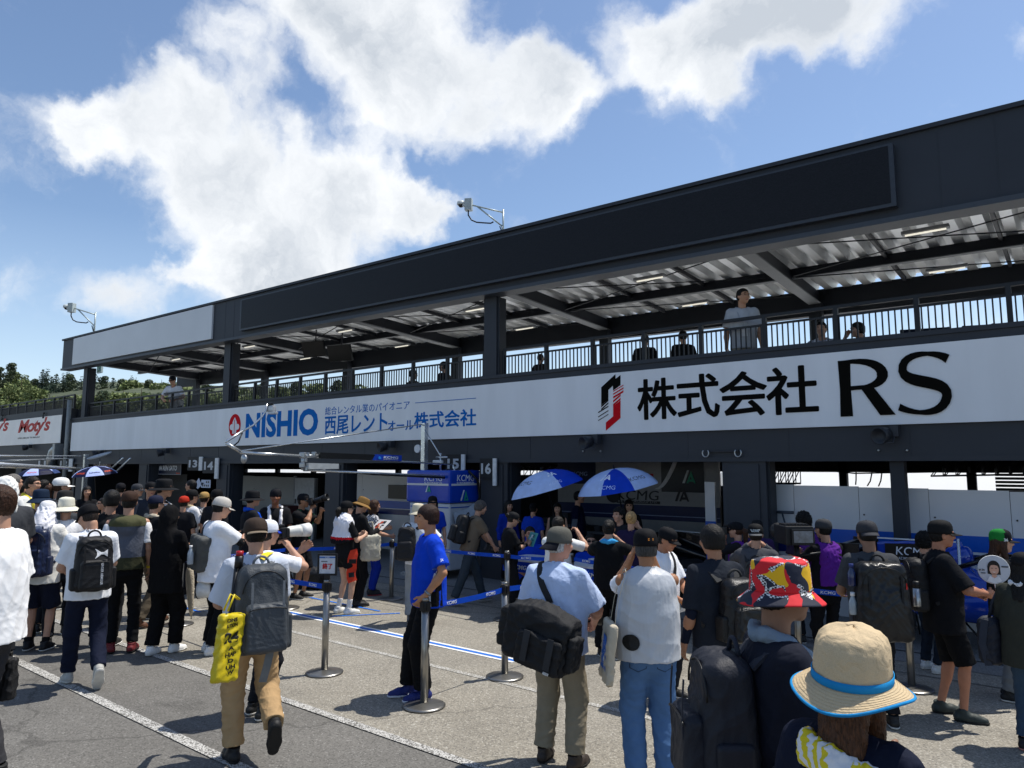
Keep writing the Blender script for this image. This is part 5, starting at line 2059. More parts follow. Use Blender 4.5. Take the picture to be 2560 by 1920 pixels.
o['kind'] = 'structure'
hillb = bvh_of(o)
leafA = mat((.15, .18, .07), .7, var=.55, scale=.35, spec=.15, detail=2)
leafB = mat((.05, .075, .05), .7, var=.5, scale=.4, spec=.15, detail=2)
leafC = mat((.085, .105, .058), .7, var=.55, scale=.4, spec=.15, detail=2)
bark = mat((.07, .05, .035), .9)
rng = np.random.default_rng(4)

def leaf_cloud(n, centers, size, flat=.6):
 V, F = [], []
 cs = np.array([c[:3] for c in centers]); rr = np.array([c[3] for c in centers])
 pick = rng.choice(len(cs), n, p=rr ** 2 / (rr ** 2).sum())
 d = rng.normal(size=(n, 3)); d /= np.linalg.norm(d, axis=1)[:, None]
 p = cs[pick] + d * (rr[pick] * rng.uniform(.55, 1.05, n) ** .6)[:, None] * np.array([1, 1, .75])
 for i in range(n):
  a = rng.normal(size=3); a /= np.linalg.norm(a)
  a = a + d[i] * .3
  b_ = np.cross(a, rng.normal(size=3)); b_ /= np.linalg.norm(b_) + 1e-6
  c_ = np.cross(a, b_); c_ /= np.linalg.norm(c_) + 1e-6
  s = size * rng.uniform(.5, 1.3)
  k = len(V)
  V += [p[i] - b_ * s, p[i] - c_ * s * flat, p[i] + b_ * s, p[i] + c_ * s * flat]
  F.append((k, k + 1, k + 2, k + 3))
 return V, F

def proto_tree(kind):
 t = bpy.data.objects.new('tree', None)
 if kind == 'broad':
  cen = [(rng.uniform(-2.6, 2.6), rng.uniform(-2.6, 2.6), rng.uniform(4.5, 9.5), rng.uniform(1.3, 2.3)) for _ in range(15)]
  V, F = leaf_cloud(2100, cen, .42); m = leafA
 elif kind == 'conifer':
  cen = []
  for z in np.arange(2.2, 12.4, .75):
   r = (12.8 - z) * .23 + .15
   for q in range(5):
    a = rng.uniform(0, 6.28)
    cen.append((math.cos(a) * r * .6, math.sin(a) * r * .6, z, r * .55 + .15))
  V, F = leaf_cloud(2000, cen, .36, .35); m = leafB
 else:
  cen = []
  for z in np.arange(4.5, 12, 1.15):
   for q in range(3):
    a = rng.uniform(0, 6.28); r = rng.uniform(.8, 2.4) * (1.15 - z / 15)
    cen.append((math.cos(a) * r, math.sin(a) * r, z + rng.uniform(-.4, .4), rng.uniform(.7, 1.3)))
  V, F = leaf_cloud(1600, cen, .36, .5); m = leafC
 me = mesh_from(np.array(V), np.array(F, dtype=int))
 me.materials.append(m)
 b = MB(); b.tube([(0, 0, -1.5), (.1, 0, 3), (0, .1, 7), (.05, 0, 11.5)], [.32, .24, .15, .04], 7)
 for q in range(6):
  a = q * 1.05; z = 3.5 + q
  b.tube([(0, 0, z), (math.cos(a) * 1.5, math.sin(a) * 1.5, z + 1.1)], [.10, .03], 5)
 tm_ = mesh_from(np.array(b.v), b.f); tm_.materials.append(bark)
 return me, tm_

protos = {k: [proto_tree(k) for _ in range(2)] for k in ('broad', 'conifer', 'pine')}
TREES = [  # (photo x, top y, depth, kind)
 (-120, 960, 62, 'broad'), (-60, 968, 62, 'broad'), (10, 965, 62, 'broad'), (55, 950, 64, 'broad'), (95, 965, 62, 'broad'), (20, 990, 56, 'broad'), (75, 992, 56, 'broad'), (125, 982, 60, 'broad'), (-30, 992, 56, 'broad'),
 (165, 985, 62, 'pine'), (215, 978, 62, 'broad'), (262, 972, 62, 'pine'), (310, 972, 62, 'broad'), (355, 970, 62, 'broad'), (400, 974, 62, 'pine'), (450, 972, 62, 'broad'), (500, 975, 62, 'broad'), (145, 990, 58, 'broad'), (190, 995, 58, 'pine'),
 (-90, 925, 85, 'pine'), (-40, 920, 85, 'broad'), (0, 915, 85, 'pine'), (28, 903, 85, 'pine'), (60, 940, 85, 'broad'), (90, 943, 85, 'pine'), (108, 920, 85, 'conifer'), (120, 917, 86, 'conifer'), (142, 930, 85, 'conifer'), (160, 928, 85, 'conifer'), (180, 932, 85, 'pine'),
 (205, 935, 85, 'conifer'), (232, 938, 85, 'conifer'), (258, 936, 85, 'pine'), (285, 940, 85, 'conifer'), (312, 942, 85, 'pine'), (340, 942, 85, 'broad'), (372, 945, 85, 'pine'), (405, 948, 85, 'broad'), (440, 950, 85, 'pine'), (480, 952, 85, 'broad'), (520, 955, 85, 'pine'),
 (130, 938, 100, 'conifer'), (172, 922, 105, 'conifer'), (240, 930, 105, 'conifer'), (330, 935, 105, 'conifer'), (40, 925, 105, 'broad'),
 (600, 962, 85, 'broad'), (650, 955, 85, 'pine'), (700, 958, 85, 'broad'), (745, 950, 85, 'pine'), (790, 948, 85, 'broad'), (840, 945, 85, 'pine'), (885, 952, 85, 'broad'), (560, 970, 62, 'broad'), (640, 975, 62, 'broad'),
]
first = True
TL = {'broad': ('light green broad crowned tree on the wooded hill at far left', 'broad trees on the hill'), 'conifer': ('dark pointed conifer on the skyline of the wooded hill', 'conifers on the hill'), 'pine': ('sparse layered dark pine on the wooded hill', 'pines on the hill')}
for i, (x, y, Y, kd) in enumerate(TREES):
 top = PY(x, y, Y)
 hgt = {'broad': 11.6, 'conifer': 12.9, 'pine': 13.0}[kd] * (.75 + .1 * (i % 4))
 z0 = top[2] - hgt
 me, tr = protos[kd][i % 2]
 t = thing({'broad': 'broadleaf_tree', 'conifer': 'conifer_tree', 'pine': 'pine_tree'}[kd], TL[kd][0], 'tree', (top[0], Y, z0), i * 1.3, TL[kd][1])
 k = .75 + .1 * (i % 4)
 for nm, q in (('crown', me), ('trunk', tr)):
  o = bpy.data.objects.new(nm, q); COL.objects.link(o); o.parent = t; o.scale = (k * 1.1, k * 1.1, k)

# white marquees of the paddock behind, seen over the partitions
tentm = mat('#e8e8e4', .7, var=.04, scale=.5)
for i, (x0, x1, lb) in enumerate(((-40, -22, 'left'), (-21, -9, 'middle'), (-8.2, 3.5, 'right'))):
 t = thing('marquee', 'white marquee in the sunny paddock behind the garages, the %s one of three' % lb, 'tent', ((x0 + x1) / 2, 22, 0), 0, 'paddock marquees')
 w = (x1 - x0) / 2
 MB().add([(-w, -1.5, 1.15), (w, -1.5, 1.15), (w, 3, 4.2), (-w, 3, 4.2), (-w, 7.5, 1.15), (w, 7.5, 1.15)], [(0, 1, 2, 3), (3, 2, 5, 4), (0, 3, 4), (1, 5, 2)]).build('roof', tentm, t)
 b = MB()
 for xx in np.linspace(-w, w, 4):
  for yy in (-1.45, 7.4):
   b.box((xx - .04, yy - .04, 0), (xx + .04, yy + .04, 1.16))
 b.build('legs', mat('#8a8c8e', .4, .6), t)

# ------------------------------------------------------------------ inside the garages
white_p = mat('#c9ccd0', .22, var=.03, scale=.7, spec=.5, coat=.3)
blue_p = mat('#0a52b4', .25, var=.04, spec=.5)
navy_p = mat('#0b2566', .25, var=.04, spec=.5)
grey_p = mat('#9a9c9c', .5, var=.06, scale=1.2)

def partition(label, segs, Y, ztop, zbs, name='partition', group=None, stripes=True, base=0.0, m=None):
 """a run of gloss panels with blue stripes; segs = panel joints in X"""
 t = thing(name, label, 'partition', (segs[0], Y, 0), 0, group)
 for i, (a, c) in enumerate(zip(segs[:-1], segs[1:])):
  MB().box((a - segs[0] + .003, 0, base), (c - segs[0] - .003, .05, ztop - .012 * i)).build('panel', m or white_p, t)
 if stripes:
  w = segs[-1] - segs[0]
  for (z0, z1, mm) in ((zbs[0], zbs[1], blue_p), (zbs[2], zbs[3], navy_p)):
   MB().box((0, -.004, z0), (w, 0, z1)).build('stripe', mm, t)
 b = MB()
 for a in segs[1:-1]:
  for z in (ztop * .78, ztop * .2):
   b.lathe([(.012, 0), (.012, .006)], (a - segs[0] + .06, -.006, z), 8, rot=Matrix.Rotation(math.pi / 2, 3, 'X'))
 if b.v:
  b.build('bolt_heads', mat('#2a2a2c', .5), t)
 return t

YP = 11.05
zz = lambda x, y: PY(x, y, YP)[2]
zt_ = zz(2080, 1213);
xs_ = [PY(x, 1250, YP)[0] for x in (1905, 1985, 2147, 2322, 2525)] + [2.2]
partition('glossy white partition with blue stripes right of the wide pier', xs_, YP, zt_, (zz(2080, 1358), zz(2080, 1322), zz(2080, 1387), zz(2080, 1364)))
xs2 = [PY(x, 1250, 11.3)[0] for x in (1762, 1788)]
partition('narrow white panel with blue foot left of the wide pier', xs2, 11.3, zz(1775, 1206), (0, PY(1775, 1303, 11.3)[2], 0, .01))
# garage 16: team backdrop
YB = 12.7
bx0, bx1 = PY(1395, 1250, YB)[0], PY(1800, 1250, YB)[0]
zb_ = lambda y, x=1600: PY(x, y, YB)[2]
t = thing('backdrop_wall', 'white and navy backdrop with large grey lettering inside garage sixteen', 'backdrop', (bx0, YB, 0))
OBK = np.array([bx0, YB, 0])
MB().box((0, 0, 0), (bx1 - bx0, .06, 2.35)).build('panel', mat('#8f9091', .35, var=.05), t)
pxx = lambda x: PY(x, 1250, YB)[0] - bx0
MB().box((0, -.01, zb_(1212)), (pxx(1490), 0, 2.3)).build('upper_panel', mat('#0c1b40', .35), t)
MB().box((pxx(1655), -.01, zb_(1228)), (pxx(1762), 0, 2.3)).build('upper_panel', mat('#1d2124', .35), t)
b = MB()
for i in range(14):
 a0, a1 = i / 14, (i + 1) / 14
 q = lambda a, w: (pxx(1638) + (pxx(1692) - pxx(1638)) * a ** .6 + w, zb_(1222) + (2.3 - zb_(1222)) * a)
 p0, p1 = q(a0, 0), q(a1, 0)
 b.prism([p0, (p0[0] + .09, p0[1]), (p1[0] + .09, p1[1]), p1], (0, -.012, 0), US, UZ, .004)
b.build('arc_line', mat('#c9cbcc', .4), t)
MB().box((0, -.012, zb_(1298)), (bx1 - bx0, 0, zb_(1262))).build('stripe', mat('#0a1e4c', .35), t)
MB().box((0, -.014, zb_(1288)), (bx1 - bx0, -.012, zb_(1286))).build('stripe', mat('#7f8fb0', .4), t)
dk = mat('#15161a', .4)
lettering('KCMG', (pxx(1542), -.012, zb_(1250)), US, UZ, pxx(1648) - pxx(1542), zb_(1226) - zb_(1250), dk, t, .0, .1, 1.0)
MB().box((pxx(1542), -.012, zb_(1259)), (pxx(1650), 0, zb_(1252))).build('lettering_bar', dk, t)
lettering('KC MOTORGROUP LTD.', (pxx(1548), -.017, zb_(1257)), US, UZ, pxx(1644) - pxx(1548), .045, mat('#8f9091', .4), t)
lettering('KCMG', (pxx(1432), -.012, zb_(1191)), US, UZ, pxx(1470) - pxx(1432), .085, mat('#8fa0c8', .4), t, 0, .1)
b = MB()
for (q, r_) in ((0, .17),):
 b.lathe([(r_, 0), (r_, .01)], (pxx(1535), -.014, zb_(1237)), 28, rot=Matrix.Rotation(math.pi / 2, 3, 'X'))
b.build('emblem', dk, t)

def a_mark(par, x, z, w, m, m2=None, y=-.014):
 """two slanted bars leaning into a triangle"""
 b = MB(); h = w * 1.0
 b.prism([(x, z), (x + w * .2, z), (x + w * .58, z + h), (x + w * .42, z + h)], (0, y, 0), US, UZ, .004)
 b.build('emblem', m, par)
 b = MB()
 b.prism([(x + w * .35, z), (x + w * .5, z), (x + w * .72, z + h * .55), (x + w * .82, z + h * .3), (x + w * .6, z + h * .3), (x + w * .52, z + h * .12), (x + w * .92, z + h * .12), (x + w, z), (x + w * 1.12, z), (x + w * .76, z + h * .95)], (0, y - .002, 0), US, UZ, .004)
 b.build('emblem', m2 or m, par)

a_mark(t, pxx(1467), zb_(1240), .24, dk); a_mark(t, pxx(1688), zb_(1250), .26, dk); a_mark(t, pxx(1708), zb_(1206), .24, mat('#c5cbc8', .4), mat('#178a66', .4))
MB().box((pxx(1609), -.012, zb_(1203)), (pxx(1617), 0, zb_(1184))).build('flag_patch', mat('#45474a', .5), t)
MB().box((pxx(1627), -.012, zb_(1203)), (pxx(1635), 0, zb_(1184))).build('flag_patch', mat('#a81c20', .5), t)
# garage 15 partitions
YC = 12.6
xs3 = [PY(x, 1250, YC)[0] for x in (842, 905, 1000, 1060)]
zc = lambda y, x=930: PY(x, y, YC)[2]
partition('white partition with blue band behind the blue cabinet', xs3, YC, zc(1185), (zc(1268), zc(1250), zc(1283), zc(1270)))
xs4 = [PY(x, 1250, 12.9)[0] for x in (566, 632, 690, 730, 790)]
partition('plain grey partition boards in the garage behind the photographers', xs4, 12.9, PY(650, 1190, 12.9)[2], None, stripes=False, m=grey_p)
c = PY(736, 1300, 12.8); d_ = PY(788, 1195, 12.8)
t = thing('door', 'pale grey door panel in the garage behind the man with a camera', 'door', (c[0], 12.8, 0))
MB().box((0, -.03, 0), (d_[0] - c[0], .03, d_[2]), .005).build('leaf', mat('#b3b6ba', .5), t)
MB().box((-.05, -.04, 0), (0, .04, d_[2] + .05)).build('frame', mat('#8f9296', .5), t)
MB().box((.06, -.07, 1.0), (.10, -.03, 1.14)).build('handle', mat('#606468', .3, .7), t)
c, d_ = PY(972, 1246, 12.5), PY(1020, 1213, 12.5)
t = thing('wall_screen', 'black flat screen on the white partition left of the blue cabinet', 'screen', tuple(c))
MB().box((0, -.03, 0), (d_[0] - c[0], .05, d_[2] - c[2]), .006).build('frame', mat('#0b0c0e', .3), t)

def truss(a, c, label, n=9, h=.26):
 a, c = np.array(a), np.array(c)
 t = thing('truss', label, 'truss', tuple(a), 0, 'lighting trusses in the garages')
 L = np.linalg.norm(c - a); u = (c - a) / L; v = np.cross(UZ, u)
 b = MB()
 off = [(-h / 2, 0), (h / 2, 0), (-h / 2, h), (h / 2, h)]
 P_ = lambda s, q: u * s + v * q[0] + UZ * q[1]
 for q in off:
  b.tube([P_(0, q), P_(L, q)], .018, 6)
 for i in range(n):
  s0, s1 = L * i / n, L * (i + 1) / n
  for (q, r_) in ((0, 2), (1, 3), (0, 1), (2, 3)):
   b.tube([P_(s0, off[q]), P_(s1, off[r_])], .009, 5)
   b.tube([P_(s1, off[q]), P_(s1, off[r_])], .009, 5)
 b.build('lattice', mat('#2a2c30', .4, .5), t)
 return t

truss(PY(1835, 1207, 13.0), PY(1996, 1209, 13.0), 'black lattice truss above the white partition, right of the pier')
truss(PY(1270, 1192, 14.5), PY(1420, 1188, 14.5), 'black lattice truss high inside garage sixteen')
truss(PY(2330, 1190, 15.5), PY(2560, 1186, 15.5), 'black lattice truss near the shutter at far right', 7)
for i, (x0, y0, x1, y1) in enumerate(((2180, 1180, 2168, 1215), (2205, 1178, 2196, 1216), (2140, 1176, 2139, 1212), (2020, 1172, 2330, 1180))):
 a, c = PY(x0, y0, 14), PY(x1, y1, 14)
 b = MB(); b.tube([a, (a * .6 + c * .4) + (0, 0, -.06), c], .012, 5)
 tag(b.build('hanging_cable', mat('#101114', .6)), 'thin dark cable hanging inside the right garage above the partition', 'cable', 'hanging garage cables')

# name boards hung in the left garage
orange = mat('#d2502a', .5)

def name_board(x0, y0, x1, y1, txt, label, m, Y=Y0 + .3):
 a, c = PY(x0, y1, Y), PY(x1, y0, Y)
 t = thing('name_board', label, 'sign', tuple(a), 0)
 w, h = c[0] - a[0], c[2] - a[2]
 MB().box((0, 0, 0), (w, .03, h)).build('board', m, t)
 b = MB()
 for q in ((0, 0, w, .02), (0, h - .02, w, h), (0, .02, .02, h - .02), (w - .02, .02, w, h - .02)):
  b.box((q[0], -.006, q[1]), (q[2], 0, q[3]))
 b.build('frame', mat('#85888c', .5), t)
 wl = mat('#c9cdd2', .5)
 lettering(txt[0], (w * .04, 0, h * .30), US, UZ, w * .13, h * .36, wl, t, .05, .2)
 lettering(txt[1], (w * .20, 0, h * .30), US, UZ, w * .62, h * .38, wl, t, .03, .2)
 lettering('PONOS', (w * .80, 0, h * .06), US, UZ, w * .15, h * .09, orange, t, .04)

name_board(395, 1153, 454, 1186, ('84', 'REN SATO'), 'navy board with white slanted name and orange mark in the left garage', mat('#0d1730', .4))
name_board(228, 1151, 278, 1172, ('65', 'IGOR FRAGA'), 'red and navy board half hidden behind the left umbrella', mat('#4a1720', .4))
lt = thing('garage_wall', 'dark team wall with faint lettering under the name board', 'partition', tuple(PY(395, 1300, 12.6)))
a, c = PY(395, 1330, 12.6), PY(470, 1186, 12.6)
MB().box((0, 0, -1), (c[0] - a[0], .06, c[2] - PY(395, 1300, 12.6)[2])).build('panel', mat('#17191f', .5), lt)
lettering('PONOS', ((c[0] - a[0]) * .15, 0, PY(400, 1206, 12.6)[2] - PY(395, 1300, 12.6)[2]), US, UZ, (c[0] - a[0]) * .7, .13, mat('#07080a', .4), lt, .03)
a, c = PY(348, 1250, 12.3), PY(384, 1178, 12.3)
t = thing('doorway_frame', 'thin pale frame of a dark doorway in the left garage', 'frame', tuple(a))
b = MB(); w, h = c[0] - a[0], c[2] - a[2]
b.box((0, 0, -1), (.05, .05, h)); b.box((w - .05, 0, -1), (w, .05, h)); b.box((.05, 0, h - .05), (w - .05, .05, h)); b.build('frame', mat('#6d7074', .5), t)
# paper notices on the pier by board 14
for (x0, y0, x1, y1, lb) in ((479, 1195, 512, 1222, 'white star shaped paper notice pinned below boards thirteen and fourteen'), (503, 1200, 527, 1219, 'white sheet of small prints pinned below board fourteen')):
 a, c = PY(x0, y1, Y0 - .03), PY(x1, y0, Y0 - .03)
 w, h = c[0] - a[0], c[2] - a[2]
 t = thing('paper_notice', lb, 'notice', tuple(a))
 b = MB()
 if 'star' in lb:
  b.prism([(0, .55 * h), (.35 * w, .62 * h), (.55 * w, h), (.7 * w, .6 * h), (w, .55 * h), (.75 * w, .3 * h), (.5 * w, 0), (.3 * w, .25 * h)], (0, 0, 0), US, UZ, .006)
 else:
  b.box((0, -.006, 0), (w, 0, h))
 b.build('sheet', mat('#b9c2d4', .6), t)
 if 'small' in lb:
  b = MB()
  for q in range(4):
   b.box((w * (.12 + .2 * q), -.009, h * .15), (w * (.24 + .2 * q), -.006, h * .4))
   if q > 1: b.box((w * (.12 + .2 * q), -.009, h * .6), (w * (.24 + .2 * q), -.006, h * .85))
  b.build('prints', dk, t)

# ------------------------------------------------------------------ pit gantry and tool cabinet
sil = mat('#c3c7c9', .25, .75, var=.06)
GX = -10.7
gb = PY(1057, 1420, 10.1)
gt = thing('pit_gantry', 'silver pit gantry boom with black and blue panel and cable stays', 'gantry', (gb[0], 10.1, 0))
GO = np.array([gb[0], 10.1, 0])

def gp(x, y, X):        # a point of the boom: on the vertical plane that holds the boom
 return None

# the boom reaches out from the mast towards the pit lane
A_ = np.array(PY(1132, 1162, 10.1)); B_ = np.array(PD(600, 1131, 11.0))
u = (B_ - A_) / np.linalg.norm(B_ - A_)

def onboom(x, y):
 """point on the vertical plane through the boom seen at (x, y)"""
 d = ray(x, y)
 n_ = np.array([-u[1], u[0], 0])
 tt = ((A_ - CAMP) @ n_) / (d @ n_)
 return CAMP + d * tt - GO

b = MB()
mt = PY(1057, 1058, 10.1) - GO
b.box((-.05, -.05, 0), (.05, .05, mt[2]))
b.box((-.3, -.3, 0), (.3, .3, .06))
b.build('mast', sil, gt)
b = MB()
b.tube([onboom(600, 1131), onboom(749, 1140)], 0.024, 8); b.tube([onboom(749, 1140), onboom(1132, 1161)], 0.016, 8)
b.tube([onboom(760, 1175), onboom(1141, 1192)], 0.019, 8)
b.tube([onboom(1132, 1161), onboom(1141, 1192)], 0.015, 6)
b.build('boom', sil, gt)
b = MB()
b.tube([mt - (0, 0, .02), onboom(604, 1127)], 0.012, 6)
b.tube([mt - (0, 0, .06), onboom(1102, 1141)], 0.012, 6)
b.build('stay', sil, gt)
b = MB()
b.tube([onboom(604, 1131), onboom(584, 1119), onboom(565, 1108)], 0.026, 8); b.tube([onboom(565, 1108), onboom(568, 1102), onboom(606, 1078)], 0.020, 8)
b.tube([onboom(606, 1078), onboom(632, 1064), onboom(655, 1042), onboom(664, 1028), onboom(668, 1010)], 0.015, 8)
b.build('tip_arm', sil, gt)
c = onboom(678, 1022)
b = MB(); b.cbox(tuple(c), (.13, .10, .10), .4, .02); b.cbox(tuple(c + (.06, 0, -.07)), (.12, .09, .04), .4, .01); b.build('lamp_head', mat('#b8bcc0', .35, .5), gt)
b = MB(); b.cbox(tuple(onboom(675, 1011)), (.09, .07, .04), .4, .01); b.build('lens_cover', mat('#111214', .4), gt)
b = MB(); b.lathe([(.01, -.02), (.07, -.012), (.07, .012), (.01, .02)], tuple(onboom(610, 1147)), 24, rot=Matrix.Rotation(math.pi / 2, 3, 'X') @ Matrix.Rotation(0, 3, 'Z')); b.build('disc_plate', mat('#a9adb0', .35, .6), gt)
ux_ = np.array([u[0], u[1], 0]); ux_ /= np.linalg.norm(ux_); ux_ = -ux_
pA, pB = onboom(796, 1146), onboom(1000, 1153)
L_ = np.linalg.norm((pB - pA)[:2])
uxp = (pB - pA) / np.linalg.norm(pB - pA)
hh = onboom(796, 1131)[2] - pA[2]
b = MB(); b.prism([(0, 0), (L_ * .62, 0), (L_ * .66, hh), (0, hh)], pA, uxp, UZ, .05); b.build('panel', mat('#0a0b0d', .4), gt)
b = MB(); b.prism([(L_ * .62, 0), (L_, 0), (L_, hh * 1.05), (L_ * .66, hh * 1.05)], pA, uxp, UZ, .055); b.build('panel', mat('#0b3aa8', .35), gt)
nn_ = np.cross(uxp, UZ)
lettering('KCMG', pA + uxp * L_ * .76 + UZ * hh * .38 + nn_ * .06, uxp, UZ, L_ * .19, hh * .42, mat('#d9dde2', .4), gt, .02, .1)
lettering('KC MOTORGROUP LTD.', pA + uxp * L_ * .76 + UZ * hh * .16 + nn_ * .06, uxp, UZ, L_ * .19, hh * .12, mat('#d9dde2', .4), gt)
b = MB(); b.lathe([(hh * .26, 0), (hh * .26, .008)], tuple(pA + uxp * L_ * .71 + UZ * hh * .45 + nn_ * .056), 20, rot=Matrix((tuple(uxp), tuple(UZ), tuple(nn_))).transposed()); b.build('emblem', mat('#2a8be0', .4), gt)
b = MB()
pC, pD_ = onboom(765, 1173), onboom(840, 1172)
b.prism([(0, 0), (np.linalg.norm(pD_ - pC), 0), (np.linalg.norm(pD_ - pC), .085), (0, .10)], pC, (pD_ - pC) / np.linalg.norm(pD_ - pC), UZ, .09)
b.build('control_box', mat('#b9bcba', .5), gt)
b = MB()
for (x, y, s) in ((757, 1138, .16), (762, 1150, .12), (770, 1136, .10), (756, 1163, .14), (785, 1135, .12), (765, 1172, .14)):
 b.cbox(tuple(onboom(x, y)), (s * .6, s * .5, s * .6), .5, .015)
b.tube([onboom(757, 1133), onboom(757, 1175)], .03, 8); b.tube([onboom(750, 1140), onboom(795, 1140)], .03, 8)
b.build('joint', mat('#a3a7aa', .3, .7), gt)
c = PY(1045, 1122, 10.1) - GO
b = MB(); b.lathe([(.005, -.03), (.075, -.02), (.085, .0), (.08, .03)], tuple(c), 18, rot=Matrix.Rotation(math.pi / 2, 3, 'X')); b.build('antenna_dish', mat('#c9ccd0', .4), gt)
b = MB()
b.tube([onboom(840, 1176), onboom(930, 1186), onboom(1050, 1192), onboom(1130, 1196)], .014, 5); b.tube([onboom(606, 1082), onboom(596, 1105), onboom(580, 1118)], .012, 5)
b.build('cable', mat('#15171a', .5), gt)
# small camera at the boom's root
c = PY(1095, 1156, 10.05)
t = thing('small_camera', 'small white camera on the boom root beside board fifteen', 'camera', tuple(c))
b = MB(); b.cbox((0, 0, 0), (.2, .09, .09), .3, .02); b.build('housing', mat('#bfc3c6', .4), t)
b = MB(); b.tube([(.02, .05, -.2), (.02, .05, .18)], .02, 6); b.tube([(-.1, .05, .1), (.2, .05, .1)], .02, 6); b.build('bracket', sil, t)

cabL, cabR = PY(1021, 1300, 9.95), PY(1126, 1300, 9.95)
CD = cabR[0] / (ray(1198, 1300)[0] / ray(1198, 1300)[1]) - 9.95      # depth seen on its right side
cz = lambda x, y: PY(x, y, 9.95)[2]
cw = cabR[0] - cabL[0]
ct = thing('tool_cabinet', 'tall blue and white team tool cabinet on castors with lettering', 'cabinet', (cabL[0], 9.95, 0))
blue_c = mat('#0b3fb0', .22, var=.04, spec=.5, coat=.4)
zt1, zt0 = cz(1100, 1175), cz(1100, 1258)
b = MB(); b.box((-.04, -.04, zt0), (cw + .02, CD + .02, zt1), .05); b.build('top_box', blue_c, ct)
b = MB(); b.box((.0, -.046, cz(1100, 1214)), (cw - .02, -.038, cz(1100, 1209))); b.box((cw + .018, 0, cz(1100, 1214)), (cw + .026, CD - .03, cz(1100, 1209))); b.build('stripe', white_p, ct)
b = MB(); b.box((.03, 0, .16), (cw - .02, CD - .03, zt0 - .005), .03); b.build('base', mat('#c2c6cc', .3, var=.03, coat=.3), ct)
b = MB(); b.box((.06, -.008, zt0 - .09), (cw - .05, .002, zt0 - .07)); b.box((cw - .022, .03, zt0 - .09), (cw - .012, CD - .06, zt0 - .07)); b.build('stripe', blue_p, ct)
b = MB()
for xx in (.14, cw * .8):
 for yy in (.1, CD - .15):
  b.lathe([(.02, -.03), (.075, -.03), (.075, .03), (.02, .03)], (xx, yy, .075), 16, rot=Matrix.Rotation(math.pi / 2, 3, 'Y'))
b.build('castors', mat('#0c0c0e', .6), ct)
wl = mat('#d5dae2', .4)
UY = np.array([0, 1.0, 0])
zl = cz(1100, 1203)
lettering('KCMG', (cw * .42, -.042, zl), US, UZ, cw * .42, .12, wl, ct, .0, .1)
lettering('KC MOTORGROUP LTD.', (cw * .42, -.042, zl - .045), US, UZ, cw * .42, .03, wl, ct)
lettering('KCMG', (cw + .022, CD * .18, zl), UY, UZ, CD * .6, .12, wl, ct, .0, .1)
lettering('KC MOTORGROUP LTD.', (cw + .022, CD * .18, zl - .045), UY, UZ, CD * .6, .03, wl, ct)
a_mark(ct, cw * .45, cz(1100, 1231), .13, wl, mat('#1a9a78', .4), -.044)
for po, mm in (([(0, 0), (.2, 0), (.58, 1), (.42, 1)], wl), ([(.5, 0), (.66, 0), (.82, .45), (.95, .12), (.62, .12), (.6, 0), (1.12, 0), (.76, .95)], mat('#1a9a78', .4))):
 b = MB(); k_ = .2; b.prism([(CD * .3 + q[0] * k_, cz(1100, 1252) + q[1] * k_) for q in po], (cw + .022, 0, 0), UY, UZ, .004); b.build('emblem', mm, ct)
b = MB(); b.tube([(cw + .05, CD * .55, zt1 - .02), (cw + .1, CD * .8, zt1 - .2), (cw + .12, CD * .85, zt0 + .1), (cw + .08, CD * .8, zt0 - .05)], .025, 8); b.build('hose', mat('#0d0e10', .5), ct)
ps = [(cw + .03, CD * .05, zt0 - .16), (cw + .05, CD * .5, zt0 - .10), (cw + .06, CD * .95, zt0 + .06), (cw + .16, CD * .9, zt0 - .18), (cw + .15, CD * .45, zt0 - .30), (cw + .10, CD * .05, zt0 - .40)]
b = MB(); b.add(ps, [(0, 1, 4, 5), (1, 2, 3, 4)]); b.add([(x + .004, y, z) for x, y, z in ps], [(5, 4, 1, 0), (4, 3, 2, 1)])
o = tag(b.build('plastic_sheet', mat('#aab2bb', .25, var=.1, spec=.6)), 'crumpled clear plastic sheet hanging off the blue cabinet', 'sheet')
o.location = ct.location

# second gantry reaching in from the left
lg = PY(205, 1300, 9.6)
t = thing('pit_gantry', 'thin silver gantry bars crossing in front of the left garages', 'gantry', (lg[0], 9.6, 0))
LO = np.array([lg[0], 9.6, 0])
b = MB(); m1 = PY(205, 1140, 9.6) - LO
b.box((-.06, -.06, 0), (.06, .06, m1[2] + .05)); b.box((-.3, -.3, 0), (.3, .3, .06)); b.build('mast', sil, t)
b = MB()
b.tube([PY(205, 1172, 9.6) - LO, PD(-60, 1160, 9.0) - LO], .04, 8); b.tube([PY(205, 1140, 9.6) - LO, PD(-60, 1140, 9.0) - LO], .016, 6); b.tube([PY(180, 1146, 9.6) - LO, PD(-60, 1154, 9.0) - LO], .014, 6)
b.build('boom', sil, t)
b = MB(); b.lathe([(.02, .05), (.3, .02), (.36, .07), (.3, .05), (.02, .09)], tuple(PY(250, 1143, 9.7) - LO), 24, rot=Matrix.Rotation(math.radians(20), 3, 'X')); b.build('lamp_shade', mat('#b9bcbd', .5), t)
b = MB(); b.tube([PY(250, 1146, 9.7) - LO, PY(250, 1165, 9.7) - LO], .015, 6); b.tube([PY(278, 1172, 9.7) - LO, PY(308, 1145, 9.7) - LO], .03, 6); b.tube([PY(292, 1178, 9.7) - LO, PY(326, 1146, 9.7) - LO], .03, 6); b.build('strut', sil, t)

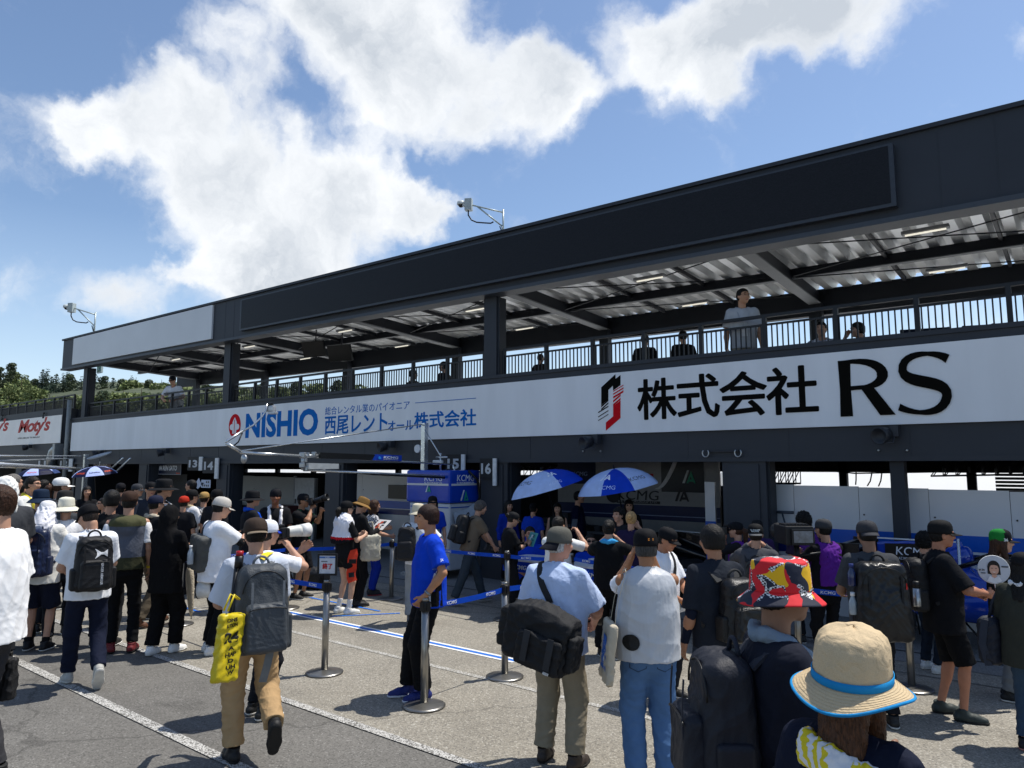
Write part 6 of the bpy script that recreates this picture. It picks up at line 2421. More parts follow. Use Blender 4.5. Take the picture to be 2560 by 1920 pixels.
# ------------------------------------------------------------------ umbrellas
def umbrella(label, apex, rad, drop, cols, tilt=(0, 0), rot=0.0, marks=(), shaft=1.0, group='open umbrellas'):
 t = thing('umbrella', label, 'umbrella', tuple(apex - np.array([0, 0, shaft])), 0, group)
 o = np.array([0, 0, shaft])
 Rm = np.array(Matrix.Rotation(tilt[0], 3, 'X') @ Matrix.Rotation(tilt[1], 3, 'Y') @ Matrix.Rotation(rot, 3, 'Z'))
 V, F, mi = [], [], []
 n, sub, rings = 8, 5, 7
 S_ = n * sub
 for j in range(rings + 1):
  t_ = j / rings
  for k in range(S_):
   a = 2 * math.pi * k / S_
   w = abs(((k % sub) / sub) - .5) * 2               # 1 at a rib
   r = rad * math.sin(t_ * 1.12) / math.sin(1.12) * (1 - .055 * (1 - w * w) * t_)
   z = -drop * (1 - math.cos(t_ * 1.12)) / (1 - math.cos(1.12)) - .018 * (1 - w * w) * t_ * 0
   V.append(o + Rm @ V3(r * math.cos(a), r * math.sin(a), z))
 for j in range(rings):
  for k in range(S_):
   k2 = (k + 1) % S_
   F.append((j * S_ + k, (j + 1) * S_ + k, (j + 1) * S_ + k2, j * S_ + k2))
   mi.append(cols[1](math.degrees(rot) + (k // sub + .5) * 45) if callable(cols[1]) else k // sub % len(cols))
 me = mesh_from(np.array(V), F, True)
 cn = put('canopy', me, [cloth(c, .6, bump=.05) for c in (cols[0] if callable(cols[1]) else cols)], t, mi)
 b = MB(); b.tube([o + Rm @ V3(0, 0, .07), o + Rm @ V3(0, 0, -.05), o + Rm @ V3(0, 0, -shaft)], .012, 7); b.build('shaft', mat('#16181b', .4, .5), t)
 for k in range(n):
  a = 2 * math.pi * k / n
  pts = [o + Rm @ V3(math.cos(a) * rad * math.sin(q * 1.12) / math.sin(1.12), math.sin(a) * rad * math.sin(q * 1.12) / math.sin(1.12), -drop * (1 - math.cos(q * 1.12)) / (1 - math.cos(1.12)) - .008) for q in np.linspace(0, 1, 6)]
  b = MB(); b.tube(pts, .004, 4); b.build('rib', mat('#2b2d31', .4, .5), t)
 bv = bvh_of(cn)
 for (body, ang, fr, w, c, bold, it) in marks:
  a = math.radians(ang) - rot
  out = Rm @ V3(math.cos(a), math.sin(a), 0)
  pc = o + Rm @ V3(math.cos(a) * rad * fr, math.sin(a) * rad * fr, -drop * fr * fr)
  nrm = Rm @ V3(math.cos(a) * .55, math.sin(a) * .55, 1)
  nrm = nrm / np.linalg.norm(nrm)
  uy = -out + nrm * (out @ nrm); uy /= np.linalg.norm(uy)
  uxx = np.cross(uy, nrm)
  if body == '/A':
   q = w
   shape_decal([[(-q * .5, -q * .4), (-q * .3, -q * .4), (q * .0, q * .4), (-q * .18, q * .4)], [(-q * .1, -q * .4), (q * .06, -q * .4), (q * .2, 0), (q * .1, q * .25)], [(q * .1, q * .4), (q * .28, q * .4), (q * .5, -q * .4), (q * .34, -q * .4)], [(0, -q * .1), (q * .4, -q * .1), (q * .42, -q * .22), (0, -q * .22)]], cn, pc, uxx, uy, nrm, mat(c, .6), t, bv, .004)
  else:
   decal(body, cn, pc, uxx, uy, nrm, w, mat(c, .6), t, bold, it, None, bv, .004)
 return t

# direction towards the camera, for marks on the near side
def camang(pt):
 return math.degrees(math.atan2(-pt[1], -pt[0]))

bw_, bb_ = '#b3c7ee', '#0d3db8'
ap = PD(1355, 1178, 12.2)
ca_ = camang(ap)
umbrella('open blue and white umbrella, left one of the pair over the signing table', ap, .66, .31, [(bw_, bb_), lambda a: 0 if (a - ca_ + 180) % 360 - 180 < 6 else 1], (.20, -.20), math.radians(ca_ - 67.5 - 45), (('KCMG', ca_ - 52, .62, .36, '#4a5568', 0, .1), ('/A', ca_ + 22, .52, .17, '#e8eefc', 0, 0), ('KCMG', ca_ + 18, .84, .22, '#cfdcf8', 0, .1)), 1.1)
ap = PD(1535, 1172, 11.8)
ca_ = camang(ap)
umbrella('open blue and white umbrella, right one of the pair over the signing table', ap, .69, .32, [(bw_, bb_, '#2d86d6'), lambda a: 1 if -45 < (a - ca_ + 180) % 360 - 180 < 16 else 0], (.17, -.10), math.radians(ca_ - 22.5 - 45), (('/A', ca_ - 22, .55, .18, '#e8eefc', 0, 0), ('KCMG', ca_ - 16, .84, .28, '#b9cdf4', .0, .1), ('KCMG', ca_ + 40, .74, .32, '#3c4c66', 0, .1)), 1.1)
ap = PD(236, 1166, 19.5)
ca_ = camang(ap)
umbrella('open navy and white umbrella, right one of two at the left garages', ap, .57, .23, ['#141a3c', '#aebdf0'], (.12, 0), math.radians(ca_ - 22.5 - 45), (('PONOS', ca_ - 45, .80, .26, '#e0552c', .02, .1), ('Rebellion', ca_, .80, .26, '#1a2038', .02, .1), ('PONOS', ca_ + 45, .80, .26, '#e0552c', .02, .1)), 1.0)
ap = PD(96, 1167, 22)
ca_ = camang(ap)
umbrella('open navy and white umbrella, farther left one of two', ap, .57, .23, ['#aebdf0', '#141a3c'], (.1, 0), math.radians(ca_ - 45), (('PONOS', ca_ - 22, .80, .26, '#e0552c', .02, .1), ('Rebellion', ca_ + 22, .80, .26, '#1a2038', .02, .1)), 1.0)

# ------------------------------------------------------------------ signing table
ta, tb = PZ(1275, 1392, .74), PZ(1650, 1440, .74)
ty = (ta[1] + tb[1]) / 2
t = thing('signing_table', 'long white table with blue lettered cloth front under the umbrellas', 'table', ((ta[0] + tb[0]) / 2, ty, 0))
tw = (tb[0] - ta[0]) / 2
MB().box((-tw, 0, .71), (tw, .62, .74), .004).build('table_top', mat('#c9ccd2', .5), t)
MB().box((-tw, -.012, .56), (tw, -.002, .70)).build('front_cloth', cloth('#0b3aa6'), t)
for i in range(6):
 lettering('KCMG', (-tw + .18 + i * .62, -.014, .60), US, UZ, .26, .06, wl, t, .01, .1)
for xx in (-tw + .1, tw - .1):
 for yy in (.06, .55):
  b = MB(); b.tube([(xx, yy, 0), (xx, yy, .71)], .018, 7); b.build('leg', mat('#1a1b1e', .4, .4), t)
TABLE = ((ta[0] + tb[0]) / 2, ty, tw)
c = PZ(1493, 1410, .745)
t = thing('paper_box', 'small white box on the signing table', 'box', tuple(c))
MB().box((-.11, -.06, 0), (.11, .06, .07), .006).build('box', mat('#c8ccd4', .5), t)

# ------------------------------------------------------------------ stanchions and belts
steel = mat('#9a9893', .28, .9, var=.08, scale=6)
blk = mat('#141416', .5)

def stanchion(x, y, label, depth=None, h=.93, group='belt stanchions'):
 p = PZ(x, y) if depth is None else None
 t = thing('stanchion', label, 'stanchion', (p[0], p[1], 0), 0, group)
 b = MB(); b.lathe([(.19, .003), (.19, .010), (.165, .018), (.06, .034), (.035, .038)], (0, 0, 0), 40); b.build('base', mat('#8d8b86', .32, .85, var=.15, scale=9), t)
 b = MB(); b.lathe([(.034, .03), (.034, h - .10)], (0, 0, 0), 20); b.build('post', steel, t)
 b = MB(); b.lathe([(.036, h - .12), (.040, h - .115), (.040, h - .035), (.036, h - .03)], (0, 0, 0), 20)
 b.box((-.047, -.022, h - .11), (.047, .022, h - .04)); b.box((-.022, -.047, h - .11), (.022, .047, h - .04)); b.build('cassette', blk, t)
 b = MB(); b.lathe([(.034, h - .035), (.034, h - .004), (.028, h)], (0, 0, 0), 20); b.build('cap', steel, t)
 return np.array([p[0], p[1], h - .075]), t

S1, _ = stanchion(1060, 1765, 'steel belt stanchion in front of the young man in blue')
S2, _ = stanchion(1262, 1692, 'steel belt stanchion just left of the large black shoulder bag')
S3, _ = stanchion(1268, 1549, 'steel belt stanchion farther back behind the near one')
S4, s4o = stanchion(811, 1682, 'steel belt stanchion carrying the framed notice')
S5, _ = stanchion(978, 1497, 'steel belt stanchion behind the patterned blouse woman')
S6, _ = stanchion(716, 1520, 'steel belt stanchion half hidden behind the big grey backpack')
S7, _ = stanchion(446, 1561, 'steel belt stanchion behind the person all in black')
S8, _ = stanchion(2280, 1722, 'steel belt stanchion beside the man with the round fan')
S9, _ = stanchion(1430, 1560, 'steel belt stanchion hidden behind the man in pale blue')
S10, _ = stanchion(2000, 1690, 'steel belt stanchion behind the colourful bucket hat')
belt_m = cloth('#0b46b8', .6, bump=.05)

def belt(A, B, label, sag=.02, z=0.0, n=10, flip=False):
 A, B = np.array(A) + (0, 0, z), np.array(B) + (0, 0, z)
 L = np.linalg.norm(B - A)
 t = thing('barrier_belt', label, 'belt', tuple((A + B) / 2), 0, 'blue barrier belts')
 M_ = (A + B) / 2
 d = (B - A) / L
 pts = [A + (B - A) * q - M_ - np.array([0, 0, sag * 4 * q * (1 - q)]) for q in np.linspace(.045 / L, 1 - .045 / L, n)]
 b = MB(); b.strip(pts, (0, 0, 1), .05, .003); b.build('webbing', belt_m, t)
 nn = np.array([-d[1], d[0], 0])
 side = nn if (nn @ (CAMP - M_)) > 0 else -nn
 ux = np.cross(UZ, side)
 ux = d if d @ ux > 0 else -d
 k = int(L / .42)
 for i in range(k):
  q = (i + .6) / k
  c = A + (B - A) * q - M_ - np.array([0, 0, sag * 4 * q * (1 - q)])
  lettering('KCMG', c - ux * .07 - UZ * .014 + side * .002, ux, UZ, .14, .030, wl, t, .01, .1, thick=.003)
 return t

belt(S1, S2, 'blue belt from the young man to the next stanchion')
belt(S2, PZ(1480, 1620) * (1, 1, 0) + (0, 0, .86), 'blue belt passing behind the man in pale blue')
belt(S4, S7, 'blue belt from the framed notice leftwards behind the crowd')
belt(S5, S6, 'blue belt behind the towel caped girl')
belt(S5, S3, 'blue belt in front of the man in brown with a black backpack')
belt(S3, S9, 'blue belt by the woman reading a leaflet')
belt(S9, S10, 'blue belt below the signing table')
belt(S6, S7, 'blue belt behind the man in the white tee with a long lens')
belt(S10, S8, 'blue belt behind the huge black backpack')
belt(S8, PZ(2640, 1700) * (1, 1, 0) + (0, 0, .86), 'blue belt behind the man with the fan')
# framed notice on the stanchion
fc = PZ(811, 1682) + (0, 0, 1.0)
t = thing('notice_frame', 'black framed notice with red characters on top of a stanchion', 'sign', tuple(fc - (0, 0, .08)), math.radians(36), None)
t.scale = (.76, .76, .76)
MB().box((-.035, -.03, -.02), (.035, .03, .09)).build('clamp', blk, t)
b = MB()
for q in ((-.135, .07, .135, .095), (-.135, .335, .135, .36), (-.135, .095, -.11, .335), (.11, .095, .135, .335)):
 b.box((q[0], -.015, q[1]), (q[2], .015, q[3]))
b.build('frame', blk, t)
MB().box((-.11, -.008, .095), (.11, .008, .335)).build('sheet', mat('#cdd2da', .35), t)
lettering('終了', (-.062, -.010, .155), US, UZ, .13, .075, mat('#c01820', .5), t, .035)
MB().box((-.11, -.011, .30), (.11, -.008, .32)).build('header', mat('#3f6fb5', .5), t)
lettering('KCMG', (-.03, -.012, .303), US, UZ, .06, .014, mat('#dfe3e8', .5), t)
MB().box((-.085, -.011, .25), (.0, -.008, .263)).build('small_print', mat('#6a6e75', .5), t)

# ------------------------------------------------------------------ racing cars
def formula_car(label, loc, rz, c1, c2, txt=True, wheels=True):
 t = thing('racing_car', label, 'racing car', loc, rz)
 m1, m2 = mat(c1, .18, var=.03, spec=.6, coat=.5), mat(c2, .25, var=.03, spec=.5)
 F = Field((-.8, -2.6, .05), (.8, 2.2, 1.05), .028)
 F.cone((0, 2.0, .32), (0, .6, .42), .11, .22, .05); F.cone((0, .6, .42), (0, -.6, .45), .24, .28, .08)
 F.cone((0, -.6, .45), (0, -2.1, .40), .28, .15, .1)
 for q in (-1, 1):
  F.cone((q * .48, .1, .34), (q * .42, -1.0, .32), .20, .15, .1)
  F.cone((q * .42, -1.0, .32), (q * .15, -1.9, .28), .15, .08, .1)
 F.ell((0, .15, .72), (.24, .42, .22), .03, op='-')
 F.cut((0, 0, .1), (0, 0, -1))
 V, Q = F.surface()
 put('chassis', mesh_from(V, Q, True), m1, t)
 F = Field((-.4, -2.1, .4), (.4, .1, 1.2), .02)
 F.cone((0, -.35, .82), (0, -.55, .80), .13, .13, .05); F.cone((0, -.5, .78), (0, -1.9, .50), .14, .07, .05)
 F.rbox((0, -1.15, .78), (.018, .75, .22), .012, .04)
 F.cut((0, -1.15, .99), (0, -.06, 1))
 V, Q = F.surface()
 ec = put('engine_cover', mesh_from(V, Q, True), m1, t)
 b = MB(); b.prism([(-1.75, .70), (-.75, .70), (-.62, .96), (-1.75, .93)], (.022, 0, 0), (0, 1, 0), (0, 0, 1), .004); b.build('fin_patch', mat('#0c0d10', .3), t)
 b = MB(); b.box((-.02, -1.9, .985), (.02, -.5, 1.0)); b.build('fin_edge', mat('#c9cdd2', .3), t)
 if txt:
  lettering('KCMG', (.028, -1.55, .80), (0, 1, 0), (0, 0, 1), .62, .10, mat('#d8dce2', .4), t, .0, .1)
  lettering('KC MOTORGROUP LTD.', (.028, -1.50, .745), (0, 1, 0), (0, 0, 1), .55, .03, mat('#d8dce2', .4), t)
 b = MB(); b.tube([(-.26, -.45, .72), (-.27, .1, .86), (-.14, .42, .84), (0, .5, .80), (.14, .42, .84), (.27, .1, .86), (.26, -.45, .72)], .03, 8); b.tube([(0, .5, .80), (0, .75, .58)], .025, 8); b.build('halo', m2, t)
 b = MB(); b.box((-.85, 1.85, .12), (.85, 2.15, .14)); b.box((-.85, 1.7, .12), (-.83, 2.2, .34)); b.box((.83, 1.7, .12), (.85, 2.2, .34)); b.box((-.8, 1.8, .2), (.8, 1.95, .215)); b.build('front_wing', m2, t)
 b = MB(); b.box((-.5, -2.45, .86), (.5, -2.12, .885)); b.box((-.5, -2.5, .80), (.5, -2.4, .92)); b.box((-.52, -2.55, .5), (-.5, -2.05, .95)); b.box((.5, -2.55, .5), (.52, -2.05, .95)); b.box((-.04, -2.3, .4), (.04, -2.15, .86)); b.build('rear_wing', m2, t)
 if not txt:
  lettering('YOKOHAMA', (.45, -2.505, .82), (-1, 0, 0), (0, 0, 1), .9, .07, mat('#9ea2a6', .4), t, .01)
 if not wheels:
  for y in (1.1, -1.3):
   b = MB(); b.tube([(-.3, y, -loc[2]), (0, y, .3)], .02, 6); b.tube([(.3, y, -loc[2]), (0, y, .3)], .02, 6); b.tube([(-.15, y, -loc[2] * .4), (.15, y, -loc[2] * .4)], .015, 6); b.build('trestle', mat('#3a3d42', .4, .5), t)
  return t
 for (x, y, r, w) in ((-.76, 1.45, .33, .14), (.76, 1.45, .33, .14), (-.76, -1.65, .33, .18), (.76, -1.65, .33, .18)):
  R_ = Matrix.Rotation(math.pi / 2, 3, 'Y')
  b = MB(); b.lathe([(.2, -w), (r - .02, -w), (r, -w * .8), (r, w * .8), (r - .02, w), (.2, w)], (x, y, r), 28, rot=R_, cap=False); wh = b.build('tyre', mat('#0d0d0e', .7), t)
  b = MB(); b.lathe([(.03, -w * .5), (.2, -w * .9), (.2, w * .9), (.03, w * .5)], (x, y, r), 20, rot=R_); b.build('rim', mat('#2d2f33', .3, .6), t)
  b = MB(); b.tube([(x * .25, y - .15, .36), (x * .8, y, r)], .014, 6); b.tube([(x * .25, y + .2, .5), (x * .8, y, r + .08)], .014, 6); b.build('suspension_arm', mat('#101114', .4), t)
 return t

c = PZ(2290, 1560)
formula_car('blue and black racing car with tall fin parked before the white partition', (PY(2290, 1370, 10.2)[0] + .74, 10.2, .20), math.radians(-90), '#0c3aa0', '#0d0e10', True, False).scale = (1, .62, 1)
c = PY(1730, 1400, 11.6)
formula_car('dark carbon racing car parked inside garage sixteen', (c[0] - 1.0, 11.8, 0), math.radians(76), '#0e1013', '#090a0b', False)

# T-handle tool leaning on the right partition
c = PY(1955, 1290, 10.9)
t = thing('push_broom', 'grey T handle leaning on the white partition', 'tool', (c[0], 10.8, 0))
h1 = PY(1945, 1280, 10.9)[2]
b = MB(); b.tube([(-.0, .1, h1), (.45, -.15, .0)], .014, 7); b.build('pole', mat('#4a5664', .4, .4), t)
b = MB(); b.tube([(-.15, .1, h1), (.17, .1, h1)], .022, 8); b.build('handle', mat('#333c48', .5), t)
# light poles / stand by the fan man
c = PZ(2414, 1622)
t = thing('light_stand', 'thin silver stand behind the man with the fan', 'stand', tuple(c))
b = MB(); b.tube([(0, 0, .05), (0, 0, 1.25)], .017, 8); b.build('pole', sil, t)
for a in (0, 2.1, 4.2):
 b = MB(); b.tube([(math.cos(a) * .25, math.sin(a) * .25, .01), (0, 0, .32)], .012, 6); b.build('leg', blk, t)
# dark benches and crates in garage 16
for (x, y, w, h, lb) in ((1385, 1310, .9, .95, 'grey work bench behind the smiling woman'), (1510, 1310, .7, .85, 'black flight case in the middle of garage sixteen')):
 c = PY(x, 1330, 11.9)
 t = thing('work_bench' if 'bench' in lb else 'flight_case', lb, 'bench' if 'bench' in lb else 'case', (c[0], 11.9, 0))
 MB().box((-w / 2, 0, 0 if h < .9 else .1), (w / 2, .5, h - .04), .01).build('body', mat('#16171a', .5), t)
 MB().box((-w / 2 - .02, -.02, h - .038), (w / 2 + .02, .52, h)).build('top', mat('#5c6066', .5), t)
 b = MB()
 for i in range(3):
  MB().box((-w * .4 + i * w * .28, .1, h), (-w * .4 + i * w * .28 + .12, .3, h + .1 + .06 * i)).build('tool_box', mat('#33363b', .5), t)

# stores standing about in the dark garages
for i, (x, Y, lb) in enumerate(((600, 12.0, 'stack of black tyres by the grey boards of the left garage'), (905, 11.6, 'stack of black tyres before the blue banded partition'), (1470, 12.2, 'stack of black tyres before the lettered backdrop'))):
 c = PY(x, 1400, Y)
 t = thing('tyre_stack', lb, 'tyres', (c[0], Y, 0))
 for j in range(3):
  b = MB(); b.lathe([(.19, .01), (.31, .01), (.335, .05), (.335, .26), (.31, .30), (.19, .30)], (.01 * j, .01 * (j % 2), .31 * j), 26); b.build('tyre', mat('#0e0e0f', .75), t)
for i, (x, Y, w, lb) in enumerate(((690, 12.4, 1.0, 'low red and grey tool chest behind the goggled man'), (880, 12.1, .8, 'grey rolling tool chest left of the blue cabinet'), (540, 12.3, .9, 'dark equipment rack near board fourteen'))):
 c = PY(x, 1400, Y)
 t = thing('tool_chest', lb, 'chest', (c[0], Y, 0))
 MB().box((-w / 2, 0, .12), (w / 2, .5, .95), .015).build('body', mat('#3a3d42' if i else '#4a1d20', .4), t)
 for j in range(4):
  MB().box((-w / 2 + .03, -.018, .17 + j * .19), (w / 2 - .03, -.002, .33 + j * .19), .006).build('drawer', mat('#4b4e53', .4), t)
 for q in (-1, 1):
  b = MB(); b.lathe([(.02, -.02), (.06, -.02), (.06, .02), (.02, .02)], (q * w * .4, .2, .06), 14, rot=Matrix.Rotation(math.pi / 2, 3, 'Y')); b.build('castor', mat('#0c0c0d', .6), t)
# ------------------------------------------------------------------ the crowd
W_ = '#e6e6e6'

def bag_body(p, name, label, cat, c, half, col, tilt=0, rz=0, m=None, text=None, fold=.006, r=.04):
 s = p.s
 c = np.array(c, float)
 R = RZ(rz) @ RY(math.radians(tilt))
 base = (c - R @ V3(0, 0, half[2])) * s
 root, MO = local_root(p, name, label, cat, base)
 F = Field(c - np.linalg.norm(half) - .03, c + np.linalg.norm(half) + .03, max(p.vox * .8, .006) / s)
 F.rbox(c, half, min(r, min(half) * .9), 0, R)
 V, Q = F.surface()
 V = folds(relax(V, Q), Q, fold, .10, 5)
 o = put('bag_body', mesh_from(V * s - base, Q, True), m or mat(col, .7, bump=.3, bscale=120), root)
 return root, MO, o, base, R

def phone(p, hand, label, screen=True):
 c, d, side, n = p.hand[hand]
 c = (c + n * .01) * p.s
 root, MO = local_root(p, 'phone', label, 'phone', c)
 b = MB(); b.M = MO @ Matrix.Translation(Vector(c)) @ Matrix.Rotation(-.35, 4, 'X')
 b.box((-.037, -.004, -.02), (.037, .004, .13), .003)
 b.build('case', mat('#0c0c0e', .3), root)
 b = MB(); b.M = MO @ Matrix.Translation(Vector(c)) @ Matrix.Rotation(-.35, 4, 'X')
 b.box((-.033, -.0052, -.014), (.033, -.0042, .125))
 b.build('screen', mat('#20262e', .1), root)

def sheet_held(p, hand, label, w, h, col, tilt=-.5, rz=0.0, prints=None, name='leaflet', up=.06):
 c, d, side, n = p.hand[hand]
 c = (c + V3(0, .03, up)) * p.s
 root, MO = local_root(p, name, label, name.replace('_', ' '), c)
 M_ = MO @ Matrix.Translation(Vector(c)) @ Matrix.Rotation(rz, 4, 'Z') @ Matrix.Rotation(tilt, 4, 'X')
 b = MB(); b.M = M_
 b.box((-w / 2, -.002, -h / 2), (w / 2, .002, h / 2)); b.build('sheet', mat(col, .4, var=.05), root)
 if prints:
  b = MB(); b.M = M_
  rg = random.Random(3)
  for i in range(9):
   x = rg.uniform(-w * .42, w * .2); z = rg.uniform(-h * .42, h * .2); ww = rg.uniform(.1, .25) * w; hh = rg.uniform(.1, .25) * h
   b.cur = i % 2
   b.box((x, -.0045 - i * .0002, z), (x + ww, -.003, z + hh)); b.box((x, .003, z), (x + ww, .0045 + i * .0002, z + hh))
  b.build('prints', [mat(prints[0], .5), mat(prints[1], .5)], root)

def lanyard(p, col, z=1.12):
 s = p.s
 b = MB()
 for q in (-1, 1):
  pts = strap_path(p, [p.T(*a) * s for a in ((q * .06, -.05, 1.48), (q * .085, .02, 1.47), (q * .075, .10, 1.38), (q * .03, .14, z + .08), (0, .14, z))], .008 * s)
  b.strip(pts, (1, 0, .2), .014 * s, .003 * s)
 o = b.build('lanyard', mat(col, .7), p.root)
 b = MB()
 c = pts[-1]
 b.box((c.x - .04, c.y, c.z - .12), (c.x + .04, c.y + .006, c.z))
 b.build('pass_card', mat('#c9ccd0', .4), o)

# ---- left cluster
p = person('man in a plain white tee cut off by the left edge, carrying a black bag', -8, 1214, 4.9, -62, hair='short', hairc='brown', topm=cloth('#ececec', bump=.09, bscale=8.0), botc='#3a3a3d', g=1.12, boxy=.02, armR='down', hem=.84)
r, MO, o, base, R = bag_body(p, 'tote_bag', 'small black handbag in the hand of the man in the white tee at left edge', 'bag', p.hand['R'][0] + V3(0, 0, -.24), (.05, .13, .13), '#101012', r=.03)
for q in (-1, 1):
 b = MB(); b.M = MO; c = p.hand['R'][0]
 b.tube([(c + V3(q * .03, -.08, -.13)) * p.s, (c + V3(q * .015, -.05, -.02)) * p.s, (c + V3(0, .0, .0)) * p.s, (c + V3(q * .015, .05, -.02)) * p.s, (c + V3(q * .03, .08, -.13)) * p.s], .008, 6)
 b.build('handle', mat('#101012', .6), r)
person('man in a charcoal tee with a white towel over his head, far left', 14, 1192, 7.9, -20, hat='hood_towel', hatc='#dededa', topc='#3a3c40', botc='#24262b', g=1.18, armL='phone', armR='bent')
p = person('grey haired man with white shirt and phone near the far umbrella', 36, 1186, 10.8, 62, hairc='grey', top='long', topc='#e2e2e0', botc='#2a2c31', armL='phone', armR='phone', glasses='spec')
phone(p, 'R', 'black phone held up by the grey haired man in white')
backpack(p, 'pale backpack on the grey haired man with a phone', '#c9c9c6', .28, .40, .14)
p = person('young man with spectacles in a white and yellow top facing right', 84, 1192, 11.8, 120, hairc='black', hair='short', topc='#dfe0da', botc='#23252a', glasses='spec', towel=('#d8c640', 'short'), armL='phone', armR='phone')
person('woman in a white cap with curly brown hair tied back and grey tee', 156, 1192, 10.9, 78, hat='cap', hatc='#e4e4e2', hair='ponytail', hairc='brown', topc='#77797d', botc='#26282d', g=.92, armR='bent', armL='bent')
p = person('person in a navy bucket hat and teal top at left', 105, 1220, 9.4, 20, hat='bucket', hatc='#1b2a3f', hatk={'w': .06, 'drop': .055}, hairc='grey', topc='#17323d', botc='#17191e')
person('child sized person in a black cap with white letters, left crowd', 72, 1268, 8.6, -10, hat='cap', hatc='#111215', topc='#5b5f86', botc='#15171c', g=.95)
# towel headed man with the navy pack
p = person('man with a white towel under a white and red cap, navy shorts', 121, 1248, 7.75, 22, hat='cap', hatc='#e2e2e4', hatk={'bcol': '#c01828'}, hair='none', topc='#e3e1da', bot='shorts', botc='#171b2c', botw=1.12, shoes='#131316', sole='#c9c9c6', sock=('#141416', .06), armR='phone', armL='phone', boxy=.02, pitch=12, hem=.78, fy=1622)
hp = lambda *a: p.hc + p.Rh @ V3(*a)
F = Field(p.hc - .3, p.hc + .28, p.vox / p.s)
F.cone(hp(0, -.035, .0), hp(0, -.08, -.20), .10, .13, .03); F.cone(hp(-.06, -.01, -.02), hp(-.09, .02, -.16), .045, .05, .03); F.cone(hp(.06, -.01, -.02), hp(.09, .02, -.16), .045, .05, .03)
F.rbox(hp(0, .14, -.06), (.055, .11, .14), .03, .01, p.Rh, '-')
V, Q = F.surface(); V = folds(relax(V, Q), Q, .010, .06, 9, (1.4, 1.4, .5)); put('head_towel', mesh_from(V * p.s, Q, True), cloth('#e6e6ec'), p.root)
backpack(p, 'shiny navy backpack on the man with a towel under his cap', '#1c2540', .33, .56, .19, 1.16, gloss=.32, strapc='#18203a', seed=4)
phone(p, 'R', 'phone in the hand of the man with a towel under his cap')
person('person in a charcoal flat hat behind the cream bucket hat', 164, 1223, 9.3, 8, hat='bucket', hatc='#2c2b2a', hatk={'w': .045, 'drop': .02, 'name': 'hat'}, hairc='grey', topc='#3c3f42', botc='#1a1c20')
p = person('man in a cream bucket hat and white tee with a red number', 168, 1240, 8.7, 5, hat='bucket', hatc='#d5d2c2', hatk={'w': .075, 'drop': .05}, hairc='grey', topc='#e8e8ea', botc='#2b2e35', g=1.05)
decal('5', p.top, p.T(.12, -.2, 1.22) * p.s, (1, 0, 0), (0, 0, 1), (0, -1, 0), .06, mat('#c02030', .6), p.root, .04)
p = person('man in white polo and black cap walking away with a black logo backpack', 223, 1254, 6.72, -8, hat='cap', hatc='#131316', hair='buzz', hairc='#2a211b', topc='#eaecf0', collar=True, bot='pants', botc='#141a2d', botw=1.12, shoes='#a9a8a2', sole='#c9c7c0', yaw=-28, pitch=22, feet=((-.10, .20, 0, 5), (.10, -.22, .10, 55)), armL='bent', armR='front', toe=4, boxy=.015, hem=.83, fy=1712)
backpack(p, 'black backpack with white emblem on the man in the white polo', '#161618', .33, .52, .19, 1.19, seed=7)
rt_, o, c, R, base = p.pack
bv = bvh_of(o)
o2 = [q for q in rt_.children if q.name.startswith('front_pocket')][0]
class _B:
 def __init__(s, *b): s.b = b
 def ray_cast(s, a, d):
  h = [q.ray_cast(a, d) for q in s.b]
  h = [q for q in h if q[0] is not None]
  return min(h, key=lambda q: q[3]) if h else (None, None, None, None)
bv = _B(bv, bvh_of(o2))
cc = Vector(c * p.s - base)
k = .085
half = lambda sgn: [(sgn * k * .12, -k * .12), (sgn * k * .75, -k * .55), (sgn * k * .55, -k * .15), (sgn * k * .55, k * .15), (sgn * k * .75, k * .55), (sgn * k * .12, k * .12)]
shape_decal([half(1), half(-1)[::-1], [(-k * .3, -k * .13), (k * .3, -k * .13), (k * .3, k * .13), (-k * .3, k * .13)]], o, cc + Vector((.055, -.3, .10)), (1, 0, 0), (0, 0, 1), (0, -1, 0), mat('#d5d6d8', .5), rt_, bv, .006)
decal('UNDER ARMOUR', o, cc + Vector((.05, -.3, -.085)), (0, 0, -1), (1, 0, 0), (0, -1, 0), .20, mat('#d5d6d8', .5), rt_, .02, 0, .022, bv, .006)
p = person('black haired person in a black tee behind the white polo man', 282, 1227, 8.7, 18, hairc='dark', topc='#17181b', botc='#1a1c20', hair='bowl')
# olive vest
p = person('man in a brown cap and grey olive hooded vest over a white tee', 325, 1225, 7.95, 2, hat='cap', hatc='#3a2a22', hair='short', top='vest', topc='#555a66', under=('tee', '#e6e6e8'), bot='pants', botc='#0d0e11', shoes='#6a1a20', sole='#1b1b1d', armR='down', armL='down', hood='down', g=1.06, hem=.90, toe=14, fy=1628)
for nm, z0, z1, cl in (('vest_yoke', 1.375, 1.52, '#4d4d35'), ('vest_hem', .90, 1.035, '#3a3b2a')):
 me = p.top.data
 # a coloured panel of the vest: the same surface, pushed out 3 mm
 Vv = np.array([v.co[:] for v in me.vertices]); Nn = np.array([v.normal[:] for v in me.vertices])
 fs = [tuple(q.vertices) for q in me.polygons if z0 * p.s < q.center.z < z1 * p.s]
 ids = sorted({i for f in fs for i in f}); mp = {i: j for j, i in enumerate(ids)}
 put(nm, mesh_from(Vv[ids] + Nn[ids] * .004, [tuple(mp[i] for i in f) for f in fs], True), cloth(cl), p.root)
b = MB(); wr = p.arms['R'][1] + (p.arms['R'][2] - p.arms['R'][1]) * .93
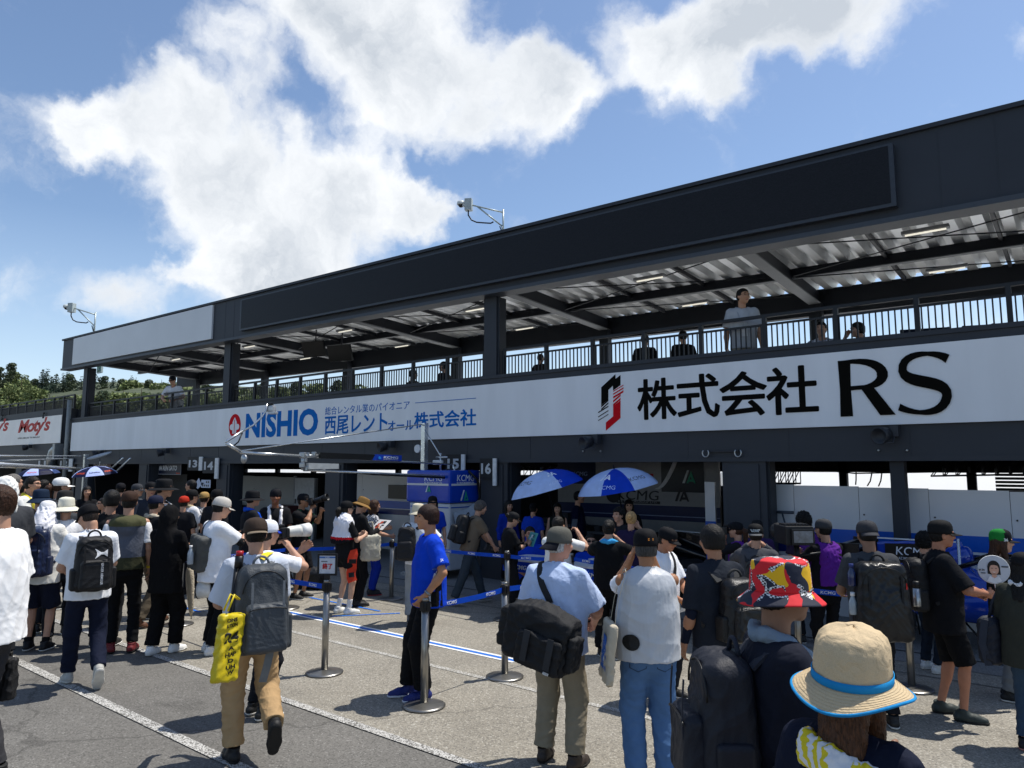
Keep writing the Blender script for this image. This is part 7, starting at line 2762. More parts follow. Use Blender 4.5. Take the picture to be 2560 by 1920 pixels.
b.M = Matrix.Translation(Vector(wr * p.s)); b.lathe([(.036, -.012), (.037, .012), (.033, .012), (.033, -.012)], (0, 0, 0), 16); b.build('wristband', mat('#e0c420', .6), p.root)
person('man in a dark cap with a beige towel round his neck and khaki trousers', 392, 1236, 9.3, 55, hat='cap', hatc='#1c2136', hatk={'bcol': '#6d6260', 'brim': .085}, hairc='black', glasses='spec', topc='#15161a', towel=('#b5ab98', 'long'), botc='#5b5245', botw=1.15, shoes='#5a3a28', sole='#3b2a20', feet=((-.08, .2, 0, 0), (.1, -.2, .03, 20)), g=1.05, fy=1562)
person('man in a black brimmed hat with chin cord and white towel facing right', 413, 1195, 10.3, 105, hat='bucket', hatc='#17181b', hatk={'w': .075, 'drop': .03}, glasses='spec', hairc='black', topc='#1c1d21', towel=('#e2e2e2', 'long'), botc='#1c1e23')
person('man in a dark cap and navy polo facing the crowd in the shade', 378, 1203, 12.2, 165, hat='cap', hatc='#121317', topc='#2b303a', botc='#191b20', glasses='sun', armR='bent')
# black robe and hood
p = person('person all in black with a hood and white sneakers', 428, 1266, 8.0, 38, hair='none', top='hoodie', topc='#0e0e10', hood='up', bot='pants', botc='#0b0b0d', botw=1.35, shoes='#e6e6e4', sole='#d2d2ce', armR='phone', armL='phone', hem=.72, boxy=.03, g=.98, feet=((-.09, -.08, 0, 0), (.09, .10, 0, 0)), fy=1632)
p = person('young man in a black cap with a beige towel and black drawstring bag', 482, 1222, 10.0, 62, hat='cap', hatc='#17181a', hairc='dark', topc='#dedee0', towel=('#b8a98c', 'long'), botc='#20283a', shoes='#1d1d20', armR='phone', armL='phone', fy=1484)
r, MO, o, base, R = bag_body(p, 'drawstring_bag', 'black drawstring bag with a white cord beside the beige towel', 'bag', p.T(.12, .22, 1.02), (.11, .08, .17), '#131316', r=.06)
b = MB(); b.M = MO; b.tube([p.T(.12, .22, 1.18) * p.s, p.T(.11, .2, 1.32) * p.s, p.T(.10, .12, 1.42) * p.s], .008, 5); b.build('cord', mat('#d8d8d8', .7), r)
# rolled cream umbrella
t = thing('umbrella', 'closed cream umbrella hanging beside the person in black', 'umbrella', tuple(PD(478, 1548, 8.6)))
a, c = np.zeros(3), PD(474, 1405, 8.6) - PD(478, 1548, 8.6)
b = MB(); b.tube([a + (c - a) * q for q in (.06, .2, .45, .7, .85, .95)], [.012, .032, .042, .050, .042, .02], 9); b.build('canopy', cloth('#c3b8a4', bump=.8, bscale=30), t)
b = MB(); b.tube([a, a + c * .1], .006, 6); b.tube([c * .93, c * 1.1, c * 1.1 + (0.03, 0, .03)], .012, 6); b.build('handle', mat('#6a5a48', .5), t)
person('man in a tan cap behind the black capped man with a towel', 512, 1228, 12.8, 20, hat='cap', hatc='#a58652', topc='#8f9092', botc='#22242a')
person('person in a black beanie beside the tan cap', 544, 1222, 12.0, 40, hat='beanie', hatc='#111114', topc='#1d1e22', botc='#1a1c20')
person('man with black hair in the shade beside board fourteen', 478, 1200, 14.5, -60, hairc='dark', topc='#1e2024', botc='#1a1b1f')
# photographer in white tee
p = person('photographer in a pale grey cap and white tee, arms raised to the right', 556, 1238, 8.0, 66, hat='cap', hatc='#bdb8b0', hairc='dark', glasses='spec', topc='#eceef2', botc='#0e0f12', botw=1.3, shoes='#d8d8d6', sole='#bcbcb8', armL=((-.02, .36, 1.36), (.6, -.2, -1), .8), armR=((.02, .38, 1.34), (.8, -.2, -1), .8), under=('arms', '#17181b'), pitch=14, boxy=.03, hem=.80, g=1.04, fy=1630)
r, MO, o, base, R = bag_body(p, 'sling_bag', 'grey sling bag on the back of the photographer in the pale cap', 'bag', p.T(-.02, -.17, 1.13), (.15, .08, .20), '#4a4b49', tilt=8)
shoulder_strap(p, r, MO, -1, mat('#15161a', .7), p.T(.1, -.14, 1.16), .035)
# bottle in the sling bag
c = p.T(.05, -.30, 1.02) * p.s
root, MO = local_root(p, 'water_bottle', 'clear water bottle in the side of the grey sling bag', 'bottle', c)
b = MB(); b.M = MO @ Matrix.Translation(Vector(c)); b.lathe([(.03, 0), (.033, .01), (.033, .12), (.014, .17), (.014, .185)], (0, 0, 0), 14); b.build('body', mat('#9aa4ac', .1, spec=.8), root)
b = MB(); b.M = MO @ Matrix.Translation(Vector(c)); b.lathe([(.017, .18), (.017, .205)], (0, 0, 0), 12); b.build('cap', mat('#dcdcdc', .5), root)
# long white lens hanging at his side
lc = PD(538, 1472, p.depth - .22)
t = thing('camera', 'large white telephoto lens hanging at the hip of the photographer in the pale cap', 'camera', tuple(lc), math.radians(40))
b = MB(); Rl = Matrix.Rotation(math.radians(-96), 3, 'Y')
b.lathe([(.06, -.16), (.066, -.14), (.07, .0), (.072, .02)], (0, 0, 0), 22, rot=Rl); b.build('lens', mat('#c9c9c5', .4), t)
b = MB(); b.lathe([(.072, .02), (.090, .05), (.092, .185), (.083, .185), (.078, .05)], (0, 0, 0), 22, rot=Rl); b.build('lens_hood', mat('#d6d6d3', .4), t)
b = MB(); b.lathe([(.074, .012), (.076, .018), (.076, .03), (.074, .034)], (0, 0, 0), 22, rot=Rl); b.lathe([(.078, .175), (.093, .18), (.0935, .192), (.082, .192)], (0, 0, 0), 22, rot=Rl); b.build('ring', blk, t)
b = MB(); b.box((.12, -.06, -.06), (.22, .06, .07), .015); b.build('camera_body', blk, t)
b = MB(); b.tube([(.16, .06, .05), (.20, .10, .25), (.22, .16, .55)], .012, 6); b.build('strap', blk, t)
person('person in a black bucket hat with a bright blue towel', 634, 1224, 10.8, 75, hat='bucket', hatc='#15161a', hatk={'w': .07, 'drop': .03}, hairc='dark', topc='#1d1f24', towel=('#1b55d0', 'long'), botc='#1a1c20', armL='phone', armR='phone')
p = person('tanned man with goggles on his forehead and a white towel, facing us', 690, 1221, 11.4, 178, hairc='black', hat='beanie', hatc='#15151a', hatk={}, topc='#17181c', towel=('#e8e8ea', 'long'), botc='#17181c', skinc='#8a5a40', armR='bent', armL='bent')
lanyard(p, '#20242c', 1.10)
p = person('photographer in a black polo and cap with a long lens raised to the right', 760, 1232, 11.7, 118, hat='cap', hatc='#14151a', topc='#131417', collar=True, bot='shorts', botc='#17181c', glasses='spec', skinc='#a87a5c', armL=((.0, .36, 1.46), (.5, -.2, -1), .8), armR='camera', g=1.08)
camera_thing(p, 'black camera with long lens held by the photographer in black polo', .20, .045, up=18, where=p.hc + p.Rh @ V3(.02, .16, -.02))
lanyard(p, '#1c8a50', .98)
# camera bag on the ground
c = PZ(778, 1470)
t = thing('camera_bag', 'black camera bag lying open on the ground behind the belt', 'bag', tuple(c), .3)
F = Field((-.35, -.25, 0), (.35, .25, .42), .014); F.rbox((0, 0, .15), (.28, .17, .15), .05); F.ell((0, .05, .26), (.25, .13, .10), .04)
V, Q = F.surface(); put('bag_body', mesh_from(folds(relax(V, Q), Q, .008, .12, 2), Q, True), mat('#121316', .6, bump=.3), t)
b = MB(); b.tube([(-.3, -.1, .1), (-.36, -.12, .25), (-.2, -.1, .38), (.0, -.1, .33)], .016, 6); b.build('strap', mat('#101114', .7), t)
# the big grey backpack man
p = person('man in khaki trousers and checked shirt walking away under a large grey backpack', 640, 1289, 5.0, -12, hat='cap_back', hatc='#3b3029', hatk={'bcol': '#7c7060'}, hairc='dark', top='half', topc='#c3cad6', botc='#ad8f68', botw=1.22, shoes='#131315', sole='#0d0d0e', armL='bent', armR='front', feet=((-.10, .03, 0, 0), (.11, -.30, .22, 62)), boxy=.03, hem=.80, g=1.05, pitch=8, toe=5, fy=1893)
backpack(p, 'large grey hiking backpack on the man in khaki trousers', '#3b4045', .36, .62, .25, 1.13, gloss=.55, strapc='#6a6e72', pockc='#41464b', seed=2, bump=.4)
rt_, o, c, R, base = p.pack
bl = Matrix.Translation(-Vector(base))
for (a, c2, w) in (((.10, -.36, 1.24), (.16, -.24, 1.10), .03), ((.08, -.40, 1.10), (.09, -.38, .95), .032), ((-.16, -.24, 1.05), (-.24, -.05, .90), .035), ((.09, -.20, .82), (.05, -.16, .58), .055), ((-.02, -.385, 1.15), (-.05, -.36, .92), .016)):
 b = MB(); b.M = bl; pa, pb = p.T(*a) * p.s, p.T(*c2) * p.s
 b.strip([pa, (pa + pb) / 2 - V3(0, .012, 0), pb], (1, 0, 0), w, .006); b.build('strap', mat('#6d7276', .7), rt_)
# tripod in its side pocket
t, MO = local_root(p, 'tripod', 'folded black tripod with a red knob strapped to the large grey backpack', 'tripod', p.T(-.20, -.20, .95) * p.s)
b = MB(); b.M = MO
for q in (-1, 0, 1):
 b.tube([p.T(-.20 + .02 * q, -.21 + .02 * abs(q), .84) * p.s, p.T(-.155 + .012 * q, -.17, 1.44) * p.s], .016, 7)
b.build('leg', mat('#17181b', .4), t)
b = MB(); b.M = MO; b.tube([p.T(-.155, -.17, 1.42) * p.s, p.T(-.15, -.17, 1.50) * p.s], .030, 12); b.build('head', mat('#141518', .4), t)
b = MB(); b.M = MO; b.tube([p.T(-.15, -.17, 1.50) * p.s, p.T(-.149, -.17, 1.535) * p.s], .026, 12); b.build('knob', mat('#a01820', .35), t)
# yellow carrier bag
t = thing('carrier_bag', 'bright yellow carrier bag with black print hanging from the grey backpack', 'bag', tuple(PD(566, 1705, 4.75)), p.rz + .5)
F = Field((-.14, -.09, -.02), (.14, .09, .50), .011)
F.rbox((0, 0, .22), (.10, .035, .22), .025, 0, RY(.12))
V, Q = F.surface(); V = folds(relax(V, Q), Q, .007, .09, 3)
yo = put('bag_body', mesh_from(V, Q, True), mat('#c8b21a', .4, var=.08, bump=.2, bscale=40), t)
ybv = bvh_of(yo)
for body, z, w in (('ONE', .40, .08), ('ATION', .365, .09), ('24', .29, .11), ('A', .22, .04), ('HAP', .18, .08), ('D', .14, .04), ('UH', .10, .07), ('W', .065, .05)):
 decal(body, yo, (0, -.2, z), (1, 0, 0), (0, 0, 1), (0, -1, 0), w, mat('#141208', .5), t, .04, 0, .026 if body != '24' else .07, ybv, .003)
for q in (-1, 1):
 b = MB(); b.tube([(-.03, q * .02, .46), (.02, q * .02, .56), (.07, q * .01, .52)], .007, 5); b.build('handle', mat('#d9c21a', .4), t)
b = MB()
pts = strap_path(p, [p.T(*a) * p.s for a in ((.02, -.10, 1.46), (.06, -.06, 1.48), (.10, .0, 1.48))], .012)
b.strip(pts, (1, 0, 0), .05, .006); b.build('neck_strap', mat('#e2c712', .6), p.root)
p = person('photographer in a white and blue cap aiming a white lens beyond the grey backpack', 672, 1296, 6.3, 52, hat='cap', hatc='#dfe2ea', hatk={'bcol': '#2038a0'}, topc='#e4e6ea', hood='down', botc='#1a1c22', armL=((-.02, .40, 1.44), (.4, -.2, -1), .6), armR='camera')
camera_thing(p, 'white telephoto lens with black rings held up beyond the brown cap', .20, .048, '#cfcfc8', white=True, d=p.Rh @ V3(.1, 1, .02))
# trio at the belt
p = person('girl in a white and red towel cape, black shorts and white sneakers', 868, 1250, 10.0, 62, hat='cap', hatc='#121316', hair='ponytail', hairc='black', topc='#17181b', bot='miniskirt', botc='#121316', shoes='#dcdcd8', sole='#d4d4d0', sock=('#d8d8d8', .14), armL='phone', armR='phone', g=.92, skinc='#c79f86', feet=((-.11, -.02, 0, 0), (.08, .06, 0, 0)), fy=1534)
F = Field(p.T(-.36, -.3, .98), p.T(.36, .3, 1.6), p.vox / p.s)
F.cone(p.T(0, -.02, 1.43), p.T(0, -.02, 1.15), .17, .25, .05, (V3(0, 1, 0), .75)); F.cone(p.T(-.13, -.02, 1.40), p.T(.13, -.02, 1.40), .10, .10, .06); F.cone(p.T(-.05, -.09, 1.45), p.T(.05, -.09, 1.45), .07, .07, .04)
F.cone(p.T(0, 0, 1.44), p.T(0, .03, 1.62), .066, .07, .01, op='-'); F.cut(p.T(0, 0, 1.14), (0, .25, -1)); F.rbox(p.T(0, .22, 1.2), (.09, .16, .2), .03, .03, None, '-')
V, Q = F.surface(); V = folds(relax(V, Q), Q, .012, .09, 3, (1.3, 1.3, .5))
zc_ = V[Q].mean(1)[:, 2]
put('towel_cape', mesh_from(V * p.s, Q, True), [cloth('#e6e6ec'), cloth('#c21824'), cloth('#15151a')], p.root, np.where(zc_ < 1.165, 2, np.where(zc_ < 1.205, 1, 0)))
t, MO = local_root(p, 'hand_towel', 'red and black printed towel hanging at the hip of the girl in the cape', 'towel', p.T(.20, .06, .50) * p.s)
b = MB(); b.M = MO
pts = [p.T(.17 + .02 * math.sin(i), .05 + .012 * math.sin(i * 2), 1.00 - .07 * i) * p.s for i in range(8)]
b.strip(pts, [Vector((.4, 1, 0))] * 8, .13, .02); b.build('cloth', mat('#d2381c', .8, bump=.5), t)
b = MB(); b.M = MO; b.strip([q + V3(.013, 0, 0) for q in pts[2:4]], [Vector((.4, 1, 0))] * 2, .10, .012); b.strip([q + V3(.013, 0, 0) for q in pts[5:7]], [Vector((.4, 1, 0))] * 2, .08, .012); b.build('print', mat('#16161a', .8), t)
p = person('person in a tan brimmed hat and black cardigan reading a leaflet', 908, 1238, 10.5, 66, hat='bucket', hatc='#8a6a3c', hatk={'w': .055, 'drop': .045}, hairc='dark', top='long', topc='#17181b', botc='#131417', shoes='#111113', sole='#1b1b1d', armL='phone', armR='phone', pitch=22, g=.95, fy=1512)
sheet_held(p, 'R', 'colourful leaflet held by the person in the tan hat', .30, .22, '#d9d6d2', -.9, .2, ('#c04a2a', '#20201f'))
t, MO = local_root(p, 'shopping_bag', 'translucent cream shopping bag between the girl in the cape and the tan hat', 'bag', p.T(.20, .12, .72) * p.s)
F = Field((-.2, -.2, -.02), (.2, .2, .45), .018); F.rbox((0, 0, .20), (.10, .15, .20), .05); V, Q = F.surface()
put('bag_body', mesh_from(folds(relax(V, Q), Q, .012, .10, 2), Q, True), mat('#bdb9a8', .5, bump=.4, bscale=40), t)
b = MB(); b.tube([(0, -.06, .40), (0, -.03, .58), (0, .03, .58), (0, .06, .40)], .012, 6); b.build('handle', mat('#bdb9a8', .5), t)
chk = bpy.data.materials.new('houndstooth'); chk.use_nodes = True
nt = chk.node_tree; ck = nt.nodes.new('ShaderNodeTexChecker'); ck.inputs['Scale'].default_value = 36; ck.inputs['Color1'].default_value = (.6, .6, .62, 1); ck.inputs['Color2'].default_value = (.05, .05, .06, 1)
tcn = nt.nodes.new('ShaderNodeTexCoord'); nt.links.new(tcn.outputs['Object'], ck.inputs['Vector']); nt.links.new(ck.outputs['Color'], nt.nodes['Principled BSDF'].inputs['Base Color']); nt.nodes['Principled BSDF'].inputs['Roughness'].default_value = .9
person('woman with brown bob, checked black and white blouse and blue trousers', 937, 1250, 11.4, 72, hair='bob', hairc='brown', topm=chk, botc='#14309a', shoes='#1c1c20', sole='#b04048', g=.95, armL='phone', armR='bent', hem=.70, glasses='spec', fy=1486)

# ---- young man in blue at the belt
p = person('slim young man in a bright blue sports tee resting a hand on the stanchion', 1068, 1264, 6.42, -104, hair='bowl', hairc='#2a1811', topc='#0a3fc0', bot='pants', botc='#101114', botw=1.32, shoes='#16246a', sole='#c9ccd6', skinc='#b5825f', armL=(('W', S1 + (0, 0, .09)), (.9, -1, .1), .5), armR=((.235, -.02, .885), (.3, -1, 0), .5), boxy=.034, g=1.03, hem=.83, feet=((-.08, .06, 0, 0), (.10, .16, 0, 0)), pitch=-2, toe=3, fy=1742)
# black side panel with white piping
lb = bvh_of(p.top)
sd = Vector(p.T(-.5, -.02, 1.0) * p.s)
shape_decal([[(-.05, -.15), (.0, -.15), (.0, -.02), (-.055, -.02)], [(.0, -.15), (.065, -.15), (.06, -.02), (.0, -.02)], [(-.055, -.02), (.0, -.02), (.0, .09), (-.03, .09)], [(.0, -.02), (.06, -.02), (.05, .09), (.0, .09)], [(-.03, .09), (.0, .09), (.0, .16)], [(.0, .09), (.05, .09), (.03, .15), (.0, .16)]], p.top, sd, (0, -1, 0), (0, 0, 1), (-1, 0, 0), cloth('#0b0c0f'), p.root, lb, .004, 'side_panel')
shape_decal([[(-.067, -.15), (-.05, -.15), (-.055, -.02), (-.072, -.02)], [(-.072, -.02), (-.055, -.02), (-.03, .09), (-.045, .09)], [(-.045, .09), (-.03, .09), (.0, .16), (-.005, .175)]], p.top, sd, (0, -1, 0), (0, 0, 1), (-1, 0, 0), cloth('#dfe2e8'), p.root, lb, .005, 'piping')
decal('KCMG', p.top, p.T(-.4, .075, 1.19) * p.s, (0, -1, 0), (0, 0, 1), (-1, .5, 0), .055, mat('#8fb0f0', .6), p.root, 0, .1, None, lb)
k = .045
shape_decal([[(-k * .5, -k * .4), (-k * .25, -k * .4), (k * .05, k * .4), (-k * .18, k * .4)], [(-k * .05, -k * .4), (k * .1, -k * .4), (k * .25, 0), (k * .13, k * .3)], [(k * .15, k * .4), (k * .33, k * .4), (k * .6, -k * .4), (k * .4, -k * .4)]], p.top, p.T(-.4, .085, 1.13) * p.s, (0, -1, 0), (0, 0, 1), (-1, .5, 0), mat('#e2e6f0', .6), p.root, lb)
el = (p.arms['L'][0] + (p.arms['L'][1] - p.arms['L'][0]) * .6) * p.s
decal('JX', p.top, el + V3(-.3, .0, .02), (0, -1, 0), (0, 0, 1), (-1, 0, 0), .03, mat('#e2e6f0', .6), p.root, .01, 0, None, lb)
decal('SOLIZE', p.top, el + V3(-.3, .0, -.035), (0, -1, 0), (0, 0, 1), (-1, 0, 0), .05, mat('#e2e6f0', .6), p.root, .02, 0, None, lb)
for q_ in [c_ for c_ in p.root.children if c_.name.startswith('shoe')]:
 sb_ = bvh_of(q_)
 cn_ = sum((Vector(v.co) for v in q_.data.vertices), Vector()) / len(q_.data.vertices)
 shape_decal([[(-.03, -.012), (-.018, -.012), (.03, .018), (.018, .018)], [(.0, -.016), (.012, -.016), (-.012, .02), (-.024, .02)]], q_, cn_ + Vector((-.2, -.01, .0)), (0, -1, 0), (0, 0, 1), (-1, 0, .2), mat('#c9ccd6', .5), q_, sb_, .003, 'shoe_mark')
# wrist watch
wr, e_ = p.arms['L'][2], p.arms['L'][1]
d = (wr - e_) / np.linalg.norm(wr - e_)
Rw_ = Vector(d).to_track_quat('Z', 'Y').to_matrix()
b = MB(); b.M = Matrix.Translation(Vector((wr - d * .035) * p.s)) @ Rw_.to_4x4(); b.lathe([(.031, -.011), (.034, -.011), (.034, .011), (.031, .011)], (0, 0, 0), 20); b.lathe([(.02, 0), (.02, .012), (.016, .014)], (-.030, 0, 0), 16, rot=Matrix.Rotation(-math.pi / 2, 3, 'Y')); b.build('wrist_watch', mat('#8a8d90', .25, .9), p.root)
person('staff girl in a black cap and blue shirt beside the cabinet', 1082, 1238, 12.3, 176, hat='cap', hatc='#15161a', hair='long', hairc='black', topc='#0f38b0', botc='#15161a', g=.9)
p = person('person in a cream hat and white tee with a magazine behind the young man', 1046, 1256, 9.9, 12, hat='bucket', hatc='#cfc6ae', hatk={'w': .05}, hairc='black', topc='#dfe2e6', botc='#8b9094', botw=1.35, armR=((.22, .22, 1.12), (1, -.5, -.5), .8), armL='bent', g=.95, shoes='#55585c')
sheet_held(p, 'R', 'dark green magazine held beside the young man in blue', .24, .34, '#2d4a46', -.2, .3, ('#8fa8a2', '#16241f'), 'magazine')
backpack(p, 'black backpack hanging from the shoulder of the person in the cream hat', '#121318', .28, .50, .15, 1.18, x=-.12)
p = person('grey haired man in a brown shirt leaning right with a black backpack', 1202, 1248, 10.6, 72, hairc='#4a4542', hair='bowl', topc='#6d6151', botc='#35404a', botw=1.15, lean=16, armR=((.12, .44, 1.02), (1, -.3, -.4), .7), armL=((.10, .42, 1.05), (1, -.3, -.4), .7), shoes='#7c7f82', sole='#a9a9a6', feet=((-.08, .28, 0, 0), (.1, -.30, .0, 5)), pitch=10, fy=1508)
backpack(p, 'black round topped backpack on the grey haired man in brown', '#141518', .31, .50, .20, 1.20, seed=8)
camera_thing(p, 'black camera hanging in front of the grey haired man in brown', .10, .04, where=p.T(.05, .30, 1.02), d=V3(.1, 1, -.4))
p = person('woman in a black cap and black shirt looking at a turquoise leaflet', 1283, 1276, 9.7, 76, hat='cap', hatc='#1a1b1e', hair='bun', hairc='black', topc='#141518', bot='pants', botc='#1a1b1f', botw=1.3, armR='phone', armL='phone', pitch=18, g=1.0, under=('arms', '#131316'), shoes='#141416', fy=1538)
sheet_held(p, 'R', 'turquoise leaflet held by the woman in the black cap', .30, .20, '#3f9d9a', -.4, .1, ('#dfe6e4', '#256260'))
person('staff woman in a blue jacket at the dark garage edge', 1272, 1252, 13.3, 150, hair='long', hairc='black', top='long', topc='#0d2f96', botc='#121318', g=.9)
p = person('crew man in a blue tee and dark cap seen from behind in the garage', 1334, 1256, 12.9, 25, hat='cap', hatc='#101116', topc='#0d3db4', botc='#131418')
person('smiling dark haired driver seated at the signing table, left', 1325, 1318, 11.3, 172, H=1.76, sit=True, hairc='black', hair='short', topc='#0c3cb6', botc='#14151a', skinc='#b9866a', armL='front', armR='front')
person('smiling woman with long black hair in a sleeveless dark top in the garage', 1393, 1258, 12.8, 178, hair='long', hairc='dark', top='tank', topc='#18211d', botc='#15161a', skinc='#cfa68e', g=.9)
p = person('short haired man in a white tee holding up a phone', 1396, 1292, 8.6, 25, hairc='black', topc='#dfe0de', botc='#22252b', armR=((.20, .26, 1.52), (1, .1, -1), .9), armL='camera')
phone(p, 'R', 'black phone held up by the short haired man in white')
person('driver with dark sunglasses seated at the signing table, right', 1477, 1335, 10.9, 176, H=1.78, sit=True, hairc='black', topc='#0c3cb6', glasses='sun', botc='#14151a', skinc='#b98d74', armL='front', armR='front')
p = person('woman in black overalls with a blue printed towel collar, hair in a bun', 1522, 1300, 7.75, 8, hair='bun', hairc='dark', topc='#0f1013', top='half', bot='pants', botc='#0d0e11', botw=1.4, armL='camera', armR='camera', towel=('#3f9fd8', 'short'), g=1.0, boxy=.03, shoes='#131316', feet=((-.13, .06, 0, 0), (.11, -.04, 0, 0)), fy=1642)
person('young man with spiky black hair facing left by the blonde woman', 1546, 1270, 10.2, -140, hair='spiky', hairc='dark', topc='#1a1c22', botc='#16171b')
person('blonde woman with a black hair clip in a dark purple top', 1578, 1279, 9.5, 12, hair='bun', hairc='blonde', topc='#241c3c', botc='#16171b', g=.92, armR='camera')
person('smiling dark haired woman in the garage before the lettered backdrop', 1572, 1250, 12.4, 176, hair='long', hairc='dark', topc='#16171b', botc='#15161a', g=.9, skinc='#c59a80')
# man in pale blue with the bag
p = person('stout grey haired man in a pale blue shirt and backwards cap', 1400, 1316, 5.0, 24, hat='cap_back', hatc='#5a5952', hatk={'bcol': '#12141c', 'tall': 1, 'droop': .055, 'brim': .08}, hair='short', hairc='white', top='half', topc='#b6c6e4', collar=True, bot='pants', botc='#877d6a', botw=1.25, shoes='#332a24', sole='#1b1714', skinc='#c08a72', armR=((.20, .27, 1.02), (1, -.7, -.2), .9), armL=((.16, .26, 1.03), (1, -.7, -.2), .9), g=1.2, fat=1.0, boxy=.03, hem=.84, pitch=4, yaw=28, feet=((-.14, .05, 0, 0), (.13, .02, 0, 0)), fy=1912)
bvh_h = bvh_of(p.hat)
t, MO = local_root(p, 'shoulder_bag', 'very large black shoulder bag slung behind the stout man in pale blue', 'bag', p.T(.05, -.30, .76) * p.s)
bc = p.T(.01, -.30, 1.00)
F = Field(bc - .46, bc + .46, .010 / p.s)
Rb = RZ(-.12) @ RY(math.radians(12))
F.rbox(bc, (.27, .13, .20), .05, 0, Rb); F.ell(bc + Rb @ V3(0, 0, .16), (.24, .12, .10), .04, Rb)
V, Q = F.surface(); bo_ = Vector(p.T(.05, -.30, .76) * p.s)
bm_b = mat('#101114', .75, bump=.35, bscale=140)
put('bag_body', mesh_from(folds(relax(V, Q), Q, .009, .13, 4) * p.s - np.array(bo_), Q, True), bm_b, t)
for nm, cc, hf in (('front_pocket', (.07, -.145, -.06), (.19, .03, .13)), ('side_pocket', (-.28, 0, .0), (.06, .10, .15)), ('side_pocket', (.28, 0, -.03), (.035, .09, .13))):
 F = Field(bc - .46, bc + .46, .010 / p.s); F.rbox(bc + Rb @ V3(*cc), hf, .03, 0, Rb); V, Q = F.surface()
 put(nm, mesh_from(folds(relax(V, Q), Q, .006, .09, 6) * p.s - np.array(bo_), Q, True), bm_b, t)
for xx in (-.02, .18):
 b = MB(); b.M = MO; b.strip([(bc + Rb @ V3(xx, -.182, .08)) * p.s, (bc + Rb @ V3(xx + .005, -.190, .0)) * p.s, (bc + Rb @ V3(xx, -.185, -.14)) * p.s], (1, 0, 0), .045, .006); b.build('handle', mat('#26282c', .7), t)
lettering('AS2OV', (bc + Rb @ V3(.16, -.183, -.17)) * p.s - np.array(bo_), Rb @ US, Rb @ UZ, .045, .018, mat('#d8d8d6', .6), t, .02)
shoulder_strap(p, t, MO, -1, mat('#17181b', .75), bc + Rb @ V3(-.27, 0, .18), .05)
decal('Max', p.hat, p.Mh @ Vector((-.06, -.3, .055)), (1, -.3, 0), (0, 0, 1), (-.5, -1, 0), .045, mat('#c9b52a', .6), p.root, .03, .15, None, bvh_h, .002)
camera_thing(p, 'black camera held low by the stout man in pale blue', .10, .04, where=p.T(.05, .33, 1.02), d=V3(.8, .6, 0))
# silver vest man
vest_m = mat('#b9bcc0', .38, var=.05, bump=.25, bscale=22, spec=.5, sheen=.2)
p = person('man in a silver fan cooled vest, black cap and jeans', 1612, 1321, 5.0, -12, hat='cap', hatc='#121215', hatk={'tall': 1}, hair='bowl', hairc='#3c3a38', top='vest', topm=vest_m, under=('tee', '#e9e9ea'), bot='pants', botc='#4d6c94', botw=1.3, shoes='#2a2a2c', armL='face', armR='face', g=1.16, boxy=.025, hem=.86, collar=True, skinc='#a0704f', pitch=4, fy=1955)
fz = bvh_of(p.top)
shape_decal(disc(.052), p.top, p.T(-.150, -.5, 1.0) * p.s, (1, 0, 0), (0, 0, 1), (0, -1, 0), mat('#0d0e10', .6), p.root, fz, .010, 'fan_unit')
shape_decal(disc(.052), p.top, p.T(.30, -.4, 1.0) * p.s, (.4, 1, 0), (0, 0, 1), (1, -.4, 0), mat('#0d0e10', .6), p.root, fz, .010, 'fan_unit')
shape_decal([[(-.20, -.004), (.20, -.004), (.20, .004), (-.20, .004)]], p.top, p.T(0, -.5, 1.31) * p.s, (1, 0, 0), (0, 0, 1), (0, -1, 0), mat('#8f9296', .5), p.root, fz, .003, 'seam')
hb_ = bvh_of(p.hat)
shape_decal([[(-.020, -.008), (.020, -.008), (.020, .008), (-.020, .008)]], p.hat, p.Mh @ Vector((.02, -.3, .058)), (1, 0, 0), (0, 0, 1), (0, -1, 0), mat('#d8862a', .6), p.root, hb_, .003, 'cap_patch')
decal('PIRELLI', p.hat, p.Mh @ Vector((.02, -.3, .058)), (1, 0, 0), (0, 0, 1), (0, -1, 0), .034, mat('#17120c', .6), p.root, .02, 0, None, hb_, .005)
jb = bvh_of(p.bot)
for q in (-1, 1):
 ln = [[(-.06, .055), (.06, .055), (.06, .050), (-.06, .050)], [(-.06, .055), (-.055, .055), (-.050, -.06), (-.055, -.06)], [(.055, .055), (.06, .055), (.055, -.06), (.050, -.06)], [(-.055, -.06), (0, -.085), (0, -.080), (-.052, -.055)], [(0, -.085), (.055, -.06), (.052, -.055), (0, -.080)]]
 shape_decal(ln, p.bot, p.T(q * .095, -.5, .875) * p.s, (1, 0, 0), (0, 0, 1), (0, -1, 0), mat('#24364f', .8), p.root, jb, .003, 'back_pocket')
t, MO = local_root(p, 'tote_bag', 'cream cotton tote bag with a blue print beside the silver vest', 'bag', p.T(-.30, -.05, .72) * p.s)
F = Field((-.2, -.2, -.02), (.2, .2, .42), .011); F.rbox((0, 0, .19), (.030, .16, .20), .02, 0, RY(.10)); V, Q = F.surface()
to_ = put('bag_body', mesh_from(folds(relax(V, Q), Q, .008, .10, 2), Q, True), cloth('#b9ae99'), t)
tb_ = bvh_of(to_)
shape_decal([[(-.09, -.12), (.09, -.12), (.09, .10), (-.09, .10)]], to_, (-.3, 0, .2), (0, -1, 0), (0, 0, 1), (-1, 0, 0), mat('#1560b8', .7), t, tb_, .003, 'print')
for bd, z in (('さいた', .25), ('ギョク', .20), ('FIND', .15)):
 decal(bd, to_, (-.3, 0, z), (0, -1, 0), (0, 0, 1), (-1, 0, 0), .12, mat('#d8dde4', .7), t, .0, 0, .03, tb_, .006)
b = MB(); b.M = MO
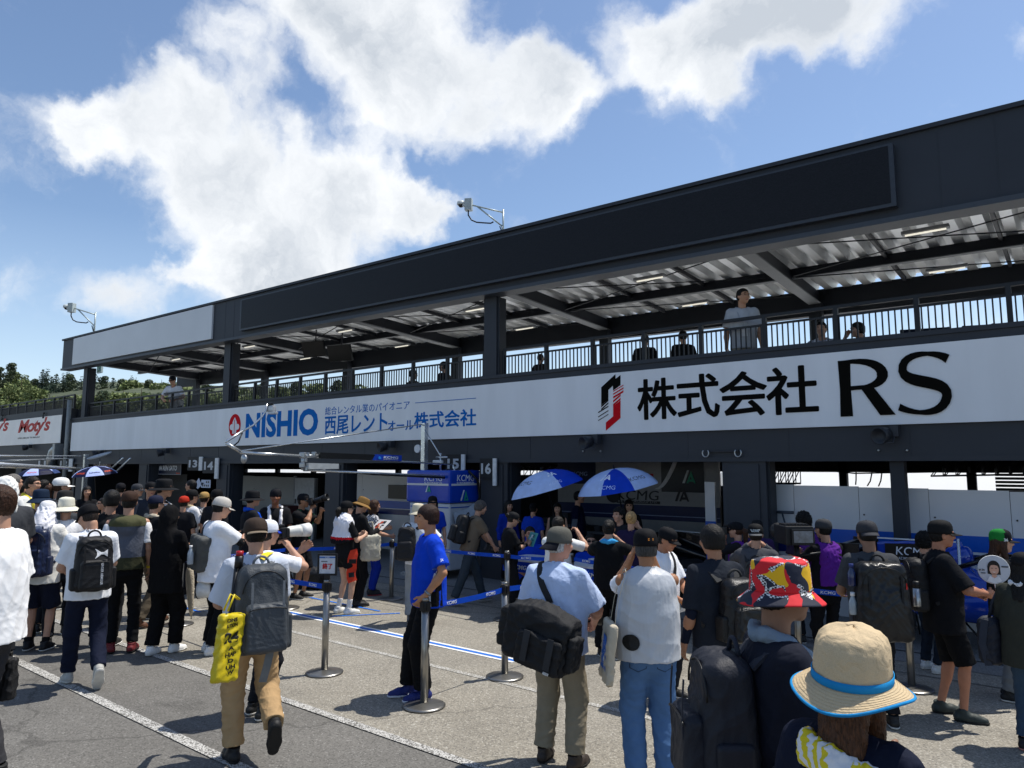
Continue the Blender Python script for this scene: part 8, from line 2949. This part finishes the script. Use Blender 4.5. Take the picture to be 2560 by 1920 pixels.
for q in (-1, 1):
 b.strip([p.T(-.27 - .02 * 0, -.05 + q * .09, 1.08) * p.s, p.T(-.235, -.05 + q * .08, 1.28) * p.s, p.T(-.17, -.04 + q * .05, 1.475) * p.s, p.T(-.16, -.02, 1.485) * p.s], (.2, 1, 0), .028, .004)
b.build('handle', cloth('#b9ae99'), t)
p = person('man in a white polo, black cap and sunglasses looking down', 1668, 1312, 6.7, 122, hat='cap', hatc='#121317', glasses='sun', topc='#e8eaee', collar=True, botc='#20222a', skinc='#b07a5c', armR='front', armL='front', pitch=18, boxy=.02)
t, MO = local_root(p, 'folder', 'yellow folder with a white sheet held by the man in white polo', 'folder', p.T(.0, .34, 1.0) * p.s)
b = MB(); b.M = MO @ Matrix.Translation(p.T(.0, .34, 1.0) * p.s) @ Matrix.Rotation(-.9, 4, 'X'); b.box((-.12, -.006, -.08), (.12, .006, .08)); b.build('cover', mat('#c9b42a', .5), t)
b = MB(); b.M = MO @ Matrix.Translation(p.T(.03, .34, .98) * p.s) @ Matrix.Rotation(-.7, 4, 'X'); b.box((-.12, -.018, -.08), (.12, -.010, .08)); b.build('sheet', mat('#d9dbe0', .5), t)
r, MO, o, base, R = bag_body(p, 'shoulder_bag', 'black camera bag at the side of the man in white polo', 'bag', p.T(.30, .02, .95), (.08, .14, .11), '#131417')
shoulder_strap(p, r, MO, -1, mat('#15161a', .7), p.T(.26, .02, 1.05), .045)
# ---- right half
p = person('black haired man in a dark padded vest over navy sleeves', 1778, 1314, 5.3, -32, hair='bowl', hairc='dark', top='half', topc='#21262f', under=('arms', '#131a2c'), botc='#33404f', botw=1.15, collar=True, skinc='#a5775b', armL='down', armR='bent', g=1.02)
backpack(p, 'black leather look backpack on the man in the dark padded vest', '#141517', .29, .46, .19, 1.16, gloss=.38, x=.06, seed=3, strapc='#2a2b2c')
def bib(p, cl='#5b2388'):
 F = Field(p.T(-.3, -.26, .95), p.T(.3, .26, 1.55), p.vox / p.s)
 F.cone(p.T(0, 0, .95), p.T(0, -.004, 1.30), .205, .20, .02, (p.Rt @ V3(0, 1, 0), .74)); F.cone(p.T(-.10, -.01, 1.385), p.T(.10, -.01, 1.385), .088, .088, .04)
 for q in (-1, 1): F.cone(p.T(q * .01, -.015, 1.45), p.T(q * .12, -.012, 1.41), .06, .058, .04)
 F.cone(p.T(0, -.01, 1.40), p.T(0, .03, 1.6), .085, .085, .01, op='-'); F.cut(p.T(0, 0, .98), (0, 0, -1))
 for q in (-1, 1): F.cut(p.T(q * .165, 0, 1.2), (q, 0, 0))
 V, Q = F.surface(); o = put('press_bib', mesh_from(folds(relax(V, Q), Q, .007, .1, 3) * p.s, Q, True), cloth(cl), p.root)
 return o
p = person('photographer in a purple bib and black cap facing left by the pier', 1838, 1302, 8.8, -78, hat='cap', hatc='#121317', hair='ponytail', hairc='brown', topc='#191a1f', botc='#16171b', armL='camera', armR='camera', g=.98); bib(p)
camera_thing(p, 'black camera held by the left facing photographer in the purple bib', .10, .04)
person('person with black hair behind the lettered black cap', 1892, 1297, 9.3, -10, hairc='dark', hat='cap', hatc='#1c1d20', topc='#3a2a55', botc='#17181c')
p = person('man in a grey sweatshirt and backwards black cap with white lettering', 1888, 1306, 7.3, 2, hat='cap_back', hatc='#141517', hatk={'bcol': '#55585a'}, hair='short', hairc='black', top='long', topc='#4a4b4f', botc='#1d1f24', armL='camera', armR='camera', g=1.05)
hb_ = bvh_of(p.hat)
for body, z in (('ALL TEAM BEST', .068), ('BUILDING', .052)):
 decal(body, p.hat, p.Mh @ Vector((.0, -.3, z)), (1, 0, 0), (0, 0, 1), (0, -1, 0), .095 if z > .06 else .07, mat('#d8e2e4', .6), p.root, .02, 0, .011, hb_, .003)
backpack(p, 'worn grey camera harness pack on the man in the grey sweatshirt', '#33342f', .24, .28, .12, 1.22, strapc='#232427', seed=9)
p = person('curly black haired man with spectacles behind the video camera', 2008, 1282, 8.8, -20, hair='curly', hairc='dark', glasses='spec', topc='#2a2034', botc='#17181c'); bib(p, '#4d2470')
p = person('cameraman in a purple bib and grey cap holding a large video camera', 2056, 1294, 7.7, -42, hat='cap', hatc='#3c3d3f', hatk={'brim': .08}, hairc='dark', top='long', topc='#14151a', botc='#15161a', armL=((.12, .36, 1.30), (1, -.3, -.8), .9), armR=((.02, .34, 1.24), (1, -.3, -.8), .9), skinc='#b98d74'); bib(p)
cb = PD(1995, 1340, 7.3)
t = thing('video_camera', 'large black video camera with lit monitor held by the cameraman', 'camera', tuple(cb), math.radians(38))
b = MB(); b.box((-.14, -.05, -.09), (.14, .30, .10), .012); b.build('camera_body', blk, t)
b = MB(); b.box((-.09, -.075, -.085), (.14, -.05, .075), .006); b.build('monitor_frame', mat('#18191c', .3), t)
b = MB(); b.box((-.07, -.078, -.06), (.12, -.0755, .055)); b.build('monitor_screen', mat((.05, .06, .075), .1, var=.8, scale=18, emit=.6), t)
b = MB(); b.lathe([(.07, .3), (.075, .34), (.075, .5), (.09, .52), (.09, .58), (.08, .58)], (0, 0, 0), 20, rot=Matrix.Rotation(-math.pi / 2, 3, 'X')); b.build('lens', blk, t)
b = MB(); b.tube([(0, .05, -.09), (0, .05, -.36)], .03, 8); b.tube([(-.02, .02, -.2), (.2, -.05, -.16)], .012, 6); b.build('grip', mat('#131417', .5), t)
b = MB()
for i in range(7):
 b.box((-.12 + i * .035, .0, .10), (-.10 + i * .035, .2, .118))
b.build('top_rail', mat('#2b2c30', .4, .4), t)
p = person('man in a grey tee and cap under a huge black backpack', 2165, 1297, 6.1, -18, hat='cap_back', hatc='#35363a', hatk={'brim': .085, 'droop': .03}, hair='buzz', hairc='dark', topc='#3f4145', botc='#17181c', skinc='#8f6a54', armL='bent', armR='bent', g=1.05, glasses='sun', pitch=6)
backpack(p, 'huge smooth black backpack with a red tag on the man in grey', '#17181a', .43, .66, .23, 1.10, pocket=False, gloss=.35, seed=5, bump=.12)
rt_, o, c, R, base = p.pack
shape_decal([[(-.008, -.025), (.008, -.025), (.014, .025), (-.002, .025)]], o, Vector(c * p.s - base) + Vector((.16, -.4, .13)), (1, 0, 0), (0, 0, 1), (0, -1, 0), mat('#b02420', .5), rt_, None, .004, 'red_tag')
for cc, lb, bc2, cc2 in (((-.235, -.24, 1.22), 'small bottle with blue cap in the top side pocket of the huge black backpack', '#1d2a55', '#23306a'), ((-.235, -.24, .98), 'clear bottle with white cap low on the huge black backpack', '#9aa6ae', '#dddddd')):
 c3 = p.T(*cc) * p.s
 root, MO = local_root(p, 'water_bottle', lb, 'bottle', c3)
 b = MB(); b.M = MO @ Matrix.Translation(Vector(c3)); b.lathe([(.028, 0), (.032, .01), (.032, .10), (.014, .14), (.014, .15)], (0, 0, 0), 14); b.build('body', mat(bc2, .15, spec=.7), root)
 b = MB(); b.M = MO @ Matrix.Translation(Vector(c3)); b.lathe([(.018, .145), (.018, .175)], (0, 0, 0), 12); b.build('cap', mat(cc2, .4), root)
p = person('man in black shirt, shorts and cap holding a round picture fan', 2352, 1300, 5.95, 74, hat='cap', hatc='#17181a', hatk={'tall': 1, 'brim': .082}, hairc='dark', top='half', topc='#15161a', bot='shorts', botc='#0f1013', botw=1.05, glasses='sun', skinc='#b0785c', shoes='#2b3432', sole='#161817', collar=True, armR=((.12, .33, 1.13), (1, -.8, -.3), .9), armL=((.12, .31, 1.10), (1, -.8, -.3), .9), feet=((-.11, -.04, 0, 0), (.11, .08, 0, 0)), g=1.1, boxy=.025, hem=.76, toe=12, fy=1792)
backpack(p, 'black square backpack on the man with the round fan', '#101114', .30, .48, .18, 1.18, seed=6, strapc='#141518')
c3 = p.T(.17, -.26, 1.0) * p.s
root, MO = local_root(p, 'flask', 'steel flask in the side of the black square backpack', 'bottle', c3)
b = MB(); b.M = MO @ Matrix.Translation(Vector(c3)); b.lathe([(.03, 0), (.032, .01), (.032, .15)], (0, 0, 0), 14); b.build('body', mat('#b0b2b2', .3, .8), root)
b = MB(); b.M = MO @ Matrix.Translation(Vector(c3)); b.lathe([(.03, .15), (.03, .20), (.02, .21)], (0, 0, 0), 12); b.build('cap', blk, root)
# the round fan with a portrait
hc_, d_, s_, n_ = p.hand['R']
fcw = Vector(p.M @ Vector((hc_ + V3(0, .04, .22)) * p.s))
t = thing('hand_fan', 'round white hand fan with a smiling woman portrait and number 36', 'fan', tuple(fcw), math.radians(38.7 - 29 + 8))
b = MB(); b.M = Matrix.Rotation(math.radians(90), 4, 'X'); b.lathe([(.115, -.003), (.118, 0), (.115, .003)], (0, 0, 0), 40); b.build('disc', mat('#c3c7cf', .35, var=.03), t)
b = MB(); b.M = Matrix.Rotation(math.radians(90), 4, 'X'); b.lathe([(.115, -.005), (.119, 0), (.115, .005), (.112, 0)], (0, 0, 0), 40, cap=False); b.build('rim', mat('#d9dbdd', .4), t)
b = MB(); b.beam((0.0, 0, -.115), (.012, 0, -.22), .018, .006); b.build('handle', mat('#d0d2d4', .4), t)
el2 = lambda cx, cz, rx, rz, n=24: [(cx + rx * math.cos(a), cz + rz * math.sin(a)) for a in np.linspace(0, 2 * math.pi, n)[:-1]]
PD_ = [('hair', '#17110e', [el2(.0, .022, .045, .054), [(-.045, .02), (-.046, -.035), (-.02, -.04), (.026, -.04), (.048, -.04), (.045, .02)]]), ('face', '#d3a48c', [[(-.014, -.03), (-.02, -.085), (.022, -.085), (.016, -.03)], el2(.002, .002, .034, .044)]), ('hair_fringe', '#17110e', [[(-.036, .018), (-.02, .052), (.03, .052), (.038, .012), (.026, .034), (.0, .040), (-.022, .036)]]),
       ('collar', '#e2e4e8', [[(-.055, -.095), (-.03, -.05), (0, -.07), (.03, -.05), (.055, -.09), (.0, -.113)]]), ('features', '#2a1c18', [el2(-.012, .012, .006, .0025), el2(.016, .012, .006, .0025)]), ('mouth', '#e8e0dc', [[(-.012, -.016), (.0, -.024), (.016, -.015), (.002, -.018)]])]
for i, (nm, cl, polys) in enumerate(PD_):
 b = MB()
 for po in polys:
  b.prism(po, (0, -.0062 - i * .0006, 0), (1, 0, 0), (0, 0, 1), .0004)
 b.build(nm, mat(cl, .5), t)
lettering('# 36', (-.108, -.007, -.012), US, UZ, .042, .016, mat('#23252a', .5), t, .02, thick=.001)
b = MB(); b.box((-.095, -.0075, -.034), (-.061, -.007, -.026)); b.box((.056, -.0075, .022), (.104, -.007, .033)); b.build('small_print', mat('#3a3c42', .5), t)
person('person with black curly hair peeking behind the man with the fan', 2312, 1332, 7.6, 40, hair='curly', hairc='dark', topc='#16171a', botc='#1d2530', shoes='#d0d0cc')
p = person('woman in a green and black cap with number 36, black jacket', 2502, 1322, 6.7, 76, hat='cap', hatc='#15161a', hatk={'tall': 1, 'brim': .082, 'two': '#1e7a32'}, hair='long', hairc='brown', top='jacket', topc='#17181b', botc='#6d7275', botw=1.2, g=.96, shoes='#17181a', skinc='#c79a80')
hb_ = bvh_of(p.hat)
decal('36', p.hat, p.Mh @ Vector((.3, .02, .035)), (0, 1, 0), (0, 0, 1), (1, 0, 0), .035, mat('#dfe3e3', .6), p.root, .03, 0, None, hb_, .004)
p = person('short woman in a charcoal blouse and jeans at the right edge', 2556, 1376, 5.3, 22, hat='cap', hatc='#15161a', hair='long', hairc='dark', top='long', topc='#33352f', botc='#35485c', botw=1.05, shoes='#17181c', sole='#c98a80', boxy=.03, hem=.74, g=1.02, armL='bent', towel=('#d2d4d8', 'short'), fy=1880)
r, MO, o, base, R = bag_body(p, 'backpack', 'dark navy backpack carried low by the short woman at the right edge', 'backpack', p.T(-.30, -.02, .92), (.10, .10, .22), '#151b28', r=.07)
b = MB(); b.M = MO; b.strip([p.T(-.30, -.12, 1.12) * p.s, p.T(-.33, -.13, .9) * p.s, p.T(-.30, -.10, .70) * p.s], (1, .3, 0), .05, .01); b.tube([p.T(-.30, -.02, 1.14) * p.s, p.T(-.28, -.0, 1.26) * p.s, p.T(-.2, -.02, 1.42) * p.s], .012, 6); b.build('strap', mat('#1d2636', .7), r)

# ---- the two hats in front
def pattern_mat():
 m = bpy.data.materials.new('hat_print'); m.use_nodes = True
 N, L = m.node_tree.nodes, m.node_tree.links
 b_ = N['Principled BSDF']; b_.inputs['Roughness'].default_value = .8
 tc = N.new('ShaderNodeTexCoord')
 nz = N.new('ShaderNodeTexNoise'); nz.inputs['Scale'].default_value = 9; nz.inputs['Detail'].default_value = 2
 L.new(tc.outputs['Object'], nz.inputs['Vector'])
 mx = N.new('ShaderNodeMixRGB'); mx.inputs['Fac'].default_value = .10
 L.new(tc.outputs['Object'], mx.inputs['Color1']); L.new(nz.outputs['Color'], mx.inputs['Color2'])
 v = N.new('ShaderNodeTexVoronoi'); v.inputs['Scale'].default_value = 14.5; L.new(mx.outputs[0], v.inputs['Vector'])
 sp = N.new('ShaderNodeSeparateColor'); L.new(v.outputs['Color'], sp.inputs[0])
 r = N.new('ShaderNodeValToRGB'); r.color_ramp.interpolation = 'CONSTANT'
 e = r.color_ramp.elements
 e[0].position = 0; e[0].color = (*C('#1c2133'), 1)
 e[1].position = .40; e[1].color = (*C('#cf1a26'), 1)
 q = e.new(.78); q.color = (*C('#e6b312'), 1)
 L.new(sp.outputs[0], r.inputs[0])
 ed = N.new('ShaderNodeTexVoronoi'); ed.feature = 'DISTANCE_TO_EDGE'; ed.inputs['Scale'].default_value = 14.5; L.new(mx.outputs[0], ed.inputs['Vector'])
 ck = N.new('ShaderNodeTexChecker'); ck.inputs['Scale'].default_value = 125; ck.inputs['Color1'].default_value = (.75, .75, .75, 1); ck.inputs['Color2'].default_value = (.012, .012, .015, 1)
 mp = N.new('ShaderNodeMapping'); mp.inputs['Rotation'].default_value = (.6, .5, .7); L.new(tc.outputs['Object'], mp.inputs[0]); L.new(mp.outputs[0], ck.inputs['Vector'])
 lt_ = N.new('ShaderNodeMath'); lt_.operation = 'LESS_THAN'; lt_.inputs[1].default_value = .075; L.new(ed.outputs['Distance'], lt_.inputs[0])
 g_ = N.new('ShaderNodeMath'); g_.operation = 'GREATER_THAN'; g_.inputs[1].default_value = .50
 n2 = N.new('ShaderNodeTexNoise'); n2.inputs['Scale'].default_value = 11; n2.inputs['Detail'].default_value = 1; L.new(tc.outputs['Object'], n2.inputs['Vector']); L.new(n2.outputs['Fac'], g_.inputs[0])
 mu = N.new('ShaderNodeMath'); mu.operation = 'MULTIPLY'; L.new(lt_.outputs[0], mu.inputs[0]); L.new(g_.outputs[0], mu.inputs[1])
 m2 = N.new('ShaderNodeMixRGB'); L.new(mu.outputs[0], m2.inputs['Fac']); L.new(r.outputs[0], m2.inputs['Color1']); L.new(ck.outputs['Color'], m2.inputs['Color2'])
 L.new(m2.outputs[0], b_.inputs['Base Color'])
 bp = N.new('ShaderNodeBump'); bp.inputs['Strength'].default_value = .35; bp.inputs['Distance'].default_value = .01
 n3 = N.new('ShaderNodeTexNoise'); n3.inputs['Scale'].default_value = 22; n3.inputs['Detail'].default_value = 4; L.new(tc.outputs['Object'], n3.inputs['Vector'])
 L.new(n3.outputs['Fac'], bp.inputs['Height']); L.new(bp.outputs[0], b_.inputs['Normal'])
 return m

def crumple(c, s1=26, st=.6):
 m = bpy.data.materials.new('crumpled_cotton'); m.use_nodes = True
 N, L = m.node_tree.nodes, m.node_tree.links
 b_ = N['Principled BSDF']; b_.inputs['Roughness'].default_value = .9; b_.inputs['Specular IOR Level'].default_value = .2
 tc = N.new('ShaderNodeTexCoord')
 n1 = N.new('ShaderNodeTexNoise'); n1.inputs['Scale'].default_value = s1; n1.inputs['Detail'].default_value = 4; n1.inputs['Distortion'].default_value = 1.2; L.new(tc.outputs['Object'], n1.inputs['Vector'])
 n2 = N.new('ShaderNodeTexNoise'); n2.inputs['Scale'].default_value = 420; L.new(tc.outputs['Object'], n2.inputs['Vector'])
 ad = N.new('ShaderNodeMath'); ad.operation = 'MULTIPLY_ADD'; ad.inputs[1].default_value = .12; L.new(n2.outputs['Fac'], ad.inputs[0]); L.new(n1.outputs['Fac'], ad.inputs[2])
 bp = N.new('ShaderNodeBump'); bp.inputs['Strength'].default_value = st; bp.inputs['Distance'].default_value = .012; L.new(ad.outputs[0], bp.inputs['Height']); L.new(bp.outputs[0], b_.inputs['Normal'])
 mr = N.new('ShaderNodeMapRange'); mr.inputs['From Min'].default_value = .3; mr.inputs['From Max'].default_value = .7; mr.inputs['To Min'].default_value = .9; mr.inputs['To Max'].default_value = 1.08; L.new(n2.outputs['Fac'], mr.inputs['Value'])
 sc = N.new('ShaderNodeVectorMath'); sc.operation = 'SCALE'; sc.inputs[0].default_value = C(c); L.new(mr.outputs[0], sc.inputs['Scale']); L.new(sc.outputs[0], b_.inputs['Base Color'])
 return m

p = person('man in a red, yellow and navy checkered bucket hat and navy tee', 1955, 1391, 2.82, 70, hat='bucket', hatk={'mat': pattern_mat(), 'w': .046, 'drop': .046, 'flat': True, 'cr': 1.07, 'h': 1.12, 'curve': 1.0, 'wave': .004}, hair='short', hairc='black', topc='#1a1d29', skinc='#8a6650', botc='#17181c', g=1.04, glasses='spec', armR='bent', armL='bent', towel=('#7c8b99', 'long'))
backpack(p, 'dark navy backpack with a drink bottle on the man in the checkered hat', '#171a24', .33, .50, .21, 1.16, gloss=.6, strapc='#20242f', seed=12, bump=.2)
rt_, o, c, R, base = p.pack
shape_decal([[(-.012, -.012), (.012, -.012), (.012, .012), (-.012, .012)]], o, Vector(c * p.s - base) + Vector((-.1, -.4, .0)), (1, 0, 0), (0, 0, 1), (0, -1, 0), mat('#8d929c', .6), rt_, None, .004, 'label_tag')
c3 = p.T(-.165, -.27, 1.02) * p.s
root, MO = local_root(p, 'water_bottle', 'drink bottle with a yellow green cap in the navy backpack pocket', 'bottle', c3)
b = MB(); b.M = MO @ Matrix.Translation(Vector(c3)); b.lathe([(.030, 0), (.033, .01), (.033, .10), (.026, .125), (.014, .145), (.014, .155)], (0, 0, 0), 20); b.build('body', mat('#8a929c', .08, spec=.8), root)
b = MB(); b.M = MO @ Matrix.Translation(Vector(c3)); b.lathe([(.019, .150), (.0195, .155), (.0195, .182), (.018, .184)], (0, 0, 0), 24); b.build('cap', mat('#b5bf1e', .4), root)
p = person('woman in a tan sun hat with a blue band and yellow striped scarf', 2128, 1590, 2.17, 25, hat='bucket', hatk={'mat': crumple('#c9b390', 17, 1.0), 'bmat': crumple('#c7b28f', 40, .6), 'stitch': 1, 'w': .068, 'drop': .050, 'cr': 1.24, 'h': 1.34, 'round': 1, 'lump': .9, 'wave': .010, 'edge': '#1d83bd', 'name': 'sun_hat', 'up': .03, 'upa': -.6}, band=('#1f86bf', .040), hair='long', hairc='#4c2f1c', topc='#12182a', botc='#17181c', g=.95, yaw=0, pitch=-4, roll=6)
F = Field(p.T(-.26, -.26, 1.15), p.T(.26, .28, 1.58), .007)
pts = [p.T(*a) for a in ((-.16, .10, 1.37), (-.14, .0, 1.43), (-.10, -.09, 1.45), (0, -.135, 1.435), (.10, -.11, 1.40), (.15, -.02, 1.36), (.16, .08, 1.32), (.13, .15, 1.26))]
for o_, r_ in ((V3(0, 0, 0), .024), (V3(0, -.012, -.03), .026), (V3(0, -.02, -.062), .022)):
 for a, b2 in zip(pts[:-1], pts[1:]): F.cone(a + o_ * (1, 1 if a[1] < 0 else -1, 1), b2 + o_ * (1, 1 if b2[1] < 0 else -1, 1), r_, r_, .02)
V, Q = F.surface(); V = folds(relax(V, Q), Q, .006, .05, 3)
sm_ = bpy.data.materials.new('striped_scarf'); sm_.use_nodes = True
N, L = sm_.node_tree.nodes, sm_.node_tree.links
wv = N.new('ShaderNodeTexWave'); wv.inputs['Scale'].default_value = 11; wv.inputs['Distortion'].default_value = 1.5; wv.inputs['Detail Scale'].default_value = 6
tc = N.new('ShaderNodeTexCoord'); mp = N.new('ShaderNodeMapping'); mp.inputs['Rotation'].default_value = (.2, .5, .9); L.new(tc.outputs['Object'], mp.inputs[0]); L.new(mp.outputs[0], wv.inputs['Vector'])
rr = N.new('ShaderNodeValToRGB'); rr.color_ramp.interpolation = 'CONSTANT'; rr.color_ramp.elements[0].color = (*C('#d9d9dc'), 1); rr.color_ramp.elements[1].position = .5; rr.color_ramp.elements[1].color = (*C('#d8c41c'), 1)
L.new(wv.outputs['Fac'], rr.inputs[0]); L.new(rr.outputs[0], N['Principled BSDF'].inputs['Base Color']); N['Principled BSDF'].inputs['Roughness'].default_value = .85
put('scarf', mesh_from(V * p.s, Q, True), sm_, p.root)
b = MB(); b.M = p.Mh
for a in (-.2, -2.2):
 b.lathe([(.006, -.002), (.007, .0), (.005, .003)], (.096 * 1.10 * math.cos(a) * 1.02, .115 * 1.1 * math.sin(a) * 1.02 - .012, .085), 10, rot=Matrix.Rotation(math.pi / 2, 3, 'Y') if a > -1 else Matrix.Rotation(math.pi / 2, 3, 'X'))
b.build('snap_button', mat('#17110e', .3, .5), p.root)

# ---- more faces in the left garage and at the back
p = person('dark haired woman with a microphone under the left umbrella', 218, 1216, 15.0, 170, hair='long', hairc='dark', topc='#15161a', botc='#14151a', armR='phone', armL='phone', g=.9)
person('seated person with sunglasses in the shade right of the left umbrella', 258, 1245, 12.6, -100, hairc='dark', glasses='sun', topc='#141519', botc='#14151a', g=.95)
person('person in dark clothes by the pier right of the left umbrella', 303, 1206, 14.6, 10, hat='cap', hatc='#15161b', topc='#161822', botc='#14151a')
person('person in an orange red cap in the left garage shade', 462, 1238, 12.0, 30, hat='cap', hatc='#b23020', topc='#16171b', botc='#14151a')
person('person with dark hair at the far left crowd edge', 52, 1207, 13.0, 30, hairc='dark', topc='#2c3036', botc='#191a1e')
person('person in a pale shirt under the farther umbrella', 112, 1200, 13.6, 60, hairc='dark', topc='#8fa0ae', botc='#191a1e')
person('person with grey cap and grey shirt deep in the left garage', 345, 1208, 13.8, 120, hat='cap', hatc='#3a3c40', topc='#4a4d52', botc='#191a1e')
person('crew person in black inside garage sixteen by the tall cabinet', 1448, 1228, 13.2, 100, hairc='dark', topc='#0c1230', botc='#101116')
# ---- on the balcony
FL = 2.98
p = person('man with spectacles in a grey tee standing at the balcony railing', 1857, 722, PD(1857, 722, 1)[1] and 10.95 / ray(1857, 722)[1], 172, floor=FL, hair='short', hairc='black', glasses='spec', topc='#a6a9ad', botc='#8f8572', skinc='#b08568', armR='down', armL='down', yaw=-30)
lanyard(p, '#9aa0a8', 1.14)
def upper(label, x, y, Yd, face, **k):
 d = ray(x, y)
 return person(label, x, y, Yd / d[1], face, **k)
upper('man in a white shirt leaning on the railing at the far left of the balcony', 432, 934, 10.85, -150, floor=FL, hat='cap', hatc='#15161a', topc='#d4d6da', botc='#17181c', lean=24, armL='rail', armR='rail', pitch=10)
upper('person in white and black seated on the balcony right of the grey tee man', 2052, 806, 11.5, -170, floor=FL, hairc='dark', H=1.72, sit=True, topc='#9a9ca4', botc='#17181c', towel=('#cfd2d8', 'long'))
upper('person in black seated on the balcony with hand at the ear', 2142, 808, 11.5, -120, floor=FL, hairc='dark', H=1.70, sit=True, hair='bowl', topc='#15161a', botc='#17181c', armR='face')
upper('person in dark clothes bending behind the middle balcony railing', 1108, 905, 11.6, -60, floor=FL, H=1.70, sit=True, hairc='dark', topc='#202228', botc='#17181c')
upper('person with a dark bag by the balcony railing left of the middle column', 1034, 925, 11.2, 60, floor=FL, H=1.68, sit=True, hairc='dark', topc='#18191d', botc='#17181c')
upper('person in black standing behind the railing above the striped emblem', 1612, 800, 12.6, 20, floor=FL, hairc='dark', H=1.70, topc='#0f1013', botc='#101114')
upper('person in black leaning behind the railing right of the middle column', 1705, 790, 12.8, -20, floor=FL, hairc='dark', H=1.72, topc='#101114', botc='#101114')
upper('child with brown hair at the balcony railing just right of the middle column', 1352, 902, 11.0, 40, floor=FL, H=1.25, hairc='brown', topc='#2a2422', botc='#17181c')
for (x, y, lb, cl) in ((2310, 822, 'dark blue folding chair back behind the right railing', '#141b28'), (2470, 812, 'black folding chair back behind the right railing', '#101114'), (2545, 806, 'red folding chair back behind the right railing', '#6a1c20')):
 c = PY(x, y, 11.8)
 t = thing('folding_chair', lb, 'chair', (c[0], 11.8, FL), .3, None)
 h = c[2] - FL
 b = MB(); b.cbox((0, 0, h - .16), (.62, .03, .34), Matrix.Rotation(-.15, 3, 'X'), .01); b.build('backrest', cloth(cl), t)
 b = MB(); b.cbox((0, -.22, .42), (.58, .42, .03), None, .01); b.build('seat', cloth(cl), t)
 for q in (-1, 1):
  b = MB(); b.tube([(q * .3, .05, 0), (q * .3, -.05, h)], .012, 6); b.tube([(q * .3, -.42, 0), (q * .3, -.4, .42)], .012, 6); b.build('leg', steel_d, t)
